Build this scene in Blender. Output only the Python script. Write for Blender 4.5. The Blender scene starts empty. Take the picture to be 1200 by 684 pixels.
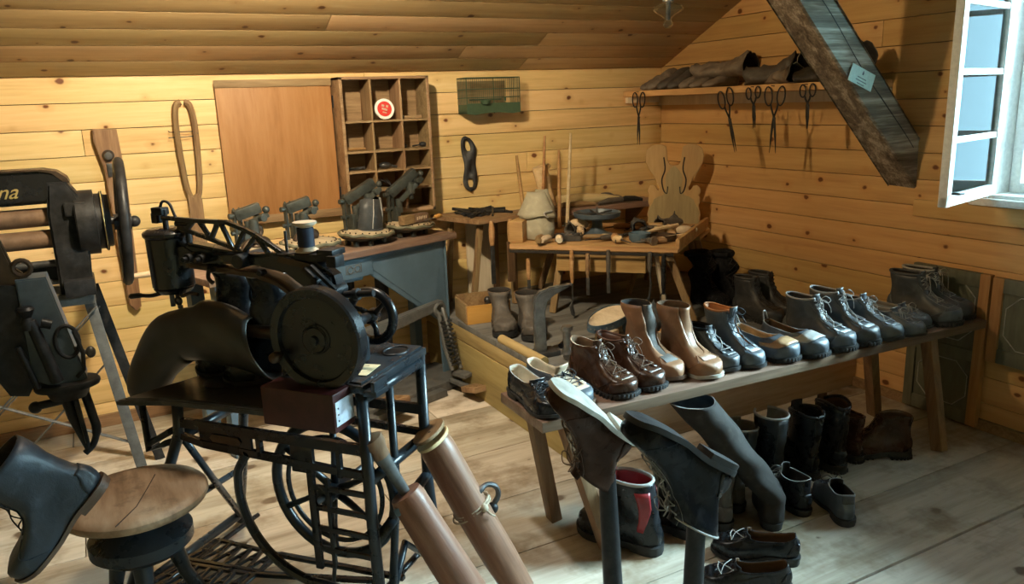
import bpy, bmesh, math, random
from mathutils import Vector, Matrix, noise
R = random.Random(7)
PI = math.pi
scn = bpy.context.scene
COL = scn.collection
V = Vector

# ------------------------------------------------------------------ geometry helpers
def rotm(rx=0, ry=0, rz=0):
    return Matrix.Rotation(rz, 4, 'Z') @ Matrix.Rotation(ry, 4, 'Y') @ Matrix.Rotation(rx, 4, 'X')

def TR(loc=(0, 0, 0), rx=0, ry=0, rz=0):
    return Matrix.Translation(V(loc)) @ rotm(rx, ry, rz)

def frame_from(a, b, up=(0, 0, 1)):
    """matrix with local X running from a to b"""
    a = V(a); b = V(b)
    x = (b - a).normalized()
    u = V(up)
    if abs(x.dot(u)) > .97:
        u = V((0, 1, 0))
    y = u.cross(x).normalized(); z = x.cross(y)
    m = Matrix((x, y, z)).transposed().to_4x4()
    m.translation = a
    return m

class G:
    def __init__(s):
        s.bm = bmesh.new()
    def box(s, c, d, m=None, bev=0.0, mi=0):
        """box centred at c with full size d"""
        x, y, z = d[0] / 2, d[1] / 2, d[2] / 2
        M = m or Matrix.Identity(4)
        c = V(c)
        if bev <= 0:
            vs = [s.bm.verts.new(M @ (c + V((i * x, j * y, k * z)))) for i in (-1, 1) for j in (-1, 1) for k in (-1, 1)]
            fs = [(0, 1, 3, 2), (4, 6, 7, 5), (0, 4, 5, 1), (2, 3, 7, 6), (0, 2, 6, 4), (1, 5, 7, 3)]
            for f in fs:
                s.bm.faces.new([vs[i] for i in f]).material_index = mi
        else:
            b = min(bev, x * .49, y * .49, z * .49)
            tb = bmesh.new()
            bmesh.ops.create_cube(tb, size=1)
            bmesh.ops.scale(tb, vec=(2 * x, 2 * y, 2 * z), verts=tb.verts)
            bmesh.ops.bevel(tb, geom=list(tb.edges), offset=b, segments=2, profile=.6, affect='EDGES')
            s._merge(tb, M @ Matrix.Translation(c), mi)
        return s
    def _merge(s, tb, M, mi=0):
        mp = {}
        for v in tb.verts:
            mp[v] = s.bm.verts.new(M @ v.co)
        for f in tb.faces:
            try:
                nf = s.bm.faces.new([mp[v] for v in f.verts]); nf.material_index = mi; nf.smooth = f.smooth
            except ValueError:
                pass
        tb.free()
    def bar(s, a, b, w, h, up=(0, 0, 1), bev=.002, mi=0):
        """square bar between two points"""
        a = V(a); b = V(b); L = (b - a).length
        return s.box((L / 2, 0, 0), (L, w, h), frame_from(a, b, up), bev, mi)
    def tube(s, pts, r, n=10, mi=0, closed=False, caps=True, flat=1.0, up=(0, 0, 1)):
        pts = [V(p) for p in pts]
        N = len(pts)
        rs = r if isinstance(r, (list, tuple)) else [r] * N
        rings = []
        prev = None
        for i, p in enumerate(pts):
            if closed:
                t = (pts[(i + 1) % N] - pts[i - 1]).normalized()
            else:
                t = (pts[min(i + 1, N - 1)] - pts[max(i - 1, 0)])
                t = t.normalized() if t.length > 1e-9 else V((0, 0, 1))
            if prev is None:
                u = V(up)
                if abs(t.dot(u)) > .95:
                    u = V((1, 0, 0))
            else:
                u = prev
            x = (u - t * u.dot(t))
            if x.length < 1e-6:
                x = V((1, 0, 0)) - t * t.x
            x.normalize(); y = t.cross(x)
            prev = x
            rings.append([s.bm.verts.new(p + (x * math.cos(2 * PI * k / n) + y * math.sin(2 * PI * k / n) * flat) * rs[i]) for k in range(n)])
        m = N if closed else N - 1
        for i in range(m):
            A = rings[i]; B = rings[(i + 1) % N]
            for k in range(n):
                f = s.bm.faces.new((A[k], A[(k + 1) % n], B[(k + 1) % n], B[k])); f.smooth = True; f.material_index = mi
        if caps and not closed:
            for ring, rev in ((rings[0], True), (rings[-1], False)):
                f = s.bm.faces.new(list(reversed(ring)) if rev else ring); f.material_index = mi
        return s
    def lathe(s, prof, m=None, n=24, mi=0, sx=1, sy=1):
        """prof: list of (radius, z) revolved about local Z"""
        M = m or Matrix.Identity(4)
        rings = []
        for r, z in prof:
            if r < 1e-5:
                rings.append([s.bm.verts.new(M @ V((0, 0, z)))])
            else:
                rings.append([s.bm.verts.new(M @ V((r * sx * math.cos(2 * PI * k / n), r * sy * math.sin(2 * PI * k / n), z))) for k in range(n)])
        for A, B in zip(rings, rings[1:]):
            if len(A) == 1 and len(B) == 1:
                continue
            for k in range(n):
                k2 = (k + 1) % n
                if len(A) == 1:
                    f = s.bm.faces.new((A[0], B[k2], B[k]))
                elif len(B) == 1:
                    f = s.bm.faces.new((A[k], A[k2], B[0]))
                else:
                    f = s.bm.faces.new((A[k], A[k2], B[k2], B[k]))
                f.smooth = True; f.material_index = mi
        return s
    def cyl(s, a, b, r, r2=None, n=20, mi=0, bev=0):
        a = V(a); b = V(b); L = (b - a).length
        r2 = r if r2 is None else r2
        q = (b - a).to_track_quat('Z', 'Y').to_matrix().to_4x4(); q.translation = a
        e = bev or min(r, r2) * .08
        return s.lathe([(0, 0), (r - e, 0), (r, e), (r2, L - e), (r2 - e, L), (0, L)], q, n, mi)
    def prism(s, poly, th, m=None, mi=0, bev=0.0):
        """poly in local XY, extruded along Z by th (centred)"""
        M = m or Matrix.Identity(4)
        tb = bmesh.new()
        a = [tb.verts.new((p[0], p[1], -th / 2)) for p in poly]
        f = tb.faces.new(a)
        r = bmesh.ops.extrude_face_region(tb, geom=[f])
        bmesh.ops.translate(tb, vec=(0, 0, th), verts=[v for v in r['geom'] if isinstance(v, bmesh.types.BMVert)])
        if bev:
            es = [e for e in tb.edges if abs(e.verts[0].co.z - e.verts[1].co.z) < 1e-6]
            bmesh.ops.bevel(tb, geom=es, offset=bev, segments=2, affect='EDGES')
        bmesh.ops.recalc_face_normals(tb, faces=tb.faces)
        s._merge(tb, M, mi)
        return s
    def loft(s, rings, closed=True, mi=0, caps=False, smooth=True):
        vs = [[s.bm.verts.new(V(p)) for p in r] for r in rings]
        n = len(vs[0])
        for A, B in zip(vs, vs[1:]):
            for k in range(n if closed else n - 1):
                k2 = (k + 1) % n
                f = s.bm.faces.new((A[k], A[k2], B[k2], B[k])); f.smooth = smooth; f.material_index = mi
        if caps:
            for ring, rev in ((vs[0], True), (vs[-1], False)):
                f = s.bm.faces.new(list(reversed(ring)) if rev else ring); f.material_index = mi; f.smooth = smooth
        return s
    def ring(s, c, rad, r, m=None, n=36, k=10, mi=0, sx=1, sy=1):
        """torus in local XY"""
        M = m or Matrix.Identity(4)
        c = V(c)
        return s.tube([M @ (c + V((rad * sx * math.cos(2 * PI * i / n), rad * sy * math.sin(2 * PI * i / n), 0))) for i in range(n)], r, k, mi, closed=True)
    def ball(s, c, r, m=None, n=14, mi=0, sc=(1, 1, 1)):
        M = m or Matrix.Identity(4)
        M = M @ Matrix.Translation(V(c)) @ Matrix.Diagonal((*sc, 1))
        h = n // 2 + 1
        return s.lathe([(r * math.sin(PI * i / h), -r * math.cos(PI * i / h)) for i in range(h + 1)], M, n, mi)

def link(o, parent=None):
    COL.objects.link(o)
    if parent is not None:
        o.parent = parent
    return o

def build(name, g, mats, parent=None, sharp=38, mods=(), recalc=True):
    me = bpy.data.meshes.new(name)
    if recalc:
        bmesh.ops.recalc_face_normals(g.bm, faces=g.bm.faces)
    g.bm.to_mesh(me); g.bm.free()
    for m in (mats if isinstance(mats, (list, tuple)) else [mats]):
        me.materials.append(m)
    me.shade_smooth()
    if sharp:
        me.set_sharp_from_angle(angle=math.radians(sharp))
    o = bpy.data.objects.new(name, me)
    link(o, parent)
    for md in mods:
        k = o.modifiers.new(md[0].title(), md[0])
        for a, b in md[1].items():
            setattr(k, a, b)
    return o

def tag(o, label=None, cat=None, group=None, kind=None):
    if label: o['label'] = label
    if cat: o['category'] = cat
    if group: o['group'] = group
    if kind: o['kind'] = kind
    return o

def thing(name, label, cat, loc=(0, 0, 0), rz=0, group=None, mat=None):
    o = bpy.data.objects.new(name, None); COL.objects.link(o)
    o.empty_display_size = .05
    if mat is not None:
        o.matrix_world = mat
        lo, q, sc = mat.decompose()
        o.location = lo; o.rotation_mode = 'XYZ'; o.rotation_euler = q.to_euler(); o.scale = sc
    else:
        o.location = loc; o.rotation_euler = (0, 0, rz)
    return tag(o, label, cat, group)

def copy_tree(o, parent=None):
    c = o.copy(); COL.objects.link(c)
    if parent is not None:
        c.parent = parent
    for ch in o.children:
        copy_tree(ch, c)
    return c

def bez(p, n=12):
    """Catmull-Rom through points"""
    p = [V(q) for q in p]
    q = [p[0]] + p + [p[-1]]
    out = []
    for i in range(1, len(q) - 2):
        for k in range(n):
            t = k / n
            a, b, c, d = q[i - 1], q[i], q[i + 1], q[i + 2]
            out.append(.5 * ((2 * b) + (c - a) * t + (2 * a - 5 * b + 4 * c - d) * t * t + (3 * b - a - 3 * c + d) * t ** 3))
    out.append(p[-1])
    return out

def lerp_table(tab, x):
    if x <= tab[0][0]: return tab[0][1]
    for (a, b), (c, d) in zip(tab, tab[1:]):
        if x <= c:
            t = (x - a) / (c - a)
            return b + (d - b) * t
    return tab[-1][1]

def sstep(a, b, x):
    t = max(0, min(1, (x - a) / (b - a))) if b != a else 1
    return t * t * (3 - 2 * t)

# ------------------------------------------------------------------ materials
MATS = {}
class NT:
    def __init__(s, name):
        s.m = bpy.data.materials.new(name); s.m.use_nodes = True
        s.t = s.m.node_tree; s.n = s.t.nodes
        s.b = s.n['Principled BSDF']
    def node(s, typ, **kw):
        n = s.n.new(typ)
        for k, v in kw.items():
            if k.startswith('i_'):
                key = k[2:]
                key = int(key) if key.isdigit() else key.replace('_', ' ')
                n.inputs[key].default_value = v
            else:
                setattr(n, k, v)
        return n
    def l(s, a, b):
        s.t.links.new(a, b)
    def ramp(s, fac, stops):
        r = s.n.new('ShaderNodeValToRGB')
        e = r.color_ramp.elements
        while len(e) < len(stops): e.new(.5)
        for el, (p, c) in zip(e, stops):
            el.position = p; el.color = (*c, 1) if len(c) == 3 else c
        s.l(fac, r.inputs[0]); return r.outputs[0]
    def mix(s, fac, a, b, mode='MIX'):
        m = s.n.new('ShaderNodeMix'); m.data_type = 'RGBA'; m.blend_type = mode
        for src, idx in ((fac, 0), (a, 6), (b, 7)):
            if hasattr(src, 'is_linked') or hasattr(src, 'links'):
                s.l(src, m.inputs[idx])
            else:
                m.inputs[idx].default_value = src if idx == 0 else (*src, 1)
        return m.outputs[2]
    def math(s, op, a, b=0.0):
        m = s.n.new('ShaderNodeMath'); m.operation = op
        for src, idx in ((a, 0), (b, 1)):
            if hasattr(src, 'links'): s.l(src, m.inputs[idx])
            else: m.inputs[idx].default_value = src
        return m.outputs[0]
    def bump(s, h, strength=.3, dist=.002):
        b = s.n.new('ShaderNodeBump'); b.inputs['Strength'].default_value = strength; b.inputs['Distance'].default_value = dist
        s.l(h, b.inputs['Height']); s.l(b.outputs[0], s.b.inputs['Normal'])

def wood(name, cols, along='X', plane=None, grain=14, stretch=.07, rough=.6, knots=None, bump=.25, island=True, spec=.3, stain=None, detail=1.0):
    """cols: 3 colours dark, mid, light; plane: (along axis, across axis) for knots"""
    N = NT(name)
    tc = N.node('ShaderNodeTexCoord')
    geo = N.node('ShaderNodeNewGeometry')
    oi = N.node('ShaderNodeObjectInfo')
    rnd = N.math('ADD', geo.outputs['Random Per Island'] if island else oi.outputs['Random'], oi.outputs['Random'])
    off = N.math('MULTIPLY', rnd, 37.0)
    comb = N.node('ShaderNodeCombineXYZ')
    for i in range(3): N.l(off, comb.inputs[i])
    add = N.node('ShaderNodeVectorMath', operation='ADD')
    N.l(tc.outputs['Object'], add.inputs[0]); N.l(comb.outputs[0], add.inputs[1])
    mp = N.node('ShaderNodeMapping')
    sc = [1, 1, 1]; sc['XYZ'.index(along)] = stretch
    mp.inputs['Scale'].default_value = sc
    N.l(add.outputs[0], mp.inputs[0])
    n1 = N.node('ShaderNodeTexNoise', i_Scale=grain, i_Detail=6.0, i_Roughness=.62, i_Distortion=.6)
    N.l(mp.outputs[0], n1.inputs['Vector'])
    n2 = N.node('ShaderNodeTexNoise', i_Scale=grain * 6.5 * detail, i_Detail=3.0, i_Roughness=.6)
    N.l(mp.outputs[0], n2.inputs['Vector'])
    f = N.math('ADD', N.math('MULTIPLY', n1.outputs[0], .7), N.math('MULTIPLY', n2.outputs[0], .3))
    col = N.ramp(f, [(.33, cols[0]), (.5, cols[1]), (.68, cols[2])])
    # board to board tone
    hs = N.node('ShaderNodeHueSaturation')
    N.l(col, hs.inputs['Color'])
    fr = N.math('FRACT', N.math('MULTIPLY', rnd, 7.31))
    N.l(N.math('ADD', N.math('MULTIPLY', fr, .22), .89), hs.inputs['Value'])
    N.l(N.math('ADD', N.math('MULTIPLY', fr, -.02), .51), hs.inputs['Hue'])
    col = hs.outputs[0]
    if knots:
        al, ac = plane
        sp = N.node('ShaderNodeSeparateXYZ'); N.l(add.outputs[0], sp.inputs[0])
        cb = N.node('ShaderNodeCombineXYZ')
        N.l(N.math('MULTIPLY', sp.outputs['XYZ'.index(al)], .75), cb.inputs[0])
        N.l(sp.outputs['XYZ'.index(ac)], cb.inputs[1])
        dn = N.node('ShaderNodeTexNoise', i_Scale=40.0); N.l(cb.outputs[0], dn.inputs['Vector'])
        vv = N.node('ShaderNodeTexVoronoi', voronoi_dimensions='2D', i_Scale=knots[0])
        N.l(cb.outputs[0], vv.inputs['Vector'])
        d = N.math('ADD', vv.outputs['Distance'], N.math('MULTIPLY', N.math('SUBTRACT', dn.outputs[0], .5), .07))
        rs = N.node('ShaderNodeSeparateColor'); N.l(vv.outputs['Color'], rs.inputs[0])
        size = N.math('ADD', N.math('MULTIPLY', rs.outputs[0], knots[1] * 1.6), -.35 * knots[1])
        k = N.math('SUBTRACT', size, d)
        kf = N.node('ShaderNodeMapRange'); kf.inputs['From Min'].default_value = 0; kf.inputs['From Max'].default_value = .035
        N.l(k, kf.inputs[0])
        halo = N.node('ShaderNodeMapRange'); halo.inputs['From Min'].default_value = -.12; halo.inputs['From Max'].default_value = .02
        halo.inputs['To Max'].default_value = .35
        N.l(k, halo.inputs[0])
        col = N.mix(halo.outputs[0], col, knots[3])
        col = N.mix(kf.outputs[0], col, knots[2])
    if stain:
        ns = N.node('ShaderNodeTexNoise', i_Scale=stain[0], i_Detail=5.0, i_Roughness=.65)
        N.l(tc.outputs['Object'], ns.inputs['Vector'])
        fs = N.ramp(ns.outputs[0], [(stain[1], (0, 0, 0)), (stain[1] + .18, (1, 1, 1))])
        col = N.mix(fs, col, stain[2])
    N.l(col, N.b.inputs['Base Color'])
    N.b.inputs['Roughness'].default_value = rough
    N.b.inputs['Specular IOR Level'].default_value = spec
    N.bump(f, bump, .003)
    MATS[name] = N.m
    return N.m

def leather(name, col, rough=.42, var=.35, crease=.35, spec=.5, tint=None, coat=0.0, scale=30):
    N = NT(name)
    tc = N.node('ShaderNodeTexCoord')
    oi = N.node('ShaderNodeObjectInfo')
    add = N.node('ShaderNodeVectorMath', operation='ADD')
    cb = N.node('ShaderNodeCombineXYZ'); N.l(N.math('MULTIPLY', oi.outputs['Random'], 31.0), cb.inputs[0])
    N.l(tc.outputs['Object'], add.inputs[0]); N.l(cb.outputs[0], add.inputs[1])
    a = N.node('ShaderNodeTexNoise', i_Scale=scale, i_Detail=4.0, i_Distortion=.5); N.l(add.outputs[0], a.inputs['Vector'])
    c = N.node('ShaderNodeTexNoise', i_Scale=scale * 11, i_Detail=2.0); N.l(add.outputs[0], c.inputs['Vector'])
    hi = tint or tuple(min(1, x * (1 + var) + .012) for x in col)
    lo = tuple(x * (1 - var * .6) for x in col)
    N.l(N.ramp(a.outputs[0], [(.3, lo), (.55, col), (.75, hi)]), N.b.inputs['Base Color'])
    N.l(N.math('ADD', N.math('MULTIPLY', a.outputs[0], .35), rough - .17), N.b.inputs['Roughness'])
    N.b.inputs['Specular IOR Level'].default_value = spec
    N.b.inputs['Coat Weight'].default_value = coat
    h = N.math('ADD', N.math('MULTIPLY', a.outputs[0], .8), N.math('MULTIPLY', c.outputs[0], .12))
    N.bump(h, crease, .006)
    MATS[name] = N.m
    return N.m

def metal(name, col, metallic=.0, rough=.4, var=.3, rust=None, spec=.5, scale=25, bump=.12):
    N = NT(name)
    tc = N.node('ShaderNodeTexCoord')
    a = N.node('ShaderNodeTexNoise', i_Scale=scale, i_Detail=6.0, i_Roughness=.65); N.l(tc.outputs['Object'], a.inputs['Vector'])
    hi = tuple(min(1, x * (1 + var) + .006) for x in col); lo = tuple(x * (1 - var) for x in col)
    c = N.ramp(a.outputs[0], [(.3, lo), (.5, col), (.7, hi)])
    if rust:
        b = N.node('ShaderNodeTexNoise', i_Scale=scale * .8, i_Detail=8.0, i_Roughness=.7, i_Distortion=.4); N.l(tc.outputs['Object'], b.inputs['Vector'])
        f = N.ramp(b.outputs[0], [(rust[1], (0, 0, 0)), (rust[1] + .07, (1, 1, 1))])
        c = N.mix(f, c, rust[0])
    N.l(c, N.b.inputs['Base Color'])
    N.b.inputs['Metallic'].default_value = metallic
    N.l(N.math('ADD', N.math('MULTIPLY', a.outputs[0], .4), rough - .2), N.b.inputs['Roughness'])
    N.b.inputs['Specular IOR Level'].default_value = spec
    N.bump(a.outputs[0], bump, .003)
    MATS[name] = N.m
    return N.m

def plain(name, col, rough=.6, metallic=0, var=.12, scale=60, bump=.1, spec=.4):
    return metal(name, col, metallic, rough, var, None, spec, scale, bump)

KN = (5.5, .075, (.16, .055, .018), (.50, .22, .06))
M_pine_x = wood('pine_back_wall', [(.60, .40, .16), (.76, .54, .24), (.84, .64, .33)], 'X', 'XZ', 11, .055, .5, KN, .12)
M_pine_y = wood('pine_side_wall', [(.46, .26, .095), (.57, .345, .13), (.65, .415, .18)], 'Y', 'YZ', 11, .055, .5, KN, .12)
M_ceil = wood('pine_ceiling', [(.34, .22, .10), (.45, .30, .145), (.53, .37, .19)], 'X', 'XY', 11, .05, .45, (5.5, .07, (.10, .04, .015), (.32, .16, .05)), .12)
M_floor = wood('worn_floor', [(.30, .245, .18), (.48, .42, .335), (.62, .56, .47)], 'X', 'XY', 8, .09, .55, (3.4, .09, (.12, .08, .05), (.3, .22, .14)), .5, stain=(3.0, .49, (.20, .145, .085)))
M_plat_top = wood('platform_boards', [(.10, .095, .085), (.16, .155, .145), (.22, .215, .2)], 'X', None, 10, .07, .6, None, .4)
M_plat_side = wood('platform_side', [(.28, .20, .125), (.46, .35, .23), (.58, .46, .33)], 'X', 'XZ', 9, .08, .65, (4, .06, (.12, .07, .03), (.3, .2, .1)), .4)
M_plat_sidey = wood('platform_side_end', [(.26, .18, .075), (.40, .29, .12), (.48, .36, .17)], 'Y', None, 9, .08, .65, None, .4)
M_beam = wood('beam_old', [(.05, .035, .025), (.17, .13, .09), (.50, .42, .33)], 'X', None, 18, .05, .8, None, .8, island=False)
M_shelf = wood('shelf_pine', [(.42, .24, .09), (.55, .33, .13), (.65, .42, .19)], 'Y', None, 12, .07, .5, None, .15)
M_old = wood('old_wood', [(.13, .075, .035), (.25, .155, .075), (.36, .24, .125)], 'X', None, 16, .08, .6, None, .35)
M_oldz = wood('old_wood_upright', [(.15, .08, .04), (.27, .165, .08), (.38, .26, .14)], 'Z', None, 16, .08, .6, None, .35)
M_oldy = wood('old_wood_deep', [(.15, .08, .04), (.27, .165, .08), (.38, .26, .14)], 'Y', None, 16, .08, .6, None, .35)
M_dkoldz = wood('dark_upright_wood', [(.05, .028, .014), (.11, .065, .033), (.18, .11, .06)], 'Z', None, 16, .08, .5, None, .3)
M_cabdoor = wood('cabinet_door_wood', [(.27, .12, .04), (.37, .18, .065), (.44, .235, .095)], 'Z', None, 8, .12, .5, None, .15, island=False)
M_cab = wood('cabinet_wood', [(.16, .095, .045), (.29, .185, .095), (.40, .27, .145)], 'X', None, 16, .09, .6, None, .3)
M_table = wood('worktable_wood', [(.26, .14, .055), (.42, .25, .10), (.55, .36, .17)], 'X', None, 14, .09, .55, None, .35)
M_bench = wood('bench_wood', [(.10, .062, .042), (.20, .13, .09), (.31, .22, .16)], 'X', None, 12, .06, .42, None, .3)
M_benchleg = wood('bench_leg_wood', [(.12, .065, .035), (.22, .125, .065), (.30, .19, .11)], 'Z', None, 14, .08, .55, None, .3)
M_seat = wood('stool_seat_wood', [(.15, .085, .045), (.34, .215, .125), (.50, .36, .235)], 'Y', None, 8, .16, .5, None, .35, island=False, stain=(7, .56, (.10, .06, .035)))
M_pale = wood('pale_wood', [(.55, .44, .29), (.68, .57, .41), (.78, .68, .53)], 'Z', None, 12, .08, .6, None, .2)
M_panel_green = wood('grey_green_paint', [(.085, .085, .06), (.125, .125, .09), (.16, .16, .12)], 'Z', None, 10, .2, .55, None, .15)
M_stile = wood('stile_wood', [(.26, .13, .045), (.36, .19, .07), (.44, .25, .10)], 'Z', None, 14, .08, .6, None, .25)
M_chair = wood('chair_wood', [(.38, .21, .09), (.47, .28, .12), (.55, .35, .16)], 'Z', None, 10, .12, .5, None, .2, island=False)
M_chair_dark = wood('chair_painted_wood', [(.20, .15, .07), (.28, .215, .10), (.36, .28, .14)], 'Z', None, 10, .12, .5, None, .2, island=False)
M_log = wood('smooth_leg_wood', [(.13, .06, .035), (.235, .125, .075), (.33, .20, .13)], 'Z', None, 12, .07, .38, None, .25, island=False)
M_birch = wood('log_wood', [(.42, .30, .14), (.56, .42, .22), (.66, .53, .32)], 'X', None, 12, .1, .6, None, .3, island=False)
M_orange = wood('orange_box_wood', [(.42, .20, .045), (.55, .28, .07), (.62, .34, .1)], 'X', None, 12, .08, .5, None, .15)
M_handle = wood('handle_wood', [(.24, .12, .05), (.38, .21, .09), (.50, .31, .15)], 'X', None, 18, .1, .4, None, .1, island=False)
M_handle_lt = wood('pale_handle_wood', [(.42, .29, .15), (.56, .42, .25), (.66, .53, .36)], 'X', None, 18, .1, .45, None, .1, island=False)

M_blk = metal('black_enamel', (.010, .010, .011), 0, .27, .15, None, .5, 8, .02)
M_blk_dull = metal('black_iron', (.020, .020, .021), .2, .46, .5, None, .3)
M_blkblue = metal('black_blue_iron', (.018, .024, .030), .1, .30, .2, None, .5, 12, .04)
M_iron = metal('grey_iron', (.085, .085, .085), .75, .45, .35, ((.07, .045, .03), .58))
M_steel = metal('worn_steel', (.30, .30, .30), .9, .36, .3, ((.14, .10, .07), .66))
M_bronze = metal('brown_iron', (.075, .05, .033), .6, .42, .35)
M_greymach = metal('grey_green_machine', (.06, .065, .057), .35, .42, .35, ((.03, .03, .025), .6))
M_anglegrey = metal('grey_angle_iron', (.12, .12, .115), .3, .5, .3, ((.06, .04, .03), .62))
M_bluepaint = metal('blue_grey_paint', (.085, .135, .18), 0, .42, .12, ((.05, .06, .07), .68), scale=9)
M_bluebox = metal('blue_box_paint', (.07, .095, .12), .1, .42, .2, ((.04, .04, .04), .66))
M_roller = metal('brown_roller', (.16, .095, .055), .1, .5, .3)
M_gold = plain('gold_lettering', (.55, .42, .16), .4, .5)
M_redwood = metal('red_brown_box', (.045, .008, .007), 0, .4, .3)
M_white = plain('white_paint', (.80, .80, .77), .5)
M_whiteplate = plain('enamel_plate', (.55, .6, .68), .4)
M_paper = plain('cream_card', (.72, .62, .38), .6)
M_ink = plain('dark_ink', (.05, .05, .05), .7)
M_label = plain('mint_label', (.52, .68, .62), .5)
M_redlid = plain('red_print', (.65, .05, .04), .4)
M_cream = plain('cream_leather', (.55, .43, .30), .6)
M_thread = plain('dark_blue_thread', (.018, .025, .045), .6)
M_greenp = plain('green_cage_paint', (.05, .085, .045), .6)
M_sand = leather('sandy_leather', (.43, .34, .22), .62, .25, .4)
M_sandedge = leather('olive_leather_edge', (.12, .115, .07), .55, .3, .3)
M_black = leather('black_leather', (.012, .013, .015), .28, .45, .22, spec=.35)
M_black2 = leather('worn_black_leather', (.032, .032, .033), .52, .5, .5)
M_rubber = leather('grey_rubber', (.050, .047, .042), .42, .2, .12, scale=9)
M_bluegrey = leather('blue_grey_leather', (.075, .092, .108), .45, .35, .4)
M_dkgrey = leather('dark_grey_leather', (.045, .05, .055), .45, .4, .4)
M_brownmatt = leather('oiled_brown_leather', (.040, .017, .009), .30, .4, .15, spec=.12)
M_blackmatt = leather('oiled_black_leather', (.008, .0085, .010), .26, .4, .15, spec=.16)
M_dkblue = leather('dark_blue_leather', (.030, .040, .052), .42, .4, .4)
M_brown = leather('brown_leather', (.050, .022, .012), .27, .4, .22, spec=.32)
M_chest = leather('chestnut_leather', (.11, .045, .025), .38, .35, .35)
M_tan = leather('tan_leather', (.27, .135, .068), .42, .3, .35)
M_tanlt = leather('light_tan_leather', (.42, .25, .12), .55, .3, .3)
M_orl = leather('orange_lining', (.50, .20, .07), .6, .25, .2)
M_dust = leather('dusty_leather', (.21, .165, .125), .7, .4, .6)
M_dustdk = leather('dusty_dark_leather', (.085, .072, .06), .65, .4, .6)
M_canvas = leather('canvas_bag', (.34, .31, .225), .75, .2, .5)
M_redl = leather('red_leather', (.25, .018, .022), .4, .3, .2)
M_ldark = leather('dark_lining', (.03, .026, .023), .8, .3, .2, spec=.2)
M_lbrown = leather('brown_lining', (.13, .075, .04), .75, .3, .2, spec=.2)
M_lgrey = leather('grey_lining', (.22, .20, .17), .8, .2, .2, spec=.2)
M_lcream = leather('cream_lining', (.60, .50, .38), .7, .2, .2, spec=.2)
M_edge = leather('pale_worn_edge', (.33, .32, .30), .6, .3, .2)
M_edgebr = leather('brown_edge', (.17, .10, .06), .55, .3, .2)
M_sole = leather('black_rubber_sole', (.017, .017, .017), .6, .3, .4)
M_solebr = leather('brown_leather_sole', (.11, .065, .04), .5, .3, .3)
M_soleworn = leather('worn_pale_sole', (.50, .47, .40), .7, .5, .8, tint=(.65, .62, .55), scale=22)
M_lace = plain('dark_lace', (.02, .02, .022), .7)
M_lacegr = plain('grey_lace', (.30, .29, .27), .8)
M_lacebr = plain('brown_lace', (.10, .055, .03), .7)
M_fur = leather('black_fleece', (.010, .010, .011), .9, .5, 1.0, spec=.1, scale=70)
M_rope = plain('twine', (.45, .38, .28), .8)
def glassmat():
    N = NT('window_glass')
    N.b.inputs['Base Color'].default_value = (.9, .97, 1, 1)
    N.b.inputs['Roughness'].default_value = .02
    N.b.inputs['Transmission Weight'].default_value = 1
    N.b.inputs['IOR'].default_value = 1.45
    return N.m
M_glass = glassmat()
# ------------------------------------------------------------------ the room
XR, YB, XL, YF = 3.25, 4.06, -1.75, -1.7
KZ, SL = 1.622, .47
PITCH = .1167
WY0, WY1, WZ0, WZ1 = .86, 1.92, 1.01, 1.98
VY0, VY1 = -.75, .25
def thin_glass():
    m = bpy.data.materials.new('thin_window_glass'); m.use_nodes = True
    t = m.node_tree; t.nodes.clear()
    o = t.nodes.new('ShaderNodeOutputMaterial'); mx = t.nodes.new('ShaderNodeMixShader')
    tr = t.nodes.new('ShaderNodeBsdfTransparent'); tr.inputs[0].default_value = (.80, .95, .97, 1)
    gl = t.nodes.new('ShaderNodeBsdfGlossy'); gl.inputs['Roughness'].default_value = .03
    fr = t.nodes.new('ShaderNodeFresnel'); fr.inputs[0].default_value = 1.45
    t.links.new(fr.outputs[0], mx.inputs[0]); t.links.new(tr.outputs[0], mx.inputs[1]); t.links.new(gl.outputs[0], mx.inputs[2])
    t.links.new(mx.outputs[0], o.inputs[0])
    return m
M_pane = thin_glass()

def boards(axis, fixed, a0, a1, z0, z1, start, normal, holes=(), joints=.22, th=.03, clip=None):
    """horizontal boards on a vertical wall; axis 0 runs along X, 1 along Y"""
    g = G()
    z = start
    while z > z0: z -= PITCH
    k = 0
    while z < z1:
        b0 = max(z, z0); b1 = min(z + PITCH, z1); k += 1
        if b1 - b0 > .01:
            A0, A1 = a0, a1
            if clip: A0, A1 = clip(b0)
            segs = [(A0, A1)]
            for (h0, h1, hz0, hz1) in holes:
                if b1 > hz0 + .004 and b0 < hz1 - .004:
                    segs = [q for s in segs for q in ((s[0], min(s[1], h0)), (max(s[0], h1), s[1])) if q[1] - q[0] > .01]
            rr = random.Random(int(k * 13 + fixed * 7 + axis))
            out = []
            for s in segs:
                if s[1] - s[0] > 1.6 and rr.random() < .75:
                    c = s[0] + (s[1] - s[0]) * (.2 + .6 * rr.random())
                    out += [(s[0], c - .0006), (c + .0006, s[1])]
                else:
                    out.append(s)
            for s in out:
                c = (s[0] + s[1]) / 2; L = s[1] - s[0]
                off = fixed + normal * -(th / 2)
                cc = (c, off, (b0 + b1) / 2) if axis == 0 else (off, c, (b0 + b1) / 2)
                dd = (L, th, b1 - b0 - .0024) if axis == 0 else (th, L, b1 - b0 - .0024)
                # chamfered long edges
                g.box(cc, dd, None, .0035)
        z += PITCH
    return g

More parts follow.
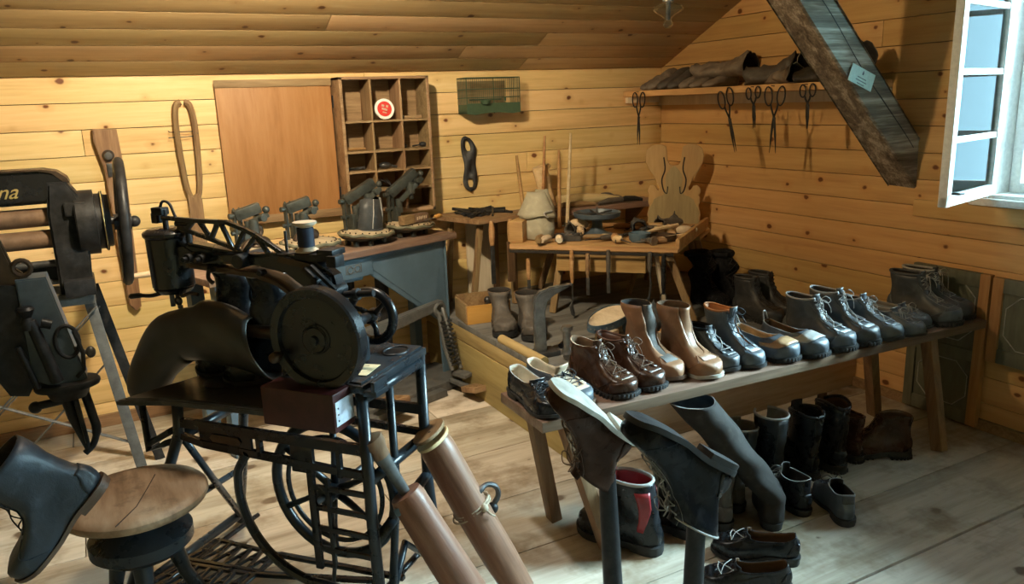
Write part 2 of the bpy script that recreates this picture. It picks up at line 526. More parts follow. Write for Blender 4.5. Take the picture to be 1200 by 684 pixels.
Z0 = 1.514
tag(build('wall_back', boards(0, YB, XL, XR + .03, 0, KZ + .02, Z0, -1), M_pine_x), kind='structure')
def gable(z):
    if z < KZ: return (YF, YB)
    t = (z - KZ) / SL
    return (YF + t, YB - t)
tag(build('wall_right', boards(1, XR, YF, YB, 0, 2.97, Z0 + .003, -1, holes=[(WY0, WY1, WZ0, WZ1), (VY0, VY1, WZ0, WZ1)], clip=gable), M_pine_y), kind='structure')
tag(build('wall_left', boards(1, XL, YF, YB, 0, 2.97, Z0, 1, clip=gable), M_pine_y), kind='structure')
tag(build('wall_front', boards(0, YF, XL, XR, 0, KZ + .02, Z0, 1), M_pine_x), kind='structure')

def roof(name, y_from, sgn):
    """boards along X climbing the slope"""
    ang = math.atan(SL)
    W = ((YB - YF) / 2) / math.cos(ang)
    g = G(); s = .012; k = 0
    while s < W:
        w = min(.1312, W - s)
        rr = random.Random(k + 90 + sgn)
        c = XL + (XR - XL) * (.15 + .7 * rr.random())
        for a, b in ((XL, c - .001), (c + .001, XR)):
            g.box(((a + b) / 2, s + w / 2, .014), (b - a, w - .004, .028), None, .004)
        s += .1312; k += 1
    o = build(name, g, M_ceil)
    o.location = (0, y_from, KZ)
    o.rotation_euler = (ang, 0, 0) if sgn > 0 else (ang, 0, PI)
    if sgn < 0: o.location = (XL + XR, y_from, KZ)
    return tag(o, kind='structure')
# back slope rises towards the camera (-Y)
ob = roof('ceiling_back', YB, -1)
of = roof('ceiling_front', YF, 1); of.name = 'ceiling_front'
of.location = (0, YF, KZ)

# wide worn floorboards running along X
g = G()
ys = [YF, -1.35, -1.0, -.62, -.25, .1, .46, .8, 1.06, 1.385, 1.70, 2.05, 2.40, 2.80, 3.26, 3.62, 3.86, YB + .02]
for i, (a, b) in enumerate(zip(ys, ys[1:])):
    gap = .010 if abs(b - 1.385) < .01 else .0035
    rr = random.Random(i + 5)
    c = XL + (XR - XL) * (.2 + .6 * rr.random())
    if 1.3 < a < 2.3: c = None
    for p, q in (((XL, XR),) if c is None else ((XL, c - .0015), (c + .0015, XR))):
        g.box(((p + q) / 2, (a + b) / 2 - gap / 2, -.02), (q - p, b - a - gap, .04), None, .003)
tag(build('floor', g, M_floor), kind='structure')
g = G(); g.box(((XL + XR) / 2, (YF + YB) / 2, -.06), (XR - XL + .3, YB - YF + .3, .02))
tag(build('floor_underlay', g, M_ldark), kind='structure')
g = G(); g.box((.77, YB - .012, .03), (4.9, .02, .06), None, .003)
g.box((XR - .012, 2.0, .02), (.022, 1.0, .05), None, .003)
tag(build('baseboard_back', g, M_old), kind='structure')

# raised working platform in the corner
PX, PY, PZ = 1.567, 2.496, .356
g = G()
x0 = PX
n = 7
w = (YB - PY) / n
for i in range(n):
    g.box(((PX + XR) / 2, PY + w * (i + .5), PZ - .015), (XR - PX, w - .003, .03), None, .003)
tag(build('platform_floor', g, M_plat_top), kind='structure')
g = G()
g.box(((PX + XR) / 2, PY + .012, .085), (XR - PX, .024, .168), None, .004)
g.box((2.42, PY + .012, .25), (1.70, .024, .155), None, .004)
g.box((2.95, PY + .004, .245), (.9, .02, .13), None, .004)
tag(build('platform_front', g, M_plat_side), kind='structure')
g = G()
g.box((PX + .012, (PY + YB) / 2 + .012, .125), (.024, YB - PY - .026, .25), None, .004)
g.box((PX + .012, (PY + YB) / 2 + .012, .29), (.024, YB - PY - .026, .07), None, .004)
g.cyl((PX + .02, 2.75, PZ + .012), (PX + .02, 3.15, PZ + .012), .022)
tag(build('platform_side', g, M_plat_sidey), kind='structure')

# unseen dark backing added behind the boards to stop light leaking through gaps
def back(name, boxes):
    g = G()
    for c, d in boxes: g.box(c, d)
    tag(build(name, g, M_ldark), kind='structure')
T_ = .04
back('wall_back_light_seal', [(((XL + XR) / 2, YB + .035 + T_ / 2, .9), (XR - XL + .3, T_, 1.9))])
back('wall_left_light_seal', [((XL - .035 - T_ / 2, (YF + YB) / 2, 1.5), (T_, YB - YF + .3, 3.3))])
XC = XR + .035 + T_ / 2
back('wall_right_light_seal', [((XC, (YF + VY0) / 2 - .06, 1.5), (T_, VY0 - YF + .06, 3.3)), ((XC, (VY1 + WY0) / 2, 1.5), (T_, WY0 - VY1 - .05, 3.3)), ((XC, (YB + WY1) / 2 + .06, 1.5), (T_, YB - WY1, 3.3)),
     ((XC, (WY0 + WY1) / 2, WZ0 / 2 - .03), (T_, WY1 - WY0 + .3, WZ0)), ((XC, (WY0 + WY1) / 2, WZ1 + .63), (T_, WY1 - WY0 + .3, 1.2)),
     ((XC, (VY0 + VY1) / 2, WZ0 / 2 - .03), (T_, VY1 - VY0 + .3, WZ0)), ((XC, (VY0 + VY1) / 2, WZ1 + .63), (T_, VY1 - VY0 + .3, 1.2))])
yc = YF - .035 - T_ / 2
back('wall_front_light_seal', [(((XL + XR) / 2, yc, .9), (XR - XL + .3, T_, 1.9))])
for nm, sg in (('ceiling_back_light_seal', -1), ('ceiling_front_light_seal', 1)):  # same added light-blocking backing above the ceiling boards
    g = G(); Wd = ((YB - YF) / 2) / math.cos(math.atan(SL))
    g.box((XL + (XR - XL) / 2, Wd / 2, .05), (XR - XL + .2, Wd + .1, .03))
    o = build(nm, g, M_ldark); tag(o, kind='structure')
    o.rotation_euler = (math.atan(SL), 0, PI if sg < 0 else 0)
    o.location = (XL + XR, YB, KZ) if sg < 0 else (0, YF, KZ)

# window in the right wall: reveal, outer closed sashes, one inner sash swung open
g = G()
D = .17
g.box((XR + D / 2, WY0 - .012, (WZ0 + WZ1) / 2), (D, .024, WZ1 - WZ0 + .04), None, .002)
g.box((XR + D / 2, WY1 + .012, (WZ0 + WZ1) / 2), (D, .024, WZ1 - WZ0 + .04), None, .002)
g.box((XR + D / 2, (WY0 + WY1) / 2, WZ1 + .012), (D, WY1 - WY0, .024), None, .002)
g.box((XR + D / 2, (WY0 + WY1) / 2, WZ0 - .012), (D, WY1 - WY0, .024), None, .002)
g.box((XR - .012, (WY0 + WY1) / 2, WZ0 - .03), (.035, WY1 - WY0 + .14, .03), None, .004)
g.box((XR - .006, WY1 + .035, (WZ0 + WZ1) / 2), (.012, .06, WZ1 - WZ0 + .1), None, .002)
g.box((XR - .006, WY0 - .035, (WZ0 + WZ1) / 2), (.012, .06, WZ1 - WZ0 + .1), None, .002)
tag(build('window_1', g, M_white), kind='structure')
g = G(); g.box((XR - .004, 1.5, WZ0 - .085), (.02, 1.5, .075), None, .003)
tag(build('trim_1', g, M_pine_y), kind='structure')

def sash(name, w, h, rows, cols, mat, parent=None):
    """in local XZ, hinge at x=0, thickness along Y"""
    t, f = .032, .042
    g = G()
    g.box((f / 2, 0, h / 2), (f, t, h), None, .004); g.box((w - f / 2, 0, h / 2), (f, t, h), None, .004)
    g.box((w / 2, 0, f / 2), (w, t * .98, f), None, .004); g.box((w / 2, 0, h - f / 2), (w, t * .98, f), None, .004)
    for i in range(1, rows):
        g.box((w / 2, 0, h * i / rows), (w - .02, t * .7, .022), None, .003)
    for i in range(1, cols):
        g.box((w * i / cols, 0, h / 2), (.022, t * .7, h - .02), None, .003)
    fr = build(name, g, M_white, parent)
    g = G(); g.box((w / 2, 0, h / 2), (w - .05, .003, h - .05))
    tag(build('window_pane', g, M_pane, fr), kind='structure')
    tag(fr, kind='structure')
    return fr
sh = WZ1 - WZ0
for i in range(2):
    s_ = sash('window_%d' % (i + 2), (WY1 - WY0) / 2 - .002, sh, 4, 1, M_white)
    s_.location = (XR + .14, WY0 + i * (WY1 - WY0) / 2, WZ0); s_.rotation_euler = (0, 0, PI / 2)
s_ = sash('window_4', .50, sh, 4, 1, M_white)
s_.location = (XR - .015, WY1 - .012, WZ0 + .004); s_.rotation_euler = (0, 0, math.radians(180 + 13))
g = G()
g.tube([(.47, .02, .05), (.47, .045, .05), (.44, .05, .05)], .005)
tag(build('sash_hook', g, M_blk_dull, s_), kind='structure')
# second window in the right wall, beside the camera
g = G()
g.box((XR + D / 2, VY0 - .012, (WZ0 + WZ1) / 2), (D, .024, sh + .04), None, .002); g.box((XR + D / 2, VY1 + .012, (WZ0 + WZ1) / 2), (D, .024, sh + .04), None, .002)
g.box((XR + D / 2, (VY0 + VY1) / 2, WZ1 + .012), (D, VY1 - VY0, .024), None, .002); g.box((XR + D / 2, (VY0 + VY1) / 2, WZ0 - .012), (D, VY1 - VY0, .024), None, .002)
tag(build('window_5', g, M_white), kind='structure')
for i in range(2):
    s_ = sash('window_%d' % (i + 6), (VY1 - VY0) / 2 - .002, sh, 4, 1, M_white)
    s_.location = (XR + .14, VY0 + i * (VY1 - VY0) / 2, WZ0); s_.rotation_euler = (0, 0, PI / 2)

# slanting roof brace, fixed to the right wall
th = math.radians(44.3)
by0, by1 = 2.252, 2.402
z_under, z_top = 1.008, 1.235
def beam_x(z, top): return XR - (z - (z_top if top else z_under)) / math.tan(th)
g = G()
zt = 2.36
prof = [(XR + .0, z_under), (XR + .0, z_top), (beam_x(zt, True), zt), (beam_x(zt, False), zt)]
tb = bmesh.new()
rings = []
NS = 14
for i in range(NS + 1):
    f = i / NS
    def P(top, y):
        z0_ = z_top if top else z_under
        z = z0_ + (zt - z0_) * f
        x = beam_x(z, top)
        w = .003 * noise.noise(V((x * 6, y * 9, z * 6 + 3)))
        return V((x, y + w, z + w * .6))
    c = .008
    r = []
    lo0, lo1, hi0, hi1 = P(False, by0), P(False, by1), P(True, by0), P(True, by1)
    for A, B, C_ in ((lo0, hi0, lo1), (lo1, lo0, hi1), (hi1, lo1, hi0), (hi0, hi1, lo0)):
        r.append(A + (C_ - A).normalized() * c); r.append(A + (B - A).normalized() * c)
    rings.append([r[1], r[0], r[2], r[3], r[4], r[5], r[6], r[7]][0:8])
# order corners round the section
rr_ = []
for r in rings:
    rr_.append(r)
g.loft(rr_, caps=True, smooth=False)
brace = build('roof_brace', g, M_beam, sharp=20)
tag(brace, 'old dark squared timber roof brace slanting down to the right wall, with a paper label', 'beam', kind='thing')
# long drying crack in the near face and the paper label on it
def near(fx, v):
    """fx: distance up along the beam, v: 0 lower edge..1 upper edge, on the face turned to the window"""
    lo = V((XR, by0, z_under)); up = V((-math.cos(th), 0, math.sin(th))); pe = V((math.sin(th), 0, math.cos(th)))
    return lo + up * fx + pe * (.159 * v) + V((.0, 0, 0))
g = G()
pts = []
for i in range(26):
    fx = .16 + i * .065
    p = near(fx, .60 + .09 * noise.noise(V((fx * 2.3, 0, 0))))
    pts.append(p + V((0, -.0005, 0)))
g.tube(pts, [.0008 + .0028 * abs(noise.noise(V((i * .31, 4, 0)))) + .0012 for i in range(26)], 6, flat=.4)
tag(build('drying_crack', g, M_ldark, brace), 'dark drying crack')
# ------------------------------------------------------------------ shoes
def foot_hw(s):
    return lerp_table([(0, .0), (.02, .36), (.06, .54), (.12, .64), (.2, .68), (.32, .66), (.45, .70), (.58, .86), (.70, .99), (.78, 1.0), (.86, .92), (.92, .76), (.965, .52), (.99, .26), (1, 0)], s)

TOE = {
    'derby': [(0, 1.0), (.008, 1.0), (.02, .992), (.032, .965), (.042, .91), (.049, .84), (.056, .76), (.066, .67), (.078, .59), (.09, .53), (.10, .49)],
    'boot': [(0, 1.0), (.01, 1.0), (.024, .99), (.038, .955), (.048, .90), (.056, .82), (.065, .73), (.078, .64), (.093, .56), (.11, .50), (.13, .46), (.155, .435), (.19, .43), (.30, .44), (.5, .45)],
    'round': [(0, 1.0), (.015, 1.0), (.032, .985), (.046, .945), (.056, .88), (.063, .79), (.071, .70), (.082, .62), (.097, .55), (.115, .50), (.135, .47), (.16, .455), (.19, .45), (.5, .46)],
    'rubber': [(0, 1.0), (.015, 1.0), (.035, .985), (.052, .94), (.064, .86), (.075, .76), (.088, .66), (.105, .58), (.125, .53), (.15, .50), (.19, .50), (.5, .52)],
}

class Shoe:
    def __init__(s, L=.28, W=.10, H=.14, toe='boot', heel=.025, sole=.010, dip=.0, back=.0, gap=0.0, gap0=.07, lean=0, flare=0, shaft=.040, slump=0, xh=.012, side=0, seed=0, lean0=.08, topw=None):
        s.__dict__.update(locals())
        s.tab = TOE[toe]
        s.r = random.Random(seed)
    def bz(s, x):
        f = x / s.L
        z = s.heel + (s.sole - s.heel) * sstep(.26, .58, f)
        return z + .010 * sstep(.75, 1.0, f) ** 1.5
    def xt(s, h):
        k = .28 / .28
        f = lerp_table(s.tab, h)
        return s.L * f + s.flare * sstep(.12, s.H, h)
    def xh_(s, h):
        return -.004 * sstep(0, .03, h) + s.xh * sstep(.03, .08, h) - s.xh * .8 * sstep(.09, .15, h) - s.flare * .5 * sstep(.12, max(.13, s.H), h)
    def pt(s, h, phi, off=0.0):
        """phi 0 at the toe/front, PI at the heel; h height above the sole"""
        H = s.H
        xh, xt = s.xh_(h), s.xt(h)
        c = math.cos(phi)
        f = (1 + c) / 2
        x = xh + (xt - xh) * f
        t = sstep(.03, .12, h)
        n = 7 - 4.8 * t
        e = abs(2 * f - 1)
        cap = max(0, 1 - e ** n) ** (1 / n)
        fw = foot_hw(max(0.001, min(.999, x / s.L))) * s.W / 2
        fw = max(fw, s.W * .2) if h > .012 else fw
        grow = 1.0 + .05 * sstep(0, .02, h)
        # sides fall in with height
        fall = 1 - .30 * sstep(.03, .10, h)
        sw = s.shaft * (.86 + .14 * sstep(.08, .16, h)) + (s.topw - s.shaft if s.topw else 0) * sstep(.12, H, h)
        w = (fw * grow * fall) * (1 - t) + sw * t
        # toe cap shoulder: near the top surface the section narrows
        y = w * cap * (1 if math.sin(phi) >= 0 else -1)
        if h < .012 and (f < .02 or f > .98):
            y *= 1
        # topline
        k = sstep(.45 * H, H, h)
        side = math.sin(phi) ** 2
        z = h - s.dip * side * k + s.back * k * (1 - f) ** 2 - 0 * k
        if s.lean: x += s.lean * max(0, h - s.lean0)
        if s.side: y += s.side * max(0, h - .08)
        if s.slump:
            q = max(0, h - .10)
            x += s.slump * .012 * math.sin(q * 55 + s.seed) * sstep(0, .04, q)
            y += s.slump * .008 * math.sin(q * 43 + phi * 2 + s.seed)
        wob = noise.noise(V((x * 22 + s.seed * 3.1, y * 22, h * 22)))
        x += wob * .0022; y += wob * .0018 * (1 if y > 0 else -1)
        p = V((x, y, s.bz(x if h < .1 else min(x, s.L * .3)) + z))
        if off:
            cx = (xh + xt) / 2
            d = V((math.cos(phi) * .9, math.sin(phi), .25 if h < .1 else 0))
            if h < .10 and abs(phi) < .7: d = V((.45, math.sin(phi) * .4, .9))
            p = p + d.normalized() * off
        return p
    def g(s, h):
        return s.gap * sstep(s.gap0, s.H, h) ** .6 if s.gap and h > s.gap0 else 0

def shoe_parts(root, S, mats, laces=0, hooks=0, tongue=True, toecap=None, collar=None, strap=None, lugs=False, facing=None,
               laceend=0, tongue_h=.015, tongue_out=0.0, quarter=None, pull=False, elastic=None, stitch=None, buckle=None, stripes=None, toeband=None, heeltab=None):
    """mats: upper, lining, edge, sole, lace"""
    mu, ml, me_, ms, mlace = mats
    H = S.H
    # --- upper
    hs = [0, .006, .014, .022, .030, .038, .045, .051, .057, .064, .072, .081, .091]
    h = .103
    while h < H - .008:
        hs.append(h); h += .014
    hs = [q for q in hs if q < H - .004] + [H]
    NP = 44
    rows = []
    for h in hs:
        gp = S.g(h)
        rows.append([S.pt(h, gp + (2 * PI - 2 * gp) * i / NP) for i in range(NP + 1)])
    g = G()
    g.loft(rows, closed=False)
    # insole plate closes the bottom
    g.bm.faces.ensure_lookup_table()
    b = G()
    bmesh.ops.remove_doubles(g.bm, verts=g.bm.verts, dist=.0004)
    o = build('upper', g, [mu, ml, me_], root, sharp=0, mods=[('SOLIDIFY', dict(thickness=.0035 if H < .25 else .004, offset=-1, material_offset=1, material_offset_rim=2))])
    # insole
    g = G()
    ring = [S.pt(.008, 2 * PI * i / 30) for i in range(30)]
    cen = [V((p.x * .985 + .002, p.y * .97, p.z + .002)) for p in ring]
    f = g.bm.faces.new([g.bm.verts.new(p) for p in cen])
    build('insole', g, ml, root)
    # --- sole with heel block
    def outline(ex, x0=-9, x1=9, n=54):
        pts = []
        for i in range(n):
            ph = 2 * PI * i / n
            f = (1 + math.cos(ph)) / 2
            x = -.004 - ex + (S.L + .004 + 2 * ex) * f
            y = (foot_hw(max(0, min(1, f))) * S.W / 2 * 1.02 + ex * .8) * (1 if math.sin(ph) > 0 else -1)
            if f < .0005 or f > .9995: y = 0
            pts.append((x, y))
        return pts
    g = G()
    ex = .0045
    n = 54
    top = []; bot = []; mid = []
    for (x, y) in outline(ex, n=n):
        z = S.bz(max(0, min(S.L, x)))
        top.append((x, y, z + .003)); mid.append((x, y * .995, z - .004))
        bot.append((x * .997 + .0005, y * .98, max(z - S.sole, 0)))
    vt = [top, mid, bot]
    g.loft(vt, closed=True)
    cb = (S.L / 2, 0)
    for ring_, fl in ((top, 0), (bot, 1)):
        # fill as strips between mirrored points
        vs = [g.bm.verts.new(p) for p in ring_]
        for i in range(0, n // 2):
            a, b_, c, d = vs[i], vs[i + 1], vs[(n - i - 1) % n], vs[(n - i) % n]
            q = []
            for v in (a, b_, c, d):
                if v not in q: q.append(v)
            if len(q) > 2:
                try: g.bm.faces.new(q)
                except ValueError: pass
    # heel block
    hb = [p for p in outline(.002, n=60) if p[0] < S.L * .30]
    if S.heel - S.sole > .004:
        up = sorted([p for p in hb if p[1] >= 0], key=lambda p: -p[0]); dn = sorted([p for p in hb if p[1] < 0], key=lambda p: p[0])
        poly = up + dn
        hh = S.heel - S.sole + .002
        g.prism(poly, hh, Matrix.Translation((0, 0, hh / 2)), bev=.0012)
        if not lugs:
            g.prism([(x * .998 + .0003, y * .99) for x, y in poly], .0015, Matrix.Translation((0, 0, hh * .45)))
    if lugs:
        pts = outline(.0062, n=46)
        for i, (x, y) in enumerate(pts):
            if S.L * .32 < x < S.L * .48: continue
            z = S.bz(max(0, min(S.L, x)))
            zb = max(0, z - S.sole) if x > S.L * .3 else 0
            a = math.atan2(y, x - S.L * .5)
            g.box((x - .004 * math.copysign(1, x - S.L / 2) * (abs(math.cos(a)) > .8), y * .97, zb + .006), (.009, .009, .013), TR((0, 0, 0)), .0015)
    build('sole', g, ms, root, sharp=30)
    # --- tongue
    if tongue:
        h0 = S.gap0 - .012
        rows = []
        N = 12
        for i in range(N + 1):
            t = i / N
            h = h0 + (H + tongue_h - h0) * t
            hh = min(h, H)
            a = (.10 + .34 * sstep(0, .7, t)) * (1 + .6 * S.gap)
            off = -.005 if S.gap > .05 else -.0015
            row = []
            for k in range(9):
                q = (k / 8 * 2 - 1)
                p = S.pt(hh, q * a, off * sstep(0, .25, t))
                p = p + V((0, 0, h - hh))
                p.x += tongue_out * sstep(.5, 1, t) + .004 * (1 - q * q) * sstep(.2, .9, t)
                row.append(p)
            rows.append(row)
        g = G(); g.loft(rows, closed=False)
        build('tongue', g, [facing or mu, ml, me_], root, sharp=0, mods=[('SOLIDIFY', dict(thickness=.003, offset=0, material_offset=1, material_offset_rim=2))])
    # --- eyelet facings
    nl = laces
    if nl:
        g = G()
        h0, h1 = S.gap0 + .001, H - .008
        for sg in (1, -1):
            rows = []
            for i in range(13):
                h = h0 - .006 + (H - .001 - h0 + .006) * i / 12
                gp = S.g(h)
                w = .20 + .22 * sstep(.06, .13, h)
                rows.append([S.pt(h, sg * (gp + .03 + (w) * k / 4), .0016) for k in range(5)])
            g.loft(rows, closed=False)
        build('eyelet_facing', g, [facing or mu, me_, me_], root, sharp=0, mods=[('SOLIDIFY', dict(thickness=.0022, offset=0, material_offset_rim=2))])
        g = G()
        E = []
        for i in range(nl):
            h = h0 + (h1 - h0) * (i / max(1, nl - 1)) ** .9
            gp = S.g(h)
            E.append((S.pt(h, gp + .17, .0055), S.pt(h, -gp - .17, .0055)))
        for i in range(nl):
            a, b_ = E[i]
            mid = (a + b_) / 2 + V((.006, 0, .003))
            if i < nl - 1:
                c, d = E[i + 1]
                for p, q in ((a, d), (b_, c)):
                    m_ = (p + q) / 2 + V((.006, 0, .004))
                    g.tube(bez([p, m_, q], 4), .0016, 6)
            if i == 0: g.tube(bez([a, mid, b_], 5), .0017, 6)
        for a, b_ in E:
            for p in (a, b_): g.ball(p, .0026, n=8)
        if laceend:
            a, b_ = E[-1]
            m_ = (a + b_) / 2 + V((.009, 0, .004))
            rr = S.r
            for sg, st in ((1, a), (-1, b_)):
                lp = [m_, m_ + V((.012, sg * .018, .012)), m_ + V((.022, sg * .036, -.004)), m_ + V((.018, sg * .022, -.014)), m_]
                g.tube(bez(lp, 5), .0016, 6)
                e = [m_, m_ + V((.018, sg * .012, -.006)), m_ + V((.03, sg * (.018 + .012 * rr.random()), -.03)), m_ + V((.034, sg * .024, -.03 - laceend))]
                e = [V((p.x, p.y, max(p.z, .006))) for p in e]
                g.tube(bez(e, 5), .0015, 6)
            g.ball(m_, .004, n=8)
        build('lace', g, mlace, root, sharp=0)
    # --- worn light topline / padded collar
    if collar:
        cm, cr = collar
        g = G()
        gp = S.g(H)
        pts = [S.pt(H, gp + (2 * PI - 2 * gp) * i / 40, -.0015) for i in range(41 if gp else 40)]
        g.tube(pts, cr, 8, closed=not gp)
        build('collar', g, cm, root, sharp=0)
    if toecap:
        tm, th_ = toecap
        g = G()
        rows = []
        for i, h in enumerate([.002, .012, .022, .032, .040, .046, .051, .055]):
            if h > th_: break
            a = .95 - .25 * sstep(.02, .05, h)
            rows.append([S.pt(h, -a + 2 * a * k / 16, .0012) for k in range(17)])
        g.loft(rows, closed=False)
        build('toe_cap', g, tm, root, sharp=0, mods=[('SOLIDIFY', dict(thickness=.0018, offset=0))])
    if quarter:
        g = G()
        for sg in (1, -1):
            pts = [S.pt(h, sg * a, .0012) for h, a in ((.004, 1.35), (.02, 1.2), (.035, .95), (.048, .62), (.058, .36), (.066, .2))]
            g.tube(bez(pts, 4), .0011, 5)
            build('side_seam', g, quarter, root, sharp=0)
            g = G()
        rows = []
        for h in (.003, .015, .03, .042, .052, .060):
            if h > H - .02: break
            a = PI - .75 + .25 * sstep(.02, .06, h)
            rows.append([S.pt(h, a + (2 * PI - 2 * a) * k / 12, .0014) for k in range(13)])
        g.loft(rows, closed=False)
        build('heel_counter', g, quarter, root, sharp=0, mods=[('SOLIDIFY', dict(thickness=.0016, offset=0))])
    if strap:
        sm, hh = strap
        g = G()
        pts_a, pts_b = [], []
        rows = []
        for k in range(17):
            ph = -1.45 + 2.9 * k / 16
            r = []
            for j in range(4):
                h = hh + .018 * j / 3 - .012 * abs(ph) / 1.4
                r.append(S.pt(min(h, H - .001), ph, .004))
            rows.append(r)
        g.loft(rows, closed=False)
        build('strap', g, sm, root, sharp=0, mods=[('SOLIDIFY', dict(thickness=.003, offset=0))])
    if pull:
        g = G()
        a = S.pt(H, PI - .12); b_ = S.pt(H, PI + .12)
        c = (a + b_) / 2 + V((-.008, 0, .028))
        g.tube(bez([a - V((0, 0, .012)), a, c + V((0, .006, 0)), c - V((0, .006, 0)), b_, b_ - V((0, 0, .012))], 5), .0024, 6, flat=1.6)
        build('pull_loop', g, me_, root, sharp=0)
    if stripes:
        sm, spec = stripes
        g = G()
        for (h0, h1, pa0, pb0, pa1, pb1) in spec:
            for sg in (1, -1):
                rows = []
                for i in range(9):
                    t = i / 8
                    pa = pa0 + (pa1 - pa0) * t; pb = pb0 + (pb1 - pb0) * t
                    rows.append([S.pt(h0 + (h1 - h0) * t, sg * (pa + (pb - pa) * j / 6), .0022) for j in range(7)])
                g.loft(rows, closed=False)
        build('side_panel', g, sm, root, sharp=0, mods=[('SOLIDIFY', dict(thickness=.002, offset=0))])
    if heeltab:
        g = G()
        rows = []
        for i in range(9):
            h = .06 + (H - .004 - .06) * i / 8
            rows.append([S.pt(h, PI - .33 + .66 * k / 6, .0018) for k in range(7)])
        g.loft(rows, closed=False)
        build('heel_strip', g, heeltab, root, sharp=0, mods=[('SOLIDIFY', dict(thickness=.002, offset=0))])
    return root

CUR = [None]
def place_shoe(name, label, toe, ang, S, mats, cat='shoe', group=None, mat=None, **kw):
    """toe: world point of the tip on its support; ang: heading of the toe, degrees from +X"""
    group = group or CUR[0]
    if mat is None:
        a = math.radians(ang)
        d = V((math.cos(a), math.sin(a), 0))
        loc = V(toe) - d * S.L
        r = thing(name, label, cat, loc, a, group)
    else:
        r = thing(name, label, cat, mat=mat, group=group)
    return shoe_parts(r, S, mats, **kw)

MB_ = (M_black, M_ldark, M_edge, M_sole, M_lace)
MBG = (M_black, M_lgrey, M_edge, M_sole, M_lace)
MGR = (M_bluegrey, M_ldark, M_edge, M_sole, M_lacegr)
MDG = (M_dkgrey, M_ldark, M_edge, M_sole, M_lacegr)
MBR = (M_brown, M_lbrown, M_edgebr, M_sole, M_lacebr)
BZ = .452
bench_group = 'shoes in a row on the long bench'
# bench standing in front of the platform, top .50
bench = thing('long_bench', 'long narrow dark plank bench on splayed legs carrying the row of shoes', 'bench', (2.15, 2.02, 0), math.radians(-2.2))
def loc_(o, p):
    q = V(p) - o.location
    return Matrix.Rotation(-o.rotation_euler.z, 3, 'Z') @ q
g = G()
g.box((0, .012, .482), (2.10, .30, .036), None, .005)
build('bench_top', g, M_bench, bench)
for (tx, ty, bx, by) in ((1.21, 1.99, 1.325, 1.91), (1.19, 2.16, 1.275, 2.17), (2.93, 1.92, 2.89, 1.80), (2.80, 2.10, 3.0, 2.19)):
    g = G(); g.bar(loc_(bench, (bx, by, 0)) + V((0, 0, .004)), loc_(bench, (tx, ty, .466)), .050, .042, (1, 0, 0), .004)
    build('leg', g, M_benchleg, bench)
for x in (1.21, 2.90):
    g = G(); g.box(loc_(bench, (x, 2.06 - (x - 2.15) * .038, .453)), (.06, .25, .022), None, .003); build('batten', g, M_bench, bench)

P = place_shoe
CUR[0] = bench_group
Z = .5005
# 1 black derby at the near end
P('derby_shoe', 'black laced derby shoe with pale lining at the near end of the bench', (1.158, 1.913, Z), -88, Shoe(L=.29, W=.112, H=.082, toe='derby', heel=.022, sole=.007, dip=.022, back=-.004, gap0=.056, gap=.35, shaft=.040, seed=1),
  (M_black, M_lcream, M_edge, M_sole, M_lace), group=None, laces=3, laceend=.05, quarter=M_black, tongue_h=.012)
P('derby_shoe', 'blue-grey laced shoe with cream tongue, second on the bench, behind the upturned brown boot', (1.288, 1.945, Z), -75, Shoe(L=.28, W=.108, H=.085, toe='derby', heel=.022, sole=.008, dip=.02, gap0=.055, gap=.5, seed=2),
  (M_bluegrey, M_lcream, M_cream, M_solebr, M_lace), laces=3, laceend=.02, tongue_h=.03, tongue_out=.012, facing=M_cream)
P('ankle_boot', 'brown laced ankle boot with cream tongue edge, third on the bench', (1.442, 1.925, Z), -80, Shoe(L=.29, W=.112, H=.128, toe='boot', heel=.026, sole=.012, dip=.012, gap0=.06, gap=.35, seed=3),
  (M_brown, M_lbrown, M_cream, M_sole, M_lacebr), laces=5, laceend=.015, quarter=M_brown, lugs=True, toecap=(M_brown, .04))
P('ankle_boot', 'dark chestnut laced ankle boot with reddish collar, fourth on the bench', (1.562, 1.930, Z), -78, Shoe(L=.29, W=.112, H=.125, toe='boot', heel=.026, sole=.012, dip=.01, gap0=.06, gap=.3, seed=4),
  (M_brown, M_chest, M_chest, M_sole, M_lacebr), laces=5, laceend=.02, quarter=M_brown, lugs=True, collar=(M_chest, .004))
P('tan_boot', 'tan leather boot with tall dark unlaced shaft, left one of the tan pair', (1.676, 1.965, Z), -84, Shoe(L=.275, W=.10, H=.215, toe='boot', heel=.022, sole=.010, dip=.0, gap0=.065, gap=.75, seed=5, shaft=.043, flare=.008, slump=.8),
  (M_tan, M_ldark, M_edgebr, M_solebr, M_lacebr), laces=0, quarter=M_tan, tongue_h=.005, facing=M_dustdk)
P('tan_boot', 'tan leather boot standing open with pale welt, right one of the tan pair', (1.790, 1.908, Z), -84, Shoe(L=.275, W=.104, H=.205, toe='boot', heel=.022, sole=.010, dip=.0, gap0=.065, gap=.7, seed=6, shaft=.044, flare=.01, slump=.5),
  (M_tan, M_lbrown, M_edgebr, M_soleworn, M_lacebr), laces=0, quarter=M_tan, tongue_h=.0, facing=M_tan)
P('low_boot', 'small dark fur-lined boot between the tan boots and the orange-lined boot', (1.893, 1.930, Z), -80, Shoe(L=.23, W=.086, H=.115, toe='boot', heel=.02, sole=.010, gap0=.06, gap=.4, seed=7),
  (M_dkgrey, M_fur, M_fur, M_sole, M_lacegr), laces=3, collar=(M_fur, .007), toecap=(M_dkgrey, .04))
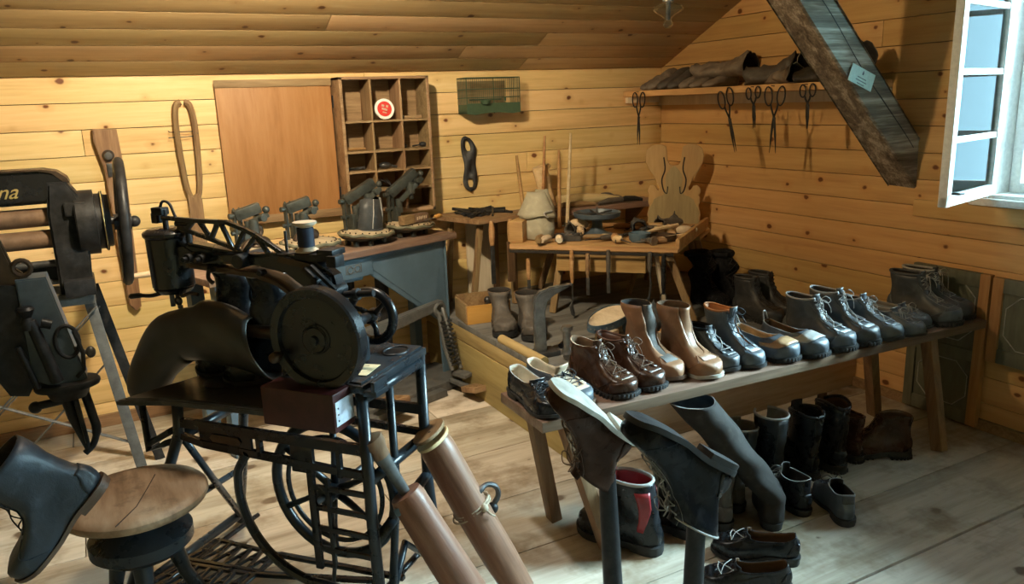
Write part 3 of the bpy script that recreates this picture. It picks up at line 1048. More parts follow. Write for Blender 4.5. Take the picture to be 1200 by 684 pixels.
P('ankle_boot', 'blue-grey laced boot with flared orange lining at the top', (1.990, 1.905, Z), -82, Shoe(L=.255, W=.10, H=.175, toe='boot', heel=.02, sole=.009, dip=.01, gap0=.062, gap=.5, seed=8, shaft=.038, flare=.012),
  (M_bluegrey, M_orl, M_orl, M_sole, M_lace), laces=4, laceend=.01, tongue_h=.012, tongue_out=.01, facing=M_bluegrey, collar=(M_orl, .004), quarter=M_dkgrey)
P('clog', 'grey clog with open tan quarter strap, left one of the two clogs', (2.140, 1.888, Z), -80, Shoe(L=.27, W=.112, H=.075, toe='round', heel=.022, sole=.012, dip=.018, gap0=.055, seed=9),
  (M_bluegrey, M_tanlt, M_edge, M_sole, M_lace), tongue=False, strap=(M_tanlt, .05), toecap=(M_bluegrey, .05), lugs=True, pull=True)
P('clog', 'grey clog with raised looped ankle strap, right one of the two clogs', (2.262, 1.862, Z), -80, Shoe(L=.27, W=.112, H=.078, toe='round', heel=.022, sole=.012, dip=.018, gap0=.055, seed=10),
  (M_bluegrey, M_lbrown, M_edge, M_sole, M_lace), tongue=False, strap=(M_edge, .056), lugs=True, pull=True)
hik = dict(W=.114, toe='round', heel=.028, sole=.016, gap0=.066)
P('hiking_boot', 'grey laced hiking boot with worn white collar edge just right of the clogs', (2.400, 1.855, Z), -80, Shoe(L=.29, H=.155, gap=.3, seed=11, dip=.008, **hik), (M_dkgrey, M_ldark, M_edge, M_sole, M_lacegr), laces=6, laceend=.02, lugs=True, collar=(M_edge, .0035), quarter=M_bluegrey, toecap=(M_bluegrey, .046))
P('hiking_boot', 'grey laced hiking boot with long hanging lace, second boot right of the clogs', (2.530, 1.853, Z), -80, Shoe(L=.29, H=.162, gap=.35, seed=12, dip=.008, **hik), (M_dkgrey, M_ldark, M_edge, M_sole, M_lacegr), laces=5, laceend=.03, lugs=True, collar=(M_edge, .0035), quarter=M_bluegrey)
P('work_shoe', 'light grey laced work shoe beside the second hiking boot', (2.660, 1.845, Z), -78, Shoe(L=.29, W=.108, H=.13, toe='boot', heel=.022, sole=.010, gap0=.058, gap=.4, seed=13, dip=.014), (M_bluegrey, M_ldark, M_edge, M_sole, M_lacegr), laces=4, laceend=.05, collar=(M_edge, .003), quarter=M_bluegrey)
P('slipper_shoe', 'light grey pointed low shoe with knotted white lace near the far bench end', (2.775, 1.830, Z), -78, Shoe(L=.27, W=.10, H=.085, toe='derby', heel=.018, sole=.007, gap0=.056, gap=.4, seed=14, dip=.02), (M_bluegrey, M_lgrey, M_edge, M_sole, M_lacegr), laces=2, laceend=.02, collar=(M_edge, .003))
P('slipper_shoe', 'light grey pointed low shoe partly behind its mate at the far bench end', (2.885, 1.880, Z), -74, Shoe(L=.27, W=.10, H=.08, toe='derby', heel=.018, sole=.007, gap0=.056, gap=.4, seed=15, dip=.02), (M_bluegrey, M_lgrey, M_edge, M_sole, M_lacegr), laces=2, laceend=.01)

P('mountain_boot', 'large grey mountain boot at the far bench end, left one of its pair', (3.005, 1.835, Z), -82, Shoe(L=.30, H=.165, W=.112, toe='round', heel=.03, sole=.018, gap0=.07, gap=.35, seed=16, dip=.004, flare=.006), (M_dkgrey, M_ldark, M_edge, M_sole, M_lacegr), laces=6, laceend=.02, lugs=True, collar=(M_dkgrey, .006), quarter=M_bluegrey, toecap=(M_bluegrey, .05))
P('mountain_boot', 'large grey padded mountain boot last on the bench, nearest the right wall', (3.128, 1.86, Z), -80, Shoe(L=.30, H=.165, W=.112, toe='round', heel=.03, sole=.018, gap0=.07, gap=.35, seed=17, dip=.004, flare=.006), (M_dkgrey, M_ldark, M_edge, M_sole, M_lacegr), laces=6, laceend=.10, lugs=True, collar=(M_edge, .005), quarter=M_bluegrey)
CUR[0] = 'boots and shoes on the floor under the bench'
# shoes standing on the floor under and before the bench (heels turned to the camera)
def HS(heel_px_pt, ang, L):
    a = math.radians(ang)
    return V(heel_px_pt) + V((math.cos(a), math.sin(a), 0)) * L
def PH(name, label, heel, ang, S, mats, **kw):
    return place_shoe(name, label, HS((heel[0], heel[1], .0005), ang, S.L), ang, S, mats, **kw)
PH('ski_boot', 'black leather ski boot with red side panel and buckles, lying under the near bench end', (1.455, 1.80), 114, Shoe(L=.31, W=.12, H=.215, toe='rubber', heel=.03, sole=.022, gap0=.09, gap=.15, seed=31, shaft=.05, topw=.054, lean=.25),
   (M_black, M_redl, M_edge, M_sole, M_lace), laces=5, collar=(M_edge, .006), stripes=(M_redl, [(.05, .19, 2.15, 2.35, 2.0, 2.85)]), tongue_h=.01)
PH('ski_boot', 'black ski boot with red panel mostly hidden behind the dark post', (1.63, 1.80), 112, Shoe(L=.31, W=.12, H=.21, toe='rubber', heel=.03, sole=.022, gap0=.09, gap=.15, seed=32, shaft=.05, topw=.052, lean=.25),
   (M_black, M_redl, M_edge, M_sole, M_lace), laces=5, collar=(M_edge, .005), stripes=(M_redl, [(.05, .19, 2.1, 2.4, 2.0, 2.85)]))
PH('brown_boot', 'dark brown ankle boot under the bench, left one of two behind the flopped boot', (1.735, 1.79), 80, Shoe(L=.28, W=.105, H=.22, toe='boot', heel=.03, sole=.012, gap0=.065, gap=.2, seed=33, shaft=.046),
   (M_dustdk, M_lbrown, M_edgebr, M_sole, M_lace), laces=5, heeltab=M_dustdk, quarter=M_dustdk)
PH('brown_boot', 'dark brown ankle boot under the bench, right one of two behind the flopped boot', (1.86, 1.86), 80, Shoe(L=.28, W=.105, H=.22, toe='boot', heel=.03, sole=.012, gap0=.065, gap=.2, seed=34, shaft=.046),
   (M_dustdk, M_lbrown, M_edgebr, M_sole, M_lace), laces=5, heeltab=M_dustdk, quarter=M_dustdk)
PH('tall_rubber_boot', 'tall blue-grey boot with its shaft flopped over to the left, on the floor', (1.865, 1.715), 48, Shoe(L=.27, W=.105, H=.42, toe='rubber', heel=.024, sole=.010, seed=35, shaft=.055, topw=.075, side=.80, lean=-.12, slump=.5),
   (M_bluegrey, M_ldark, M_edge, M_sole, M_lace), tongue=False, quarter=M_bluegrey)
PH('lined_boot', 'black boot with grey lined opening, leftmost in the row of boots under the bench', (2.035, 1.985), 84, Shoe(L=.27, W=.10, H=.20, toe='boot', heel=.026, sole=.012, gap0=.07, gap=.25, seed=36, shaft=.050, topw=.056),
   (M_black, M_lgrey, M_edge, M_sole, M_lace), laces=0, heeltab=M_dkgrey, collar=(M_edge, .004))
PH('lined_boot', 'tall black boot with wide grey lining split at the front, under the bench', (2.125, 1.93), 82, Shoe(L=.28, W=.105, H=.245, toe='boot', heel=.028, sole=.012, gap0=.09, gap=.45, seed=37, shaft=.050, topw=.058, flare=.008),
   (M_black, M_lgrey, M_edge, M_sole, M_lace), laces=0, heeltab=M_dkgrey, quarter=M_dkgrey, collar=(M_edge, .005), tongue=False)
PH('winter_boot', 'black padded winter boot with lace loops, third in the row under the bench', (2.275, 1.895), 84, Shoe(L=.30, W=.115, H=.225, toe='round', heel=.03, sole=.018, gap0=.08, gap=.3, seed=38, shaft=.050, topw=.054, dip=-.01, lean=-.05),
   (M_black, M_ldark, M_black, M_sole, M_lacegr), laces=6, lugs=True, quarter=M_black, heeltab=M_black, collar=(M_black, .008), tongue_h=.03)
PH('winter_boot', 'tall black winter boot with brown lined opening, fourth in the row under the bench', (2.405, 1.875), 86, Shoe(L=.30, W=.115, H=.235, toe='round', heel=.03, sole=.018, gap0=.08, gap=.3, seed=39, shaft=.048, topw=.050, dip=-.02),
   (M_black, M_lbrown, M_black, M_sole, M_lacegr), laces=6, lugs=True, quarter=M_black, heeltab=M_black, collar=(M_black, .007), tongue_h=.02)
PH('walking_shoe', 'dark brown low walking boot seen from the heel, beside the tall winter boot', (2.535, 1.90), 84, Shoe(L=.28, W=.095, H=.165, toe='boot', heel=.028, sole=.016, gap0=.07, gap=.25, seed=40, shaft=.036, dip=.01),
   (M_brown, M_lbrown, M_brown, M_sole, M_lacebr), laces=4, lugs=True, heeltab=M_brown, collar=(M_brown, .006))
PH('walking_shoe', 'dark brown ankle boot turned sideways, last on the floor before the bench leg', (2.75, 1.835), 142, Shoe(L=.285, W=.105, H=.145, toe='boot', heel=.03, sole=.018, gap0=.075, gap=.2, seed=41, dip=-.01, shaft=.042),
   (M_brown, M_lbrown, M_brown, M_sole, M_lacebr), laces=4, lugs=True, heeltab=M_brown, quarter=M_brown)
PH('low_shoe', 'small black shoe with a white lace in front of the boot row', (2.04, 1.72), 88, Shoe(L=.25, W=.095, H=.115, toe='derby', heel=.022, sole=.010, gap0=.06, gap=.4, seed=42, dip=.01, shaft=.044),
   (M_black, M_ldark, M_edge, M_sole, M_lacegr), laces=3, laceend=.01, quarter=M_black, tongue_h=.02)
PH('low_shoe', 'blue-black low shoe with black elastic laces, farthest out on the floor to the right', (2.10, 1.60), 60, Shoe(L=.255, W=.10, H=.092, toe='derby', heel=.022, sole=.010, gap0=.058, gap=.35, seed=43, dip=.012, shaft=.042),
   (M_bluegrey, M_ldark, M_edge, M_sole, M_lace), laces=3, laceend=.02, heeltab=M_dkgrey)
PH('buckle_shoe', 'black buckled low shoe with brown inside, rear one of the front pair on the floor', (1.79, 1.535), 132, Shoe(L=.265, W=.095, H=.078, toe='derby', heel=.026, sole=.008, gap0=.055, gap=.2, seed=44, dip=.024, shaft=.041, back=-.006),
   (M_black, M_lbrown, M_black, M_sole, M_lacegr), laces=2, quarter=M_black, tongue_h=.012)
PH('buckle_shoe', 'black buckled low shoe with brown inside, nearest the camera at the bottom edge', (1.655, 1.445), 143, Shoe(L=.265, W=.097, H=.078, toe='derby', heel=.026, sole=.008, gap0=.055, gap=.2, seed=45, dip=.024, shaft=.041, back=-.006),
   (M_black, M_lbrown, M_black, M_sole, M_lacegr), laces=2, quarter=M_black, tongue_h=.012)

CUR[0] = 'boots standing on the platform'
# ---- on the platform
ZP = PZ + .0005
P('work_boot', 'heavy worn brown-black boot at the platform edge, left of two', (1.625, 3.16, ZP), -108, Shoe(L=.27, W=.115, H=.165, toe='round', heel=.03, sole=.022, gap0=.07, seed=51, shaft=.050, topw=.058), (M_dustdk, M_ldark, M_edgebr, M_sole, M_lace), tongue=False, quarter=M_dustdk, toecap=(M_dustdk, .05))
P('work_boot', 'heavy worn brown-black boot at the platform edge, right of two, next to the iron foot', (1.715, 3.03, ZP), -106, Shoe(L=.27, W=.115, H=.165, toe='round', heel=.03, sole=.022, gap0=.07, seed=52, shaft=.050, topw=.058), (M_dustdk, M_ldark, M_edgebr, M_sole, M_lace), tongue=False, quarter=M_dustdk, toecap=(M_dustdk, .05))
P('fleece_boot', 'shaggy black fleece boot by the right wall, left of two', (2.80, 2.94, ZP), -92, Shoe(L=.27, W=.11, H=.25, toe='round', heel=.02, sole=.012, gap0=.09, gap=.2, seed=53, shaft=.055, topw=.062, slump=1.5), (M_fur, M_fur, M_fur, M_sole, M_lace), laces=5, collar=(M_fur, .014))
P('fleece_boot', 'shaggy black fleece boot by the right wall, right of two', (2.925, 2.91, ZP), -92, Shoe(L=.27, W=.11, H=.24, toe='round', heel=.02, sole=.012, gap0=.09, gap=.2, seed=54, shaft=.055, topw=.062, slump=1.5), (M_fur, M_fur, M_fur, M_sole, M_lace), laces=5, collar=(M_fur, .014))
P('hiking_boot', 'black hiking boot on the platform just behind the clogs', (2.83, 2.60, ZP), -84, Shoe(L=.29, H=.175, gap=.3, seed=55, **hik), (M_black2, M_ldark, M_black2, M_sole, M_lace), laces=6, lugs=True, collar=(M_black2, .006), quarter=M_black2)
P('hiking_boot', 'black hiking boot on the platform nearest the right wall', (2.96, 2.63, ZP), -84, Shoe(L=.29, H=.175, gap=.3, seed=56, **hik), (M_black2, M_ldark, M_black2, M_sole, M_lace), laces=6, lugs=True, collar=(M_black2, .006), quarter=M_black2)

CUR[0] = None
# ---- boots worked on, upturned on the iron posts
def basis(o, xdir, zdir):
    x = V(xdir).normalized(); z = V(zdir); z = (z - x * z.dot(x)).normalized(); y = z.cross(x)
    m = Matrix((x, y, z)).transposed().to_4x4(); m.translation = V(o); return m
place_shoe('upturned_boot', 'brown upturned boot with pale worn sole resting on the left dark post', None, 0,
   Shoe(L=.285, W=.100, H=.14, toe='derby', heel=.018, sole=.008, gap0=.066, gap=.2, seed=61, shaft=.037, lean=-.85, lean0=.055, slump=.5),
   (M_brownmatt, M_chest, M_edgebr, M_soleworn, M_lacebr), cat='boot', mat=basis((1.085, 1.44, .648), (-.765, .03, .64), (-.56, .26, -.70)), laces=4, laceend=.03, quarter=M_brownmatt)
place_shoe('upturned_boot', 'black upturned boot with torn heel and loose laces on the right dark post', None, 0,
   Shoe(L=.29, W=.105, H=.145, toe='boot', heel=.024, sole=.010, gap0=.066, gap=.3, seed=62, shaft=.040, lean=-.6, lean0=.055, slump=.4),
   (M_blackmatt, M_ldark, M_edge, M_sole, M_lacegr), cat='boot', mat=basis((1.195, 1.215, .635), (-.80, .28, .53), (-.52, .08, -.80)), laces=5, laceend=.04, quarter=M_black, collar=(M_edge, .003))
place_shoe('upturned_boot', 'black buttoned ankle boot leaning toe-down against the round stool', None, 0,
   Shoe(L=.285, W=.105, H=.20, toe='derby', heel=.018, sole=.007, gap0=.075, gap=.12, seed=63, shaft=.050, topw=.062, slump=.3, lean=.1),
   (M_dkblue, M_ldark, M_black, M_solebr, M_lace), cat='boot', mat=basis((-.068, 1.925, .628), (-.71, .05, -.70), (-.70, -.05, .71)), laces=4, quarter=M_dkblue, tongue=False)

def post(x, y, top, lab):
    t = thing('shoe_post', lab, 'stand', (x, y, 0))
    d = V(top) - V((x, y, 0))
    g = G(); g.tube([(0, 0, .02), d * .35 + V((.001, 0, 0)), d * .7, d], [.027, .0255, .0235, .021], 12)
    build('pole', g, M_blk_dull, t)
    g = G(); g.lathe([(0, 0), (.10, 0), (.10, .015), (.05, .03), (.032, .05), (0, .05)], None, 24); build('base', g, M_blk_dull, t)
post(1.045, 1.47, (1.02, 1.475, .585), 'dark post carrying the brown upturned boot')
post(1.085, 1.235, (1.10, 1.232, .55), 'dark post carrying the black upturned boot, nearer the camera')
# ------------------------------------------------------------------ treadle patching machine
AP = math.radians(-50.27)
MP = TR((.136, 2.247, 0), rz=AP)
def wp(x, y, z): return MP @ V((x, y, z))
st = thing('treadle_stand', 'black cast-iron treadle stand with lattice foot plate and raised right table', 'machine stand', (.136, 2.247, 0), AP)
BL = M_blkblue
M_tabletop = metal('worn_grey_tabletop', (.055, .05, .042), .2, .42, .3, ((.03, .028, .025), .55))
r = .0155
A, C_ = (.585, 0), (.585, .30)
def tb_(name, segs, mat=BL, rad=r, parent=st):
    g = G()
    for s in segs: g.tube(s, rad, 10)
    return build(name, g, mat, parent, sharp=0)
# right end frame
tb_('leg', [[(.585, 0, .77), (.585, 0, .40), (.60, -.01, .10), (.62, -.03, .012)]])
tb_('leg', [[(.585, .30, .77), (.585, .30, .40), (.60, .31, .10), (.62, .33, .012)]])
tb_('leg', [[(.585, .13, .755), (.585, .13, .45), (.60, .03, .10)]], rad=.011)
tb_('brace', [[(.585, 0, .745), (.585, .30, .745)]])
tb_('brace', [[(.585, 0, .52), (.585, .30, .52)]])
tb_('brace', [[(.585, 0, .34), (.585, .30, .40)]])
tb_('brace', [[(.60, .31, .10), (.585, .15, .26), (.60, -.01, .10)]], rad=.011)
tb_('brace', [[(.585, 0, .62), (.585, .08, .54), (.585, .13, .52)]], rad=.010)
# left end frame, splayed feet
tb_('leg', [[(-.03, 0, .66), (-.04, 0, .57), (-.15, -.03, .30), (-.27, -.08, .02)]])
tb_('leg', [[(-.03, .28, .66), (-.06, .29, .56), (-.16, .36, .30), (-.27, .43, .04), (-.285, .445, .012)]])
tb_('leg', [[(-.05, .02, .55), (-.12, .18, .33), (-.26, .42, .05)]], rad=.011)
tb_('brace', [[(-.05, .02, .555), (-.06, .28, .555)]])
tb_('brace', [[(-.27, -.08, .035), (-.27, .43, .045)]])
tb_('brace', [[(-.16, -.03, .28), (-.16, .35, .28)]], rad=.010)
tb_('brace', [[(-.045, .03, .55), (-.10, .00, .53), (-.165, .0, .50), (-.165, .0, .665)], [(-.165, .0, .52), (-.05, .02, .585)]], rad=.010)
# long casting along the front with name plate opening
g = G()
def rail(y, z0, z1, th=.014):
    g.prism([(-.035, z1 - .026), (-.035, z1), (.59, z1 + .002), (.59, z1 - .028)], th, Matrix.Translation((0, y, 0)) @ rotm(PI / 2))
    g.prism([(-.03, z0 + .012), (.05, z0 - .004), (.59, z0 - .02), (.59, z0), (.05, z0 + .018), (-.03, z0 + .03)], th, Matrix.Translation((0, y, 0)) @ rotm(PI / 2))
rail(0, .545, .62)
g.box((.13, 0, .578), (.18, .010, .075), None, .003)
g.box((.245, 0, .575), (.016, .014, .07), None, .002)
g.box((.385, 0, .56), (.07, .012, .085), None, .002)
g.box((.50, 0, .56), (.014, .014, .08), None, .002)
build('front_rail', g, M_blk, st)
g = G(); rail(.29, .545, .62); build('back_rail', g, M_blk, st)
g = G()
g.prism([(-.055, 0), (-.045, .011), (.045, .011), (.055, 0), (.045, -.011), (-.045, -.011)], .003, Matrix.Translation((.135, -.008, .578)) @ rotm(PI / 2), bev=.0006)
build('name_plate', g, M_bronze, st)
# curved wheel guard and drop arms
g = G()
gd = [(.20 + .0, 0, .545)] + [(.40 + .245 * math.cos(math.radians(a)), 0, .43 + .245 * math.sin(math.radians(a))) for a in range(165, 276, 10)] + [(.52, 0, .17), (.585, 0, .13)]
g.tube(bez(gd, 3), .013, 8)
g.box((.405, 0, .40), (.022, .012, .33), None, .003)
for z in (.30, .36, .42, .48): g.box((.495, 0, z), (.18, .010, .014), None, .002)
g.box((.455, 0, .38), (.012, .010, .26), None, .002)
build('wheel_guard', g, M_blk, st)
# big spoked flywheel
WM = Matrix.Translation((.40, .10, .42)) @ rotm(PI / 2)
g = G(); g.ring((0, 0, 0), .195, .015, WM, 44, 10); g.ring((0, 0, 0), .155, .007, WM, 40, 8); g.cyl((.40, .05, .42), (.40, .15, .42), .026)
for k in range(6):
    a = k * PI / 3 + .3
    p = WM @ V((.02 * math.cos(a), .02 * math.sin(a), 0)); q = WM @ V((.19 * math.cos(a + .15), .19 * math.sin(a + .15), 0))
    g.tube([p, (p + q) / 2, q], [.012, .008, .010], 8)
fw = build('drive_wheel', g, M_blkblue, st, sharp=0)
g = G(); g.tube([(.44, .03, .40), (.44, .02, .25), (.40, .05, .13)], .006, 8); g.cyl((.40, .0, .42), (.40, .3, .42), .009); build('crank_rod', g, M_iron, st)
# treadle foot plate, open lattice
g = G()
pz = .10
cor = [(-.20, -.06), (-.18, .22), (.10, .19), (.10, -.03)]
def pl(u, v_):
    a = V((*cor[0], pz)).lerp(V((*cor[3], pz)), u); b = V((*cor[1], pz)).lerp(V((*cor[2], pz)), u)
    p = a.lerp(b, v_); p.z = pz - .02 * (1 - u); return p
def lb(u0, v0, u1, v1, w=.010): g.bar(pl(u0, v0), pl(u1, v1), w, .010, (0, 0, 1), .002)
for v_ in (0, .48, .56, 1): lb(0, v_, 1, v_, .014)
for u in (0, 1): lb(u, 0, u, 1, .014)
for base in (0, .56):
    hh = .48 if base == 0 else .44
    for k in range(6):
        lb(k / 6, base, (k + .5) / 6, base + hh, .008); lb((k + .5) / 6, base + hh, (k + 1) / 6, base, .008)
        lb((k + .25) / 6, base + hh * .5, (k + .75) / 6, base + hh * .5, .006)
g.bar(pl(1, 1), (.56, .17, .13), .018, .014, (0, 0, 1), .003)
g.bar(pl(1, .5), (.50, .15, .12), .018, .014, (0, 0, 1), .003)
g.bar(pl(1, .0), (.50, .10, .12), .016, .012, (0, 0, 1), .003)
g.cyl((.53, .0, .12), (.53, .31, .12), .010)
g.cyl((-.16, -.06, .078), (-.16, .40, .078), .008)
build('foot_plate', g, M_blk, st)
# left table with wing
g = G()
g.prism([(-.175, -.075), (-.02, -.03), (.33, -.01), (.345, .0), (.345, .30), (-.05, .30), (-.10, .16)], .016, Matrix.Translation((0, 0, .675)), bev=.003)
g.prism([(-.155, -.06), (-.01, -.015), (.32, .005), (.32, .285), (-.04, .285), (-.085, .15)], .004, Matrix.Translation((0, 0, .684)))
build('work_table', g, M_tabletop, st)
g = G(); g.lathe([(0, .686), (.052, .686), (.054, .692), (.042, .697), (.012, .700), (0, .700)], Matrix.Translation((.03, .12, 0)), 28); build('dished_plate', g, M_iron, st)
# right table
g = G()
g.box((.475, .15, .775), (.25, .33, .022), None, .004)
g.box((.475, .15, .789), (.232, .31, .006), None, .002)
g.box((.61, .02, .765), (.05, .06, .016), None, .003); g.box((.625, .02, .782), (.012, .06, .03), None, .003)
build('table_plate', g, M_blkblue, st)
g = G(); g.ring((0, 0, 0), .032, .004, TR((.545, .24, .793)), 24, 8, sx=1, sy=1.3); g.lathe([(0, 0), (.03, 0), (.03, .001), (0, .001)], TR((.545, .24, .7925)), 24); build('cup_rim', g, M_blk_dull, st)
g = G(); g.cyl((.34, .02, .67), (.34, .02, .86), .005); g.cyl((.34, .02, .86), (.39, .0, .86), .005); build('guide_rod', g, M_blk_dull, st)

# things lying on the stand
t = thing('paper_card', 'cream card lying on the raised right table of the stand', 'card', wp(.50, .07, .7935), AP + .12)
g = G(); g.box((0, 0, .0008), (.15, .085, .0012)); build('sheet', g, M_paper, t)
g = G()
for k in range(5):
    g.box((-.005, .028 - k * .013, .0016), (.11 - .03 * (k % 2), .0018, .0003))
build('printed_lines', g, M_bronze, t)
t = thing('drawer_box', 'dark red-brown wooden box with pale enamel plate under the black wheel', 'box', wp(.455, -.045, .685), AP)
g = G(); g.box((0, 0, .05), (.215, .085, .10), None, .004); build('box_body', g, M_redwood, t)
g = G(); g.box((.1085, 0, .048), (.003, .075, .062), None, .001); build('end_plate', g, M_whiteplate, t)
g = G()
for k in range(3): g.box((.1105, -.028, .03 + .016 * k), (.001, .004, .004))
build('plate_rivets', g, M_ink, t)

# ---- sewing head
hd = thing('patching_machine', 'black cast-iron patching sewing machine head with lattice lever and big wheel', 'sewing machine', (.136, 2.247, 0), AP)
Y0 = .13
def prof(name, poly, th, mat, y=Y0, bev=.004, parent=hd):
    g = G(); g.prism(poly, th, Matrix.Translation((0, y, 0)) @ rotm(PI / 2), bev=bev); return build(name, g, mat, parent)
# swan arm
prof('arm', [(-.10, 1.09), (-.02, 1.10), (.10, 1.085), (.20, 1.075), (.30, 1.085), (.40, 1.065), (.455, 1.03), (.47, .96), (.47, .80), (.40, .80), (.405, .93), (.37, .985), (.30, 1.03), (.20, 1.045), (.10, 1.045), (0, 1.03), (-.10, 1.02)], .05, M_blk, bev=.008)
prof('arm_edge', [(-.02, 1.045), (.12, 1.035), (.21, 1.03), (.28, 1.01), (.35, .965), (.385, .90), (.375, .895), (.34, .955), (.275, .995), (.21, 1.013), (.12, 1.02), (-.02, 1.03)], .064, M_bronze, bev=.003)
# head drum
g = G()
g.cyl((-.115, Y0, .965), (-.115, Y0, 1.115), .058, .060, 28)
g.lathe([(0, 0), (.062, 0), (.066, .006), (.066, .014), (.062, .018), (.05, .024), (0, .026)], TR((-.115, Y0, 1.112)), 28)
g.cyl((-.115, Y0, .95), (-.115, Y0, .967), .05, .056, 24)
build('head_drum', g, M_blk, hd, sharp=30)
g = G(); g.cyl((-.115, Y0, 1.13), (-.115, Y0, 1.19), .008); g.box((-.13, Y0, 1.185), (.04, .03, .022), None, .004); g.box((-.145, Y0, 1.165), (.022, .024, .03), None, .003)
g.tube(bez([(-.13, Y0, 1.19), (-.115, Y0, 1.212), (-.09, Y0, 1.205), (-.075, Y0, 1.17), (-.055, Y0, 1.155)], 5), .004, 8)
g.cyl((-.075, Y0, 1.150), (-.02, Y0, 1.152), .009); g.cyl((-.035, Y0, 1.14), (-.035, Y0, 1.06), .009)
build('needle_bar_linkage', g, M_blk_dull, hd)
g = G(); g.cyl((-.13, Y0, .97), (-.13, Y0, .905), .007); g.cyl((-.112, Y0, .97), (-.105, Y0, .90), .006); g.tube(bez([(-.10, Y0, .91), (-.10, Y0, .885), (-.12, Y0, .875), (-.155, Y0, .872)], 4), .005, 8)
build('needle_bar', g, M_iron, hd)
g = G(); g.tube(bez([(-.10, Y0 - .03, .962), (-.15, Y0 - .05, .948), (-.20, Y0 - .05, .945), (-.235, Y0 - .05, .94)], 5), [.006] * 10 + [.008] * 6, 8)
g.tube(bez([(-.07, Y0 - .02, .96), (-.05, Y0 - .04, .95), (-.02, Y0 - .04, .96), (.01, Y0 - .04, .958)], 5), .005, 8); g.ring((-.065, .0, 0), .010, .004, TR((0, Y0 - .04, .935), PI / 2), 14, 6)
build('turning_lever', g, M_blk_dull, hd)
# triangular lattice lever above the arm
g = G()
def tw(p, q, w=.012): g.bar((p[0], Y0 - .01, p[1]), (q[0], Y0 - .01, q[1]), .012, w, (0, 1, 0), .003)
top = [(-.115, 1.168), (.0, 1.162), (.115, 1.160), (.175, 1.142), (.21, 1.128), (.32, 1.066)]
bot = [(-.06, 1.142), (.03, 1.118), (.11, 1.095), (.18, 1.072), (.23, 1.062), (.32, 1.06)]
for a, b in zip(top, top[1:]): tw(a, b, .014)
for a, b in zip(bot, bot[1:]): tw(a, b, .012)
tw((.0, 1.160), (-.03, 1.135), .010)
for a, b in (((.02, 1.160), (.055, 1.112)), ((.085, 1.158), (.055, 1.112)), ((.095, 1.158), (.125, 1.092)), ((.175, 1.14), (.14, 1.09)), ((.21, 1.125), (.165, 1.078)), ((.215, 1.12), (.255, 1.066))): tw(a, b, .011)
build('lattice_lever', g, M_blk, hd)
g = G(); g.tube(bez([(-.05, Y0 - .02, 1.10), (0, Y0 - .02, 1.075), (.06, Y0 - .02, 1.072), (.17, Y0 - .02, 1.074)], 5), .006, 8); g.cyl((.17, Y0 - .05, 1.06), (.17, Y0 + .05, 1.06), .020)
for x in (.0, .045): g.cyl((x, Y0 - .055, 1.062), (x, Y0 + .02, 1.062), .013); g.cyl((x, Y0 - .07, 1.062), (x, Y0 - .05, 1.062), .007)
g.cyl((.235, Y0 - .045, 1.03), (.235, Y0 - .02, 1.03), .008); g.cyl((.07, Y0 - .05, 1.03), (.07, Y0 - .02, 1.03), .006)
g.tube(bez([(.055, Y0 - .03, 1.04), (.06, Y0 - .045, 1.01), (.075, Y0 - .045, .995)], 4), .006, 8)
build('tension_screws', g, M_blk_dull, hd)
# top mechanism at the back end
g = G()
g.box((.40, Y0, 1.075), (.12, .05, .02), None, .004); g.box((.44, Y0, 1.09), (.05, .06, .016), None, .003); g.box((.465, Y0 - .02, 1.07), (.03, .04, .03), None, .004)
g.bar((.38, Y0 - .04, 1.05), (.46, Y0 - .04, .985), .014, .016, (0, 1, 0)); g.bar((.41, Y0 - .05, 1.06), (.48, Y0 - .05, 1.0), .010, .012, (0, 1, 0))
g.cyl((.455, Y0 - .06, .99), (.455, Y0 + .02, .99), .016); g.cyl((.42, Y0 - .06, 1.02), (.42, Y0, 1.02), .010)
g.cyl((.46, Y0, .975), (.56, Y0, .985), .009); g.cyl((.50, Y0, .978), (.515, Y0, .98), .016)
build('cam_mechanism', g, M_blk_dull, hd)
g = G(); g.prism([(-.05, -.008), (-.055, 0), (-.05, .008), (.05, .008), (.055, 0), (.05, -.008)], .002, TR((.34, Y0 - .027, 1.06), PI / 2, 0.15), bev=.0004); build('maker_plate', g, M_bronze, hd)
g = G(); g.cyl((.30, Y0, 1.075), (.30, Y0, 1.14), .004); g.lathe([(0, 0), (.026, 0), (.026, .004), (0, .006)], TR((.30, Y0, 1.078)), 22); build('spool_pin', g, M_iron, hd)
g = G(); g.cyl((.365, Y0, 1.075), (.365, Y0, 1.16), .004); build('spool_pin', g, M_iron, hd)
# lower horn carrying the boot
g = G(); g.cyl((-.16, Y0, .845), (.36, Y0, .855), .014, .022); build('horn', g, M_bronze, hd)
g = G(); g.box((.42, Y0, .80), (.13, .07, .055), None, .008); g.cyl((.36, Y0, .855), (.46, Y0, .86), .030); g.box((.40, Y0, .83), (.09, .05, .06), None, .01); build('bed_casting', g, M_blk, hd)
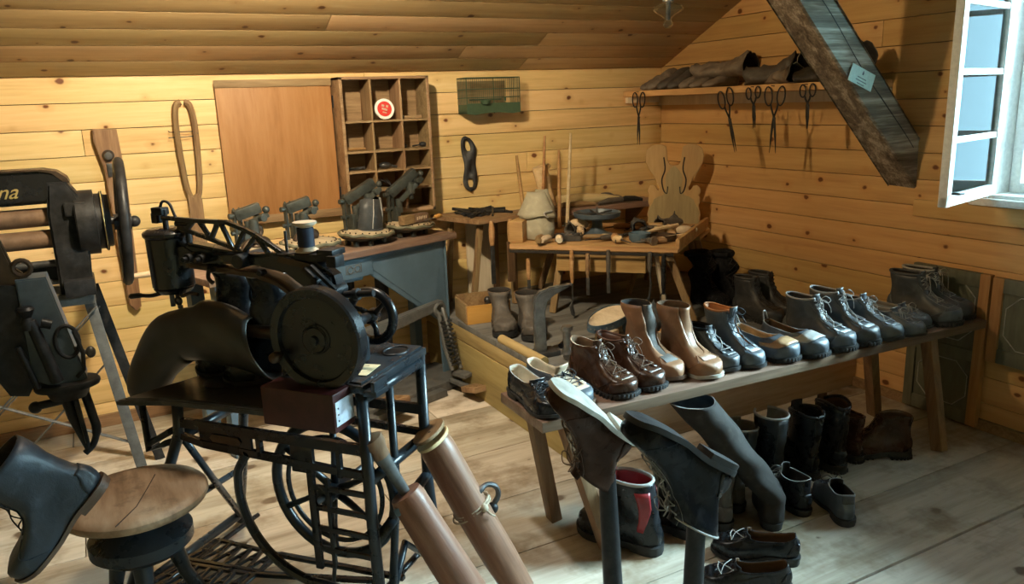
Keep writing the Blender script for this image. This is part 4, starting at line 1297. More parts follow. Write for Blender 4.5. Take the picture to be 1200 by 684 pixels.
# black disc wheel in front, hand wheel behind, on one shaft
DM = TR((.492, -.03, .904), PI / 2)
g = G(); g.lathe([(0, .012), (.03, .012), (.034, .006), (.104, .006), (.108, .016), (.128, .018), (.132, .012), (.132, -.018), (.128, -.022), (.104, -.022), (.1, -.012), (.03, -.010), (0, -.010)], DM, 56)
build('disc_wheel', g, M_blk, hd, sharp=30)
g = G(); g.ring((0, 0, .013), .036, .0018, DM, 40, 6); g.lathe([(0, .012), (.012, .012), (.010, .020), (0, .022)], DM, 16); build('disc_boss', g, M_blk, hd)
g = G(); g.cyl((.392, -.045, .86), (.392, -.085, .86), .006); g.lathe([(0, 0), (.010, .0), (.015, .012), (.013, .026), (.007, .032), (0, .033)], TR((.392, -.055, .86), PI / 2), 18); build('crank_knob', g, M_bronze, hd)
g = G(); g.cyl((.485, -.02, .902), (.472, .25, .888), .013); g.cyl((.48, .06, .897), (.474, .20, .89), .020, .016); build('shaft', g, M_blkblue, hd)
HM = TR((.472, .245, .887), PI / 2)
g = G(); g.ring((0, 0, 0), .070, .0135, HM, 44, 12); g.lathe([(0, .02), (.018, .02), (.02, -.02), (0, -.02)], HM, 20)
for k in range(3):
    a = k * 2 * PI / 3 + .5
    p0 = HM @ V((.012 * math.cos(a), .012 * math.sin(a), 0)); p1 = HM @ V((.066 * math.cos(a + .25), .066 * math.sin(a + .25), 0))
    g.tube([p0, (p0 + p1) / 2 + V((.004, 0, .004)), p1], [.010, .007, .009], 8)
build('hand_wheel', g, M_blk, hd, sharp=0)
g = G(); g.box((.475, .10, .83), (.10, .10, .07), None, .01); g.box((.475, .0, .80), (.07, .02, .05), None, .004); g.box((.52, .03, .80), (.05, .04, .02), None, .003); build('bearing_block', g, M_blkblue, hd)

# thread spool
t = thing('thread_spool', 'spool of dark blue thread with pale wooden flanges on top of the sewing machine', 'spool', wp(.365, .13, 1.087), AP)
g = G(); g.lathe([(0, 0), (.031, 0), (.031, .004), (.014, .014), (.014, .062), (.031, .073), (.031, .079), (.006, .080), (0, .080)], None, 26); build('spool_body', g, M_cream, t)
g = G(); g.lathe([(.0145, .012), (.022, .014), (.022, .062), (.0145, .064)], None, 24); build('thread', g, M_thread, t)

# tall boot hung over the horn
bt = thing('long_rubber_boot', 'long dark grey rubber boot draped over the sewing machine horn, toe hanging down', 'boot', wp(.1, .13, .8), AP)
def bl(x, y, z): return V((x - .1, y - .13, z - .8))
def tubering(c, ax, ra, rb, n=30, squash=0):
    ax = V(ax).normalized(); yy = V((0, 1, 0)); up = yy.cross(ax).normalized() * -1
    if up.z < 0: up = -up
    return [bl(*(V(c) + up * (ra * math.sin(2 * PI * k / n)) + yy * (rb * math.cos(2 * PI * k / n)))) for k in range(n)]
spec = [((.192, .13, .80), (1, 0, .45), .098, .060), ((.15, .13, .812), (1, 0, .40), .097, .060), ((.10, .13, .826), (1, 0, .30), .098, .060), ((.04, .13, .836), (1, 0, .15), .096, .060),
        ((-.02, .13, .838), (1, 0, 0), .091, .058), ((-.07, .13, .828), (1, 0, -.2), .086, .056), ((-.12, .13, .812), (1, 0, .45), .083, .055), ((-.165, .13, .788), (1, 0, .75), .084, .053),
        ((-.20, .13, .756), (.9, 0, 1.0), .080, .051), ((-.232, .13, .718), (.7, 0, 1.1), .074, .050), ((-.262, .13, .680), (.6, 0, 1.1), .070, .051), ((-.285, .13, .645), (.5, 0, 1.1), .066, .050),
        ((-.298, .13, .615), (.45, 0, 1.1), .054, .044), ((-.304, .13, .596), (.4, 0, 1.1), .036, .032), ((-.307, .13, .588), (.4, 0, 1.1), .012, .012)]
rings = [tubering(*s) for s in spec]
# smooth in between
R2 = []
for i in range(len(rings) - 1):
    a = rings[max(0, i - 1)]; b = rings[i]; c = rings[i + 1]; d = rings[min(len(rings) - 1, i + 2)]
    for t_ in (0, .5):
        R2.append([.5 * ((2 * b[k]) + (c[k] - a[k]) * t_ + (2 * a[k] - 5 * b[k] + 4 * c[k] - d[k]) * t_ * t_ + (3 * b[k] - a[k] - 3 * c[k] + d[k]) * t_ ** 3) for k in range(30)])
R2.append(rings[-1])
R2 = [[p + V((0, 0, .004 * noise.noise(p * 14))) + V((0, .003 * noise.noise(p * 20 + V((5, 0, 0))), 0)) for p in r_] for r_ in R2]
g = G(); g.loft(R2); build('upper', g, [M_rubber, M_ldark, M_edge], bt, sharp=0, mods=[('SOLIDIFY', dict(thickness=.004, offset=-1, material_offset=1, material_offset_rim=2))])
g = G(); g.tube([bl(-.055, .13, .752), bl(-.10, .13, .738), bl(-.15, .13, .715)], .004, 6); build('sole_seam', g, M_rubber, bt)

# two tall boots standing on the left table behind the horn
def up_boot(lab, x, y, seed, lean):
    P2 = wp(x, y, .6875)
    S = Shoe(L=.22, W=.10, H=.30, toe='rubber', heel=.02, sole=.010, seed=seed, shaft=.046, topw=.056, slump=.5, lean=lean, gap0=.10)
    a = AP + math.radians(195)
    r_ = thing('tall_boot', lab, 'boot', P2, a)
    shoe_parts(r_, S, (M_black, M_lbrown, M_edge, M_sole, M_lace), tongue=False, heeltab=M_black, collar=(M_edge, .0022))
up_boot('tall black boot with brown lining standing behind the horn, left of two', .10, .235, 71, .1)
up_boot('tall black boot with brown lining standing behind the horn, nearer the black wheel', .235, .20, 72, 0)
# ------------------------------------------------------------------ things on the back wall
YW = YB - .001
# pigeonhole cabinet with its door folded open
cx0, cx1, cz0, cz1, cd = 1.125, 1.60, .905, 1.60, .165
t = thing('pigeonhole_cabinet', 'wooden wall cabinet of fifteen pigeonholes with its plain door folded open to the left', 'cabinet', (cx0, YW, cz0))
w_, h_ = cx1 - cx0, cz1 - cz0
g = G()
g.box((w_ / 2, -cd / 2, h_ - .007), (w_, cd, .014), None, .002); g.box((w_ / 2, -cd / 2, .010), (w_, cd, .020), None, .002)
g.box((.008, -cd / 2, h_ / 2), (.016, cd, h_), None, .002); g.box((w_ - .008, -cd / 2, h_ / 2), (.016, cd, h_), None, .002)
build('frame', g, M_cab, t)
g = G(); g.box((w_ / 2, -.005, h_ / 2), (w_ - .01, .008, h_ - .01)); build('back_panel', g, M_cab, t)
rowz = [0, .135, .235, .335, .475, h_]
rowz = [.018, .125, .225, .325, .475, h_ - .012]
for z in rowz[1:-1]:
    g = G(); g.box((w_ / 2, -cd / 2, z), (w_ - .02, cd - .002, .011), None, .0015); build('shelf_board', g, M_cab, t)
for x in (w_ / 3, 2 * w_ / 3):
    g = G(); g.box((x, -cd / 2, h_ / 2), (.011, cd - .003, h_ - .02), None, .0015); build('divider', g, M_oldz, t)
g = G(); g.box((-.285, -.030, h_ / 2 - .003), (.555, .020, .69), None, .003); d_ = build('door', g, M_cabdoor, t)
g = G(); g.box((-.285, -.043, h_ - .018), (.56, .008, .035), None, .002); build('batten', g, M_cab, d_)
g = G(); g.box((-.285, -.043, .022), (.56, .008, .04), None, .002); build('batten', g, M_cab, d_)
g = G()
for z in (.12, .58): g.cyl((.0, -.04, z - .03), (.0, -.04, z + .03), .006)
build('hinge', g, M_blk_dull, d_)
def cell(c, r): return V((cx0 + w_ * (c + .5) / 3, YW - .075, cz0 + rowz[r] + .006))
p = cell(1, 4)
t = thing('tin_lid', 'round white tin lid with a red printed centre leaning in the top middle pigeonhole', 'tin', p + V((0, -.045, .052)), 0)
g = G(); g.lathe([(0, 0), (.050, 0), (.052, .003), (.052, .012), (0, .012)], TR((0, 0, 0), PI / 2 - .15), 36); build('lid', g, M_white, t)
g = G(); g.lathe([(0, .0135), (.038, .0135), (.038, .0118), (0, .0118)], TR((0, 0, 0), PI / 2 - .15), 36); build('red_print', g, M_redlid, t)
g = G()
for k, (x, z, a, b) in enumerate(((-.012, .014, .014, .010), (.010, .016, .012, .012), (0, -.002, .030, .010), (.004, -.018, .022, .006))):
    g.box((x, z, .0142), (a, b, .0006), TR((0, 0, 0), PI / 2 - .15) @ rotm(0, 0, -.3))
build('pale_motif', g, M_cream, t)
def small(name, lab, cat, pos, fn, mat):
    g = G(); fn(g); o = build(name, g, mat, None, sharp=30); o.location = pos; return tag(o, lab, cat)
small('wood_shaving_block', 'pale flat block lying in the top right pigeonhole', 'block', cell(2, 4) + V((0, -.02, .0)), lambda g: g.box((0, 0, .008), (.10, .05, .016), None, .004), M_cab)
small('knob', 'small round pale knob in the right hole of the second row', 'knob', cell(2, 3) + V((-.05, -.03, .011)), lambda g: g.ball((0, 0, 0), .011), M_iron)
small('ladle_spoon', 'dark spoon-like tool lying in the right hole of the second row', 'tool', cell(2, 3) + V((.02, -.03, .0)), lambda g: (g.ball((.03, 0, .014), .018, sc=(1.2, 1, .75)), g.cyl((-.03, 0, .008), (.02, 0, .012), .004)), M_blk_dull)
small('wooden_peg', 'thin reddish wooden peg in the left hole of the second row', 'peg', cell(0, 3) + V((0, -.03, .009)), lambda g: (g.cyl((-.05, 0, 0), (.05, 0, 0), .008, .006), g.ball((-.05, 0, .003), .012)), M_handle)
small('shoe_tree', 'grey egg-shaped shoe form in the middle pigeonhole of the third row', 'shoe form', cell(1, 2) + V((0, -.03, .018)), lambda g: (g.ball((-.01, 0, 0), .020, sc=(1.7, 1.1, .85)), g.cyl((.02, 0, -.004), (.055, 0, -.012), .007)), M_iron)
small('tack_heap', 'loose heap of tacks and nails in the left pigeonhole of the third row', 'nails', cell(0, 2), lambda g: [g.cyl((R.uniform(-.055, .055), R.uniform(-.03, .03), .003 + .008 * R.random()), (R.uniform(-.055, .055), R.uniform(-.03, .03), .004 + .014 * R.random()), .0016, n=6) for _ in range(46)], M_iron)['kind'] = 'stuff'
small('leather_scrap', 'dark folded leather scraps in the middle pigeonhole of the fourth row', 'leather', cell(1, 1), lambda g: [g.box((.0, 0, .03), (.07, .05, .004), TR((.01 * k - .02, .004 * k, 0), .3 * k, .55 + .12 * k, .2 * k), .001) for k in range(3)], M_black2)

# green wire cage
t = thing('wire_cage', 'small green wire bird cage hung high on the back wall', 'cage', (1.835, YW, 1.395))
W_, D_, H_ = .325, .12, .19
g = G(); g.prism([(0, .0), (.0, .055), (W_, .055), (W_, .0), (W_ * .85, -.004), (W_ * .5, .006), (W_ * .15, -.006)], .006, TR((0, -D_, 0), PI / 2), bev=.001); g.box((W_ / 2, -D_ / 2, .006), (W_, D_, .006)); g.box((.003, -D_ / 2, .025), (.006, D_, .05)); g.box((W_ - .003, -D_ / 2, .025), (.006, D_, .05)); build('tray', g, M_greenp, t)
g = G()
for z in (.085, .13, H_): g.tube([(0, 0, z), (0, -D_, z), (W_, -D_, z), (W_, 0, z), (0, 0, z)], .0022, 6)
for x in (0, W_ / 2, W_): g.tube([(x, -D_, 0), (x, -D_, H_)], .003, 6)
build('cage_frame', g, M_greenp, t)
g = G()
for k in range(27):
    x = W_ * k / 26
    g.tube([(x, -D_, .05), (x, -D_, H_), (x, 0, H_)], .0011, 5)
for k in range(9):
    for x in (0, W_): g.tube([(x, -D_ * k / 8, .05), (x, -D_ * k / 8, H_)], .0011, 5)
build('wires', g, M_greenp, t)
g = G(); g.lathe([(0, 0), (.025, .0), (.03, .02), (.026, .022)], TR((.11, -D_ - .004, .05)), 16); g.box((.23, -D_ - .004, .075), (.012, .004, .02)); g.cyl((.06, -.02, .075), (.26, -.02, .075), .004); build('feeder', g, M_greenp, t)
g = G(); g.box((W_ * .45, -.004, .1), (W_ * .9, .006, .15)); build('back_board', g, M_old, t)

# leather strap with two holes, hung on a nail
g = G()
outl = []
def stripw(s): return .032 + .006 * math.sin(s * 9) + .010 * math.sin(PI * s)
L_ = .31; n = 26
cpt = lambda s: V((.010 * math.sin(s * 5) + .035 * s, 0, -L_ * s))
for s in (0, 1): pass
grid = []
for i in range(n + 1):
    s = i / n; w = stripw(s) * math.sqrt(max(.02, 1 - (2 * s - 1) ** 10))
    c = cpt(s); hole = 0
    for hs_, hh in ((.17, .11), (.84, .11)):
        d = abs(s - hs_) / hh
        if d < 1: hole = max(hole, math.sqrt(1 - d * d) * .016)
    grid.append([c + V((-w, 0, 0)), c + V((-w * .5 - hole * .5, 0, 0)), c + V((-hole, 0, 0)), c + V((hole, 0, 0)), c + V((w * .5 + hole * .5, 0, 0)), c + V((w, 0, 0))])
vs = [[g.bm.verts.new(p + V((0, -.004 - .006 * math.sin(i * .5 + k), 0))) for k, p in enumerate(r_)] for i, r_ in enumerate(grid)]
for i in range(n):
    for k in range(5):
        if k == 2 and (grid[i][3] - grid[i][2]).length > .004 and (grid[i + 1][3] - grid[i + 1][2]).length > .004: continue
        g.bm.faces.new((vs[i][k], vs[i][k + 1], vs[i + 1][k + 1], vs[i + 1][k]))
bmesh.ops.remove_doubles(g.bm, verts=g.bm.verts, dist=.0005)
t = thing('leather_knee_strap', 'black leather strap with a hole at each end hung on the back wall', 'strap', (1.862, YW - .008, 1.275))
build('strap_body', g, M_black2, t, sharp=0, mods=[('SOLIDIFY', dict(thickness=.005, offset=0))])
g = G(); g.cyl((0, .012, -.018), (0, -.02, -.012), .003); build('nail', g, M_iron, t)

# long wooden clamps
t = thing('wooden_clamp', 'long two-armed wooden stitching clamp hanging on the back wall by the open cabinet door', 'clamp', (.415, YW, .80))
g = G()
for sg in (-1, 1):
    pts = [(sg * .012, -.02, .25), (sg * .030, -.022, .32), (sg * .040, -.024, .50), (sg * .040, -.024, .62), (sg * .030, -.024, .69), (sg * .008, -.024, .705)]
    g.tube(bez(pts, 5), .014, 8)
    build('arm', g, M_oldz, t); g = G()
g.prism([(-.034, 0), (.030, 0), (.032, .27), (.012, .30), (-.006, .285), (-.03, .30)], .03, TR((0, -.022, -.02), PI / 2), bev=.004); build('clamp_leg', g, M_oldz, t)
g = G(); g.tube([(-.075, -.004, .575), (-.07, -.03, .570), (.04, -.03, .570)], .0022, 6); g.tube([(-.08, -.03, .545), (.045, -.03, .548), (.05, -.035, .56), (.035, -.035, .565)], .0022, 6); build('wire_hook', g, M_iron, t)
t = thing('wooden_lever', 'tall worn wooden board with pivot bolt on the wall behind the roller machine', 'wood board', (.085, YW - .002, .55))
g = G(); g.prism([(.005, 0), (.03, .02), (.042, .4), (.048, .62), (.038, .845), (-.060, .85), (-.062, .80), (-.035, .66), (-.03, .3), (-.02, .03)], .034, TR((0, -.02, 0), PI / 2), bev=.004); build('lever_board', g, M_oldz, t)
g = G(); g.lathe([(0, .03), (.016, .028), (.022, .015), (.026, 0), (0, 0)], TR((-.012, -.037, .73), PI / 2), 20); g.box((-.010, -.04, .665), (.03, .01, .06), None, .002); build('pivot_bolt', g, M_iron, t)

# ------------------------------------------------------------------ blue steel table against the back wall
TA = math.radians(19)
TM = TR((1.58, 3.70, 0), rz=TA)
def tp(x, y, z): return TM @ V((x, y, z))
t = thing('steel_bench', 'blue-grey sheet steel workbench with a dark plank top against the back wall', 'workbench', (1.58, 3.70, 0), TA)
g = G(); g.box((-.40, .155, .785), (.90, .33, .030), None, .004); g.box((-1.08, .155, .785), (.455, .33, .030), None, .004); build('plank_top', g, M_bench, t)
g = G()
g.prism([(-.015, 0), (-.06, 0), (-.075, .345), (-.52, .690), (-.54, .655), (-.72, .655), (-.72, .768), (-.02, .768)], .012, TR((0, .03, 0), PI / 2), bev=.002)
g.prism([(-.04, .745), (-.04, .71), (-.10, .39), (-.50, .71), (-.50, .745)], .004, TR((0, .0225, 0), PI / 2), bev=.001)
g.box((-.01, .045, .385), (.006, .06, .765), None, .001)
build('gusset_panel', g, M_bluepaint, t)
g = G(); g.box((-.02, .29, .385), (.05, .05, .765), None, .003); build('leg', g, M_bluepaint, t)
g = G(); g.box((-1.24, .05, .385), (.06, .05, .765), None, .003); build('leg', g, M_bluepaint, t)
g = G(); g.box((-1.24, .28, .385), (.06, .05, .765), None, .003); build('leg', g, M_bluepaint, t)
g = G(); g.box((-1.0, .035, .58), (.50, .012, .38), None, .002); build('front_panel', g, M_bluepaint, t)
g = G(); g.box((-.36, .30, .70), (.70, .01, .13), None, .002); build('back_rail', g, M_blk_dull, t)
g = G(); g.box((-.60, .018, .715), (.23, .012, .085), None, .003); d_ = build('drawer', g, M_bluepaint, t)
g = G()
g.ring((0, 0, 0), .016, .0025, TR((-.615, .010, .715), PI / 2), 20, 6); g.ring((0, 0, 0), .014, .0025, TR((-.575, .010, .717), PI / 2), 20, 6, sx=1.1)
g.box((-.595, .011, .698), (.085, .002, .003)); g.box((-.595, .011, .737), (.085, .002, .003)); g.box((-.638, .011, .717), (.003, .002, .04)); g.box((-.552, .011, .717), (.003, .002, .04))
build('embossed_emblem', g, M_anglegrey, d_)
for x in (-.49, -.56, -.30):
    g = G(); g.cyl((x, .20, .06), (x, .20, .70), .018 if x != -.30 else .035); build('post', g, M_blk_dull, t)
g = G(); g.prism([(-.66, .42), (-.10, .47), (-.08, .43), (-.66, .35)], .05, TR((0, -.02, 0), PI / 2), bev=.004); build('cross_beam', g, M_anglegrey, t)
g = G(); g.box((-.40, .05, .03), (.85, .30, .05), None, .006); g.box((-.45, -.12, .02), (.5, .06, .035), None, .004); build('base_casting', g, M_anglegrey, t)
# toothed pedal lever and foot pads
g = G()
g.tube([(-.165, -.04, .44), (-.15, -.06, .41), (-.15, -.09, .25), (-.14, -.13, .12)], .012, 8); g.tube([(-.105, -.04, .44), (-.115, -.06, .41), (-.10, -.10, .25), (-.09, -.14, .12)], .012, 8)
g.ring((-.135, 0, 0), .03, .010, TR((0, -.05, .43), PI / 2), 18, 8)
build('lever_arm', g, M_anglegrey, t)
g = G()
for k in range(11):
    z = .37 - k * .022; y = -.085 - k * .005
    g.box((-.147 + .001 * k, y, z), (.022, .022, .010), None, .002); g.box((-.105, y, z), (.022, .022, .010), None, .002)
build('rack_teeth', g, M_iron, t)
def pad(x, y, z, rz, rx):
    m_ = TR((x, y, z), rx, 0, rz)
    g = G(); g.box((0, 0, 0), (.115, .15, .030), m_, .006)
    for k in range(5): g.box((-.036 + .018 * k, 0, .0165), (.010, .11, .003), m_, .001)
    return build('foot_pedal', g, M_old, t)
pad(-.13, -.30, .06, -.25, -.25); pad(-.60, -.20, .11, .1, -.2)
g = G(); g.box((-.11, -.17, .10), (.06, .10, .022), TR((0, 0, 0)), .004); g.bar((-.13, -.10, .06), (-.13, -.28, .045), .03, .02); build('pedal_arm', g, M_anglegrey, t)
g = G(); g.bar((-.60, -.02, .06), (-.60, -.18, .10), .03, .02); build('pedal_arm', g, M_anglegrey, t)

# four shoe presses on the table, each on its own cushioned round base
def press(lab, x, y, s=1.0, tall=.0, rz=0.0, plain=True, cush='work'):
    P0 = tp(x, y, .8005)
    r_ = thing('shoe_press', lab, 'shoe press', P0, TA + rz, 'cast shoe presses on the steel bench')
    g = G()
    g.lathe([(0, .022), (.085, .022), (.125, .040), (.132, .052), (.120, .055), (0, .055)], None, 30, sy=.80)
    for a in (.3, 1.3, 2.5, 3.6, 4.4, 5.5):
        g.box((.095 * math.cos(a), .076 * math.sin(a), .013), (.022, .022, .026), None, .004)
    build('base_dish', g, M_greymach, r_)
    g = G()
    g.lathe([(0, .070), (.06, .074), (.105, .068), (.136, .060), (.142, .050), (.134, .042), (0, .045)], TR((0, 0, 0), .04, .06), 36, sy=.82); build('leather_cushion', g, M_sand, r_)
    g = G()
    m_ = TR((0, 0, 0), .04, .06)
    g.tube([m_ @ V((.140 * math.cos(2 * PI * k / 36), .140 * .82 * math.sin(2 * PI * k / 36), .054 + .004 * math.sin(k * 1.7))) for k in range(36)], .0085, 8, closed=True)
    build('leather_rim', g, M_sandedge, r_, sharp=0)
    g = G()
    for k in range(22):
        a = 2 * PI * k / 22
        g.ball(m_ @ V((.122 * math.cos(a), .122 * .82 * math.sin(a), .066)), .0042, n=6)
    build('rim_tacks', g, M_bronze, r_)
    # frame: uprights and slanted press head
    g = G()
    for sx in (-.085, -.06):
        g.prism([(-.012, .05), (.012, .05), (.012, .235), (0, .25), (-.012, .235)], .010, TR((sx, .04, 0), PI / 2, 0, PI / 2), bev=.002)
    g.cyl((-.11, .04, .215), (-.035, .04, .215), .012); g.cyl((-.105, .04, .14), (-.04, .04, .14), .009)
    g.box((-.05, .03, .10), (.028, .05, .10), None, .006)
    build('upright', g, M_greymach, r_)
    g = G()
    hx = .10 if not tall else .15
    a0 = V((-.08, .04, .215)); a1 = V((-.08 + hx, .0, .245 + tall))
    g.bar(a0, a1, .045, .048, (0, 0, 1), .008)
    g.bar(a0 + V((.05, -.03, -.035)), a1 + V((.02, -.03, -.03)), .020, .026, (0, 0, 1), .007)
    g.cyl(a1 + V((-.01, -.045, -.045)), a1 + V((-.01, .03, -.045)), .015); g.ball(a1 + V((.01, -.03, -.01)), .016)
    build('press_head', g, M_greymach, r_)
    g = G()
    b = a1 + V((-.02, 0, -.05))
    g.cyl((b.x - .02, b.y, b.z), (b.x - .02, b.y, b.z - .06), .020, .024); g.cyl((b.x - .02, b.y, b.z - .055), (b.x - .015, b.y, b.z - .085), .012)
    g.cyl((-.035, .02, .19), (-.03, .02, .12), .017)
    build('plunger', g, M_greymach, r_)
    if plain:
        g = G()
        g.tube(bez([(-.02, 0, .075), (-.01, 0, .11), (.01, 0, .14), (.0, 0, .165)], 5), [.030, .026, .022, .020, .018, .016, .014, .014, .013, .012, .012, .012, .013, .013, .012, .010], 12)
        g.tube(bez([(-.09, -.02, .075), (-.06, -.02, .105), (-.01, -.02, .10), (.03, -.02, .08)], 5), .012, 8)
        g.ball((.01, 0, .09), .035, sc=(1.1, .9, .8))
        build('last_clamp', g, M_bronze, r_)
    return r_
press('grey cast shoe press with round cushioned base, leftmost, behind the lattice lever', -.985, .14, rz=-.05)
press('grey cast shoe press on the steel bench, second from the left, holding a brown clamp', -.735, .14)
press('grey cast shoe press with raised arm behind an upright boot shaft', -.425, .13, tall=.05, plain=False)
press('grey cast shoe press with long raised arm at the right end of the steel bench', -.14, .15, tall=.075, plain=False)
# boot shaft standing in the third press
P0 = tp(-.41, .11, .8705)
t = thing('boot_shaft', 'cut-off dark blue-grey leather boot shaft standing on the third press cushion', 'boot part', P0, TA)
rs = [(0, .062, .045), (.01, .070, .050), (.05, .066, .046), (.10, .060, .040), (.15, .056, .036)]
g = G(); g.loft([[V((rx_ * math.cos(2 * PI * k / 30) + .01 * z * 8, ry_ * math.sin(2 * PI * k / 30), z + .006 * math.sin(4 * PI * k / 30) * (z > .1))) for k in range(30)] for z, rx_, ry_ in rs])
build('shaft', g, [M_dkgrey, M_ldark, M_edge], t, sharp=0, mods=[('SOLIDIFY', dict(thickness=.004, offset=-1, material_offset=1, material_offset_rim=2))])
g = G(); g.tube([(.066, -.008, .01), (.062, -.02, .08), (.052, -.026, .15)], .006, 6); g.tube([(-.02, -.047, .01), (-.005, -.043, .08), (.005, -.037, .15)], .003, 6); build('seam', g, M_edge, t)
g = G(); g.ring((0, 0, .0), .066, .006, None, 30, 8, sy=.74); build('foot_welt', g, M_dkgrey, t)
# bottle-like block resting across the fourth press
P0 = tp(-.15, .085, .893)
t = thing('wooden_block', 'small wooden block with a pale worn label lying on the right-hand press', 'block', P0, TA + .12)
g = G(); g.box((-.055, 0, 0), (.075, .045, .045), None, .004); build('block', g, M_old, t)
g = G(); g.box((.035, 0, 0), (.10, .046, .042), None, .004); build('wrapper', g, M_edgebr, t)
g = G()
for k, w in enumerate((.012, .008, .014, .006, .012, .010)): g.box((.0 + k * .013, -.0236, .002 * (k % 2)), (w * .7, .001, .016))
build('worn_print', g, M_cream, t)
P0 = tp(-.08, .03, .888)
t = thing('cobbler_knife', 'short knife with an orange wooden handle on the right-hand press cushion', 'knife', P0, TA + .35)
g = G(); g.tube([(.03, 0, 0), (.05, 0, .002), (.08, 0, .003), (.10, 0, .0)], [.008, .012, .013, .008], 10); build('handle', g, M_orange, t)
g = G(); g.box((-.02, 0, 0), (.11, .014, .003), None, .001); build('blade', g, M_steel, t)
# ------------------------------------------------------------------ roller machine on an angle iron stand (far left)
MY = 3.32
t = thing('roller_machine', 'black cast leather rolling machine with gold lettering, brown rollers and a big hand wheel', 'machine', (-.15, MY, 0))
def lm(x, y, z): return (x + .15, y - MY, z)
g = G()
g.prism([(-.75, .045), (-.75, .15), (-.16, .15), (-.12, .142), (-.09, .115), (-.085, .10), (-.16, .03), (-.75, .03)], .13, TR(lm(0, MY, 1.125), PI / 2), bev=.012)
build('top_casting', g, M_blk, t)
g = G(); g.prism([(-.75, .153), (-.16, .153), (-.115, .143), (-.085, .118), (-.078, .10), (-.10, .105), (-.13, .135), (-.17, .146), (-.75, .146)], .135, TR(lm(0, MY, 1.125), PI / 2), bev=.002); build('worn_edge', g, M_bronze, t)
def text_mesh(body, size, extrude, shear=0, bev=0):
    fc = bpy.data.curves.new('lettering', 'FONT'); fc.body = body; fc.size = size; fc.extrude = extrude; fc.shear = shear; fc.bevel_depth = bev
    tmp = bpy.data.objects.new('lettering', fc); COL.objects.link(tmp)
    bpy.context.view_layer.update()
    me = bpy.data.meshes.new_from_object(tmp.evaluated_get(bpy.context.evaluated_depsgraph_get()))
    bpy.data.objects.remove(tmp); return me
me = text_mesh('na', .070, .0012, .45, .0002); me.materials.clear(); me.materials.append(M_gold)
fo = bpy.data.objects.new('gold_lettering', me); link(fo, t)
fo.location = lm(-.310, MY - .067, 1.183); fo.rotation_euler = (PI / 2, 0, 0)
g = G()
g.prism([(-.165, -.30), (-.06, -.30), (-.045, -.10), (-.06, .06), (-.09, .11), (-.15, .11), (-.165, .0)], .15, TR(lm(.0, MY, 1.12), PI / 2), bev=.008)
g.box(lm(-.075, MY - .06, 1.13), (.07, .06, .05), None, .006); g.box(lm(-.10, MY - .04, .845), (.10, .16, .06), None, .006)
build('side_frame', g, M_blk_dull, t)
g = G(); g.prism([(-.75, -.30), (-.66, -.30), (-.66, .11), (-.75, .11)], .15, TR(lm(.0, MY, 1.12), PI / 2), bev=.008); build('side_frame', g, M_blk_dull, t)
for z in (1.105, 1.025):
    g = G(); g.cyl(lm(-.70, MY - .02, z), lm(-.14, MY - .02, z), .034, n=24); build('roller', g, M_roller, t)
for z, r_ in ((.935, .013), (.865, .010)):
    g = G(); g.cyl(lm(-.70, MY - .03, z), lm(-.12, MY - .03, z), r_); build('tie_rod', g, M_iron, t)
g = G(); g.box(lm(-.40, MY + .02, .90), (.55, .09, .055), None, .005); build('cross_casting', g, M_blk_dull, t)
g = G()
g.lathe([(0, -.055), (.115, -.055), (.120, -.050), (.120, .012), (.104, .014), (.104, .030), (.112, .034), (.112, .042), (.098, .044), (.098, .060), (0, .060)], TR(lm(-.025, MY, 1.07), 0, PI / 2), 40); build('gear_drum', g, M_blk_dull, t)
g = G(); g.ring((0, 0, -.008), .1165, .0022, TR(lm(-.025, MY, 1.07), 0, PI / 2), 40, 6); g.ring((0, 0, .037), .112, .002, TR(lm(-.025, MY, 1.07), 0, PI / 2), 40, 6); build('brass_ring', g, M_gold, t)
HWM = TR(lm(.075, MY, 1.06), 0, PI / 2 + .06)
g = G(); g.ring((0, 0, 0), .225, .019, HWM, 56, 10)
for k in range(5):
    a = k * 2 * PI / 5 + .3
    g.tube([HWM @ V((.02 * math.cos(a), .02 * math.sin(a), 0)), HWM @ V((.215 * math.cos(a), .215 * math.sin(a), 0))], [.016, .011], 8)
g.lathe([(0, -.03), (.03, -.03), (.03, .03), (0, .03)], HWM, 20); g.ball(HWM @ V((0, 0, .04)), .022)
build('hand_wheel', g, M_blk_dull, t)
g = G(); g.cyl(lm(.03, MY, 1.07), lm(.10, MY, 1.06), .015); build('axle', g, M_iron, t)
g = G(); p = HWM @ V((.215, 0, 0)); g.tube([p, p + V((.03, 0, 0)), p + V((.14, -.01, .006))], [.007, .011, .013], 10); g.ball(p + V((.01, 0, 0)), .014); build('crank_handle', g, M_handle_lt, t)
# stand
def angle(a, b, w=.036, up=(0, 1, 0), nm='leg', mt=M_anglegrey):
    a = lm(*a); b = lm(*b)
    g = G(); g.bar(a, b, w, .006, up, .001)
    m_ = frame_from(a, b, up); L = (V(b) - V(a)).length
    g.box((L / 2, w / 2, w / 2 - .003), (L, .006, w), m_, .001)
    return build(nm, g, mt, t)
angle((-.08, MY - .06, .81), (.02, MY - .10, .0)); angle((-.06, MY + .12, .81), (.085, MY + .18, .0), mt=M_blk_dull)
angle((-.68, MY - .06, .81), (-.80, MY - .10, .0)); angle((-.68, MY + .12, .81), (-.80, MY + .18, .0))
g = G(); g.box(lm(-.39, MY - .07, .80), (.66, .035, .045), None, .003); g.box(lm(-.39, MY + .12, .80), (.66, .035, .045), None, .003); g.box(lm(-.075, MY + .02, .80), (.035, .2, .045), None, .003); build('stand_rail', g, M_anglegrey, t)
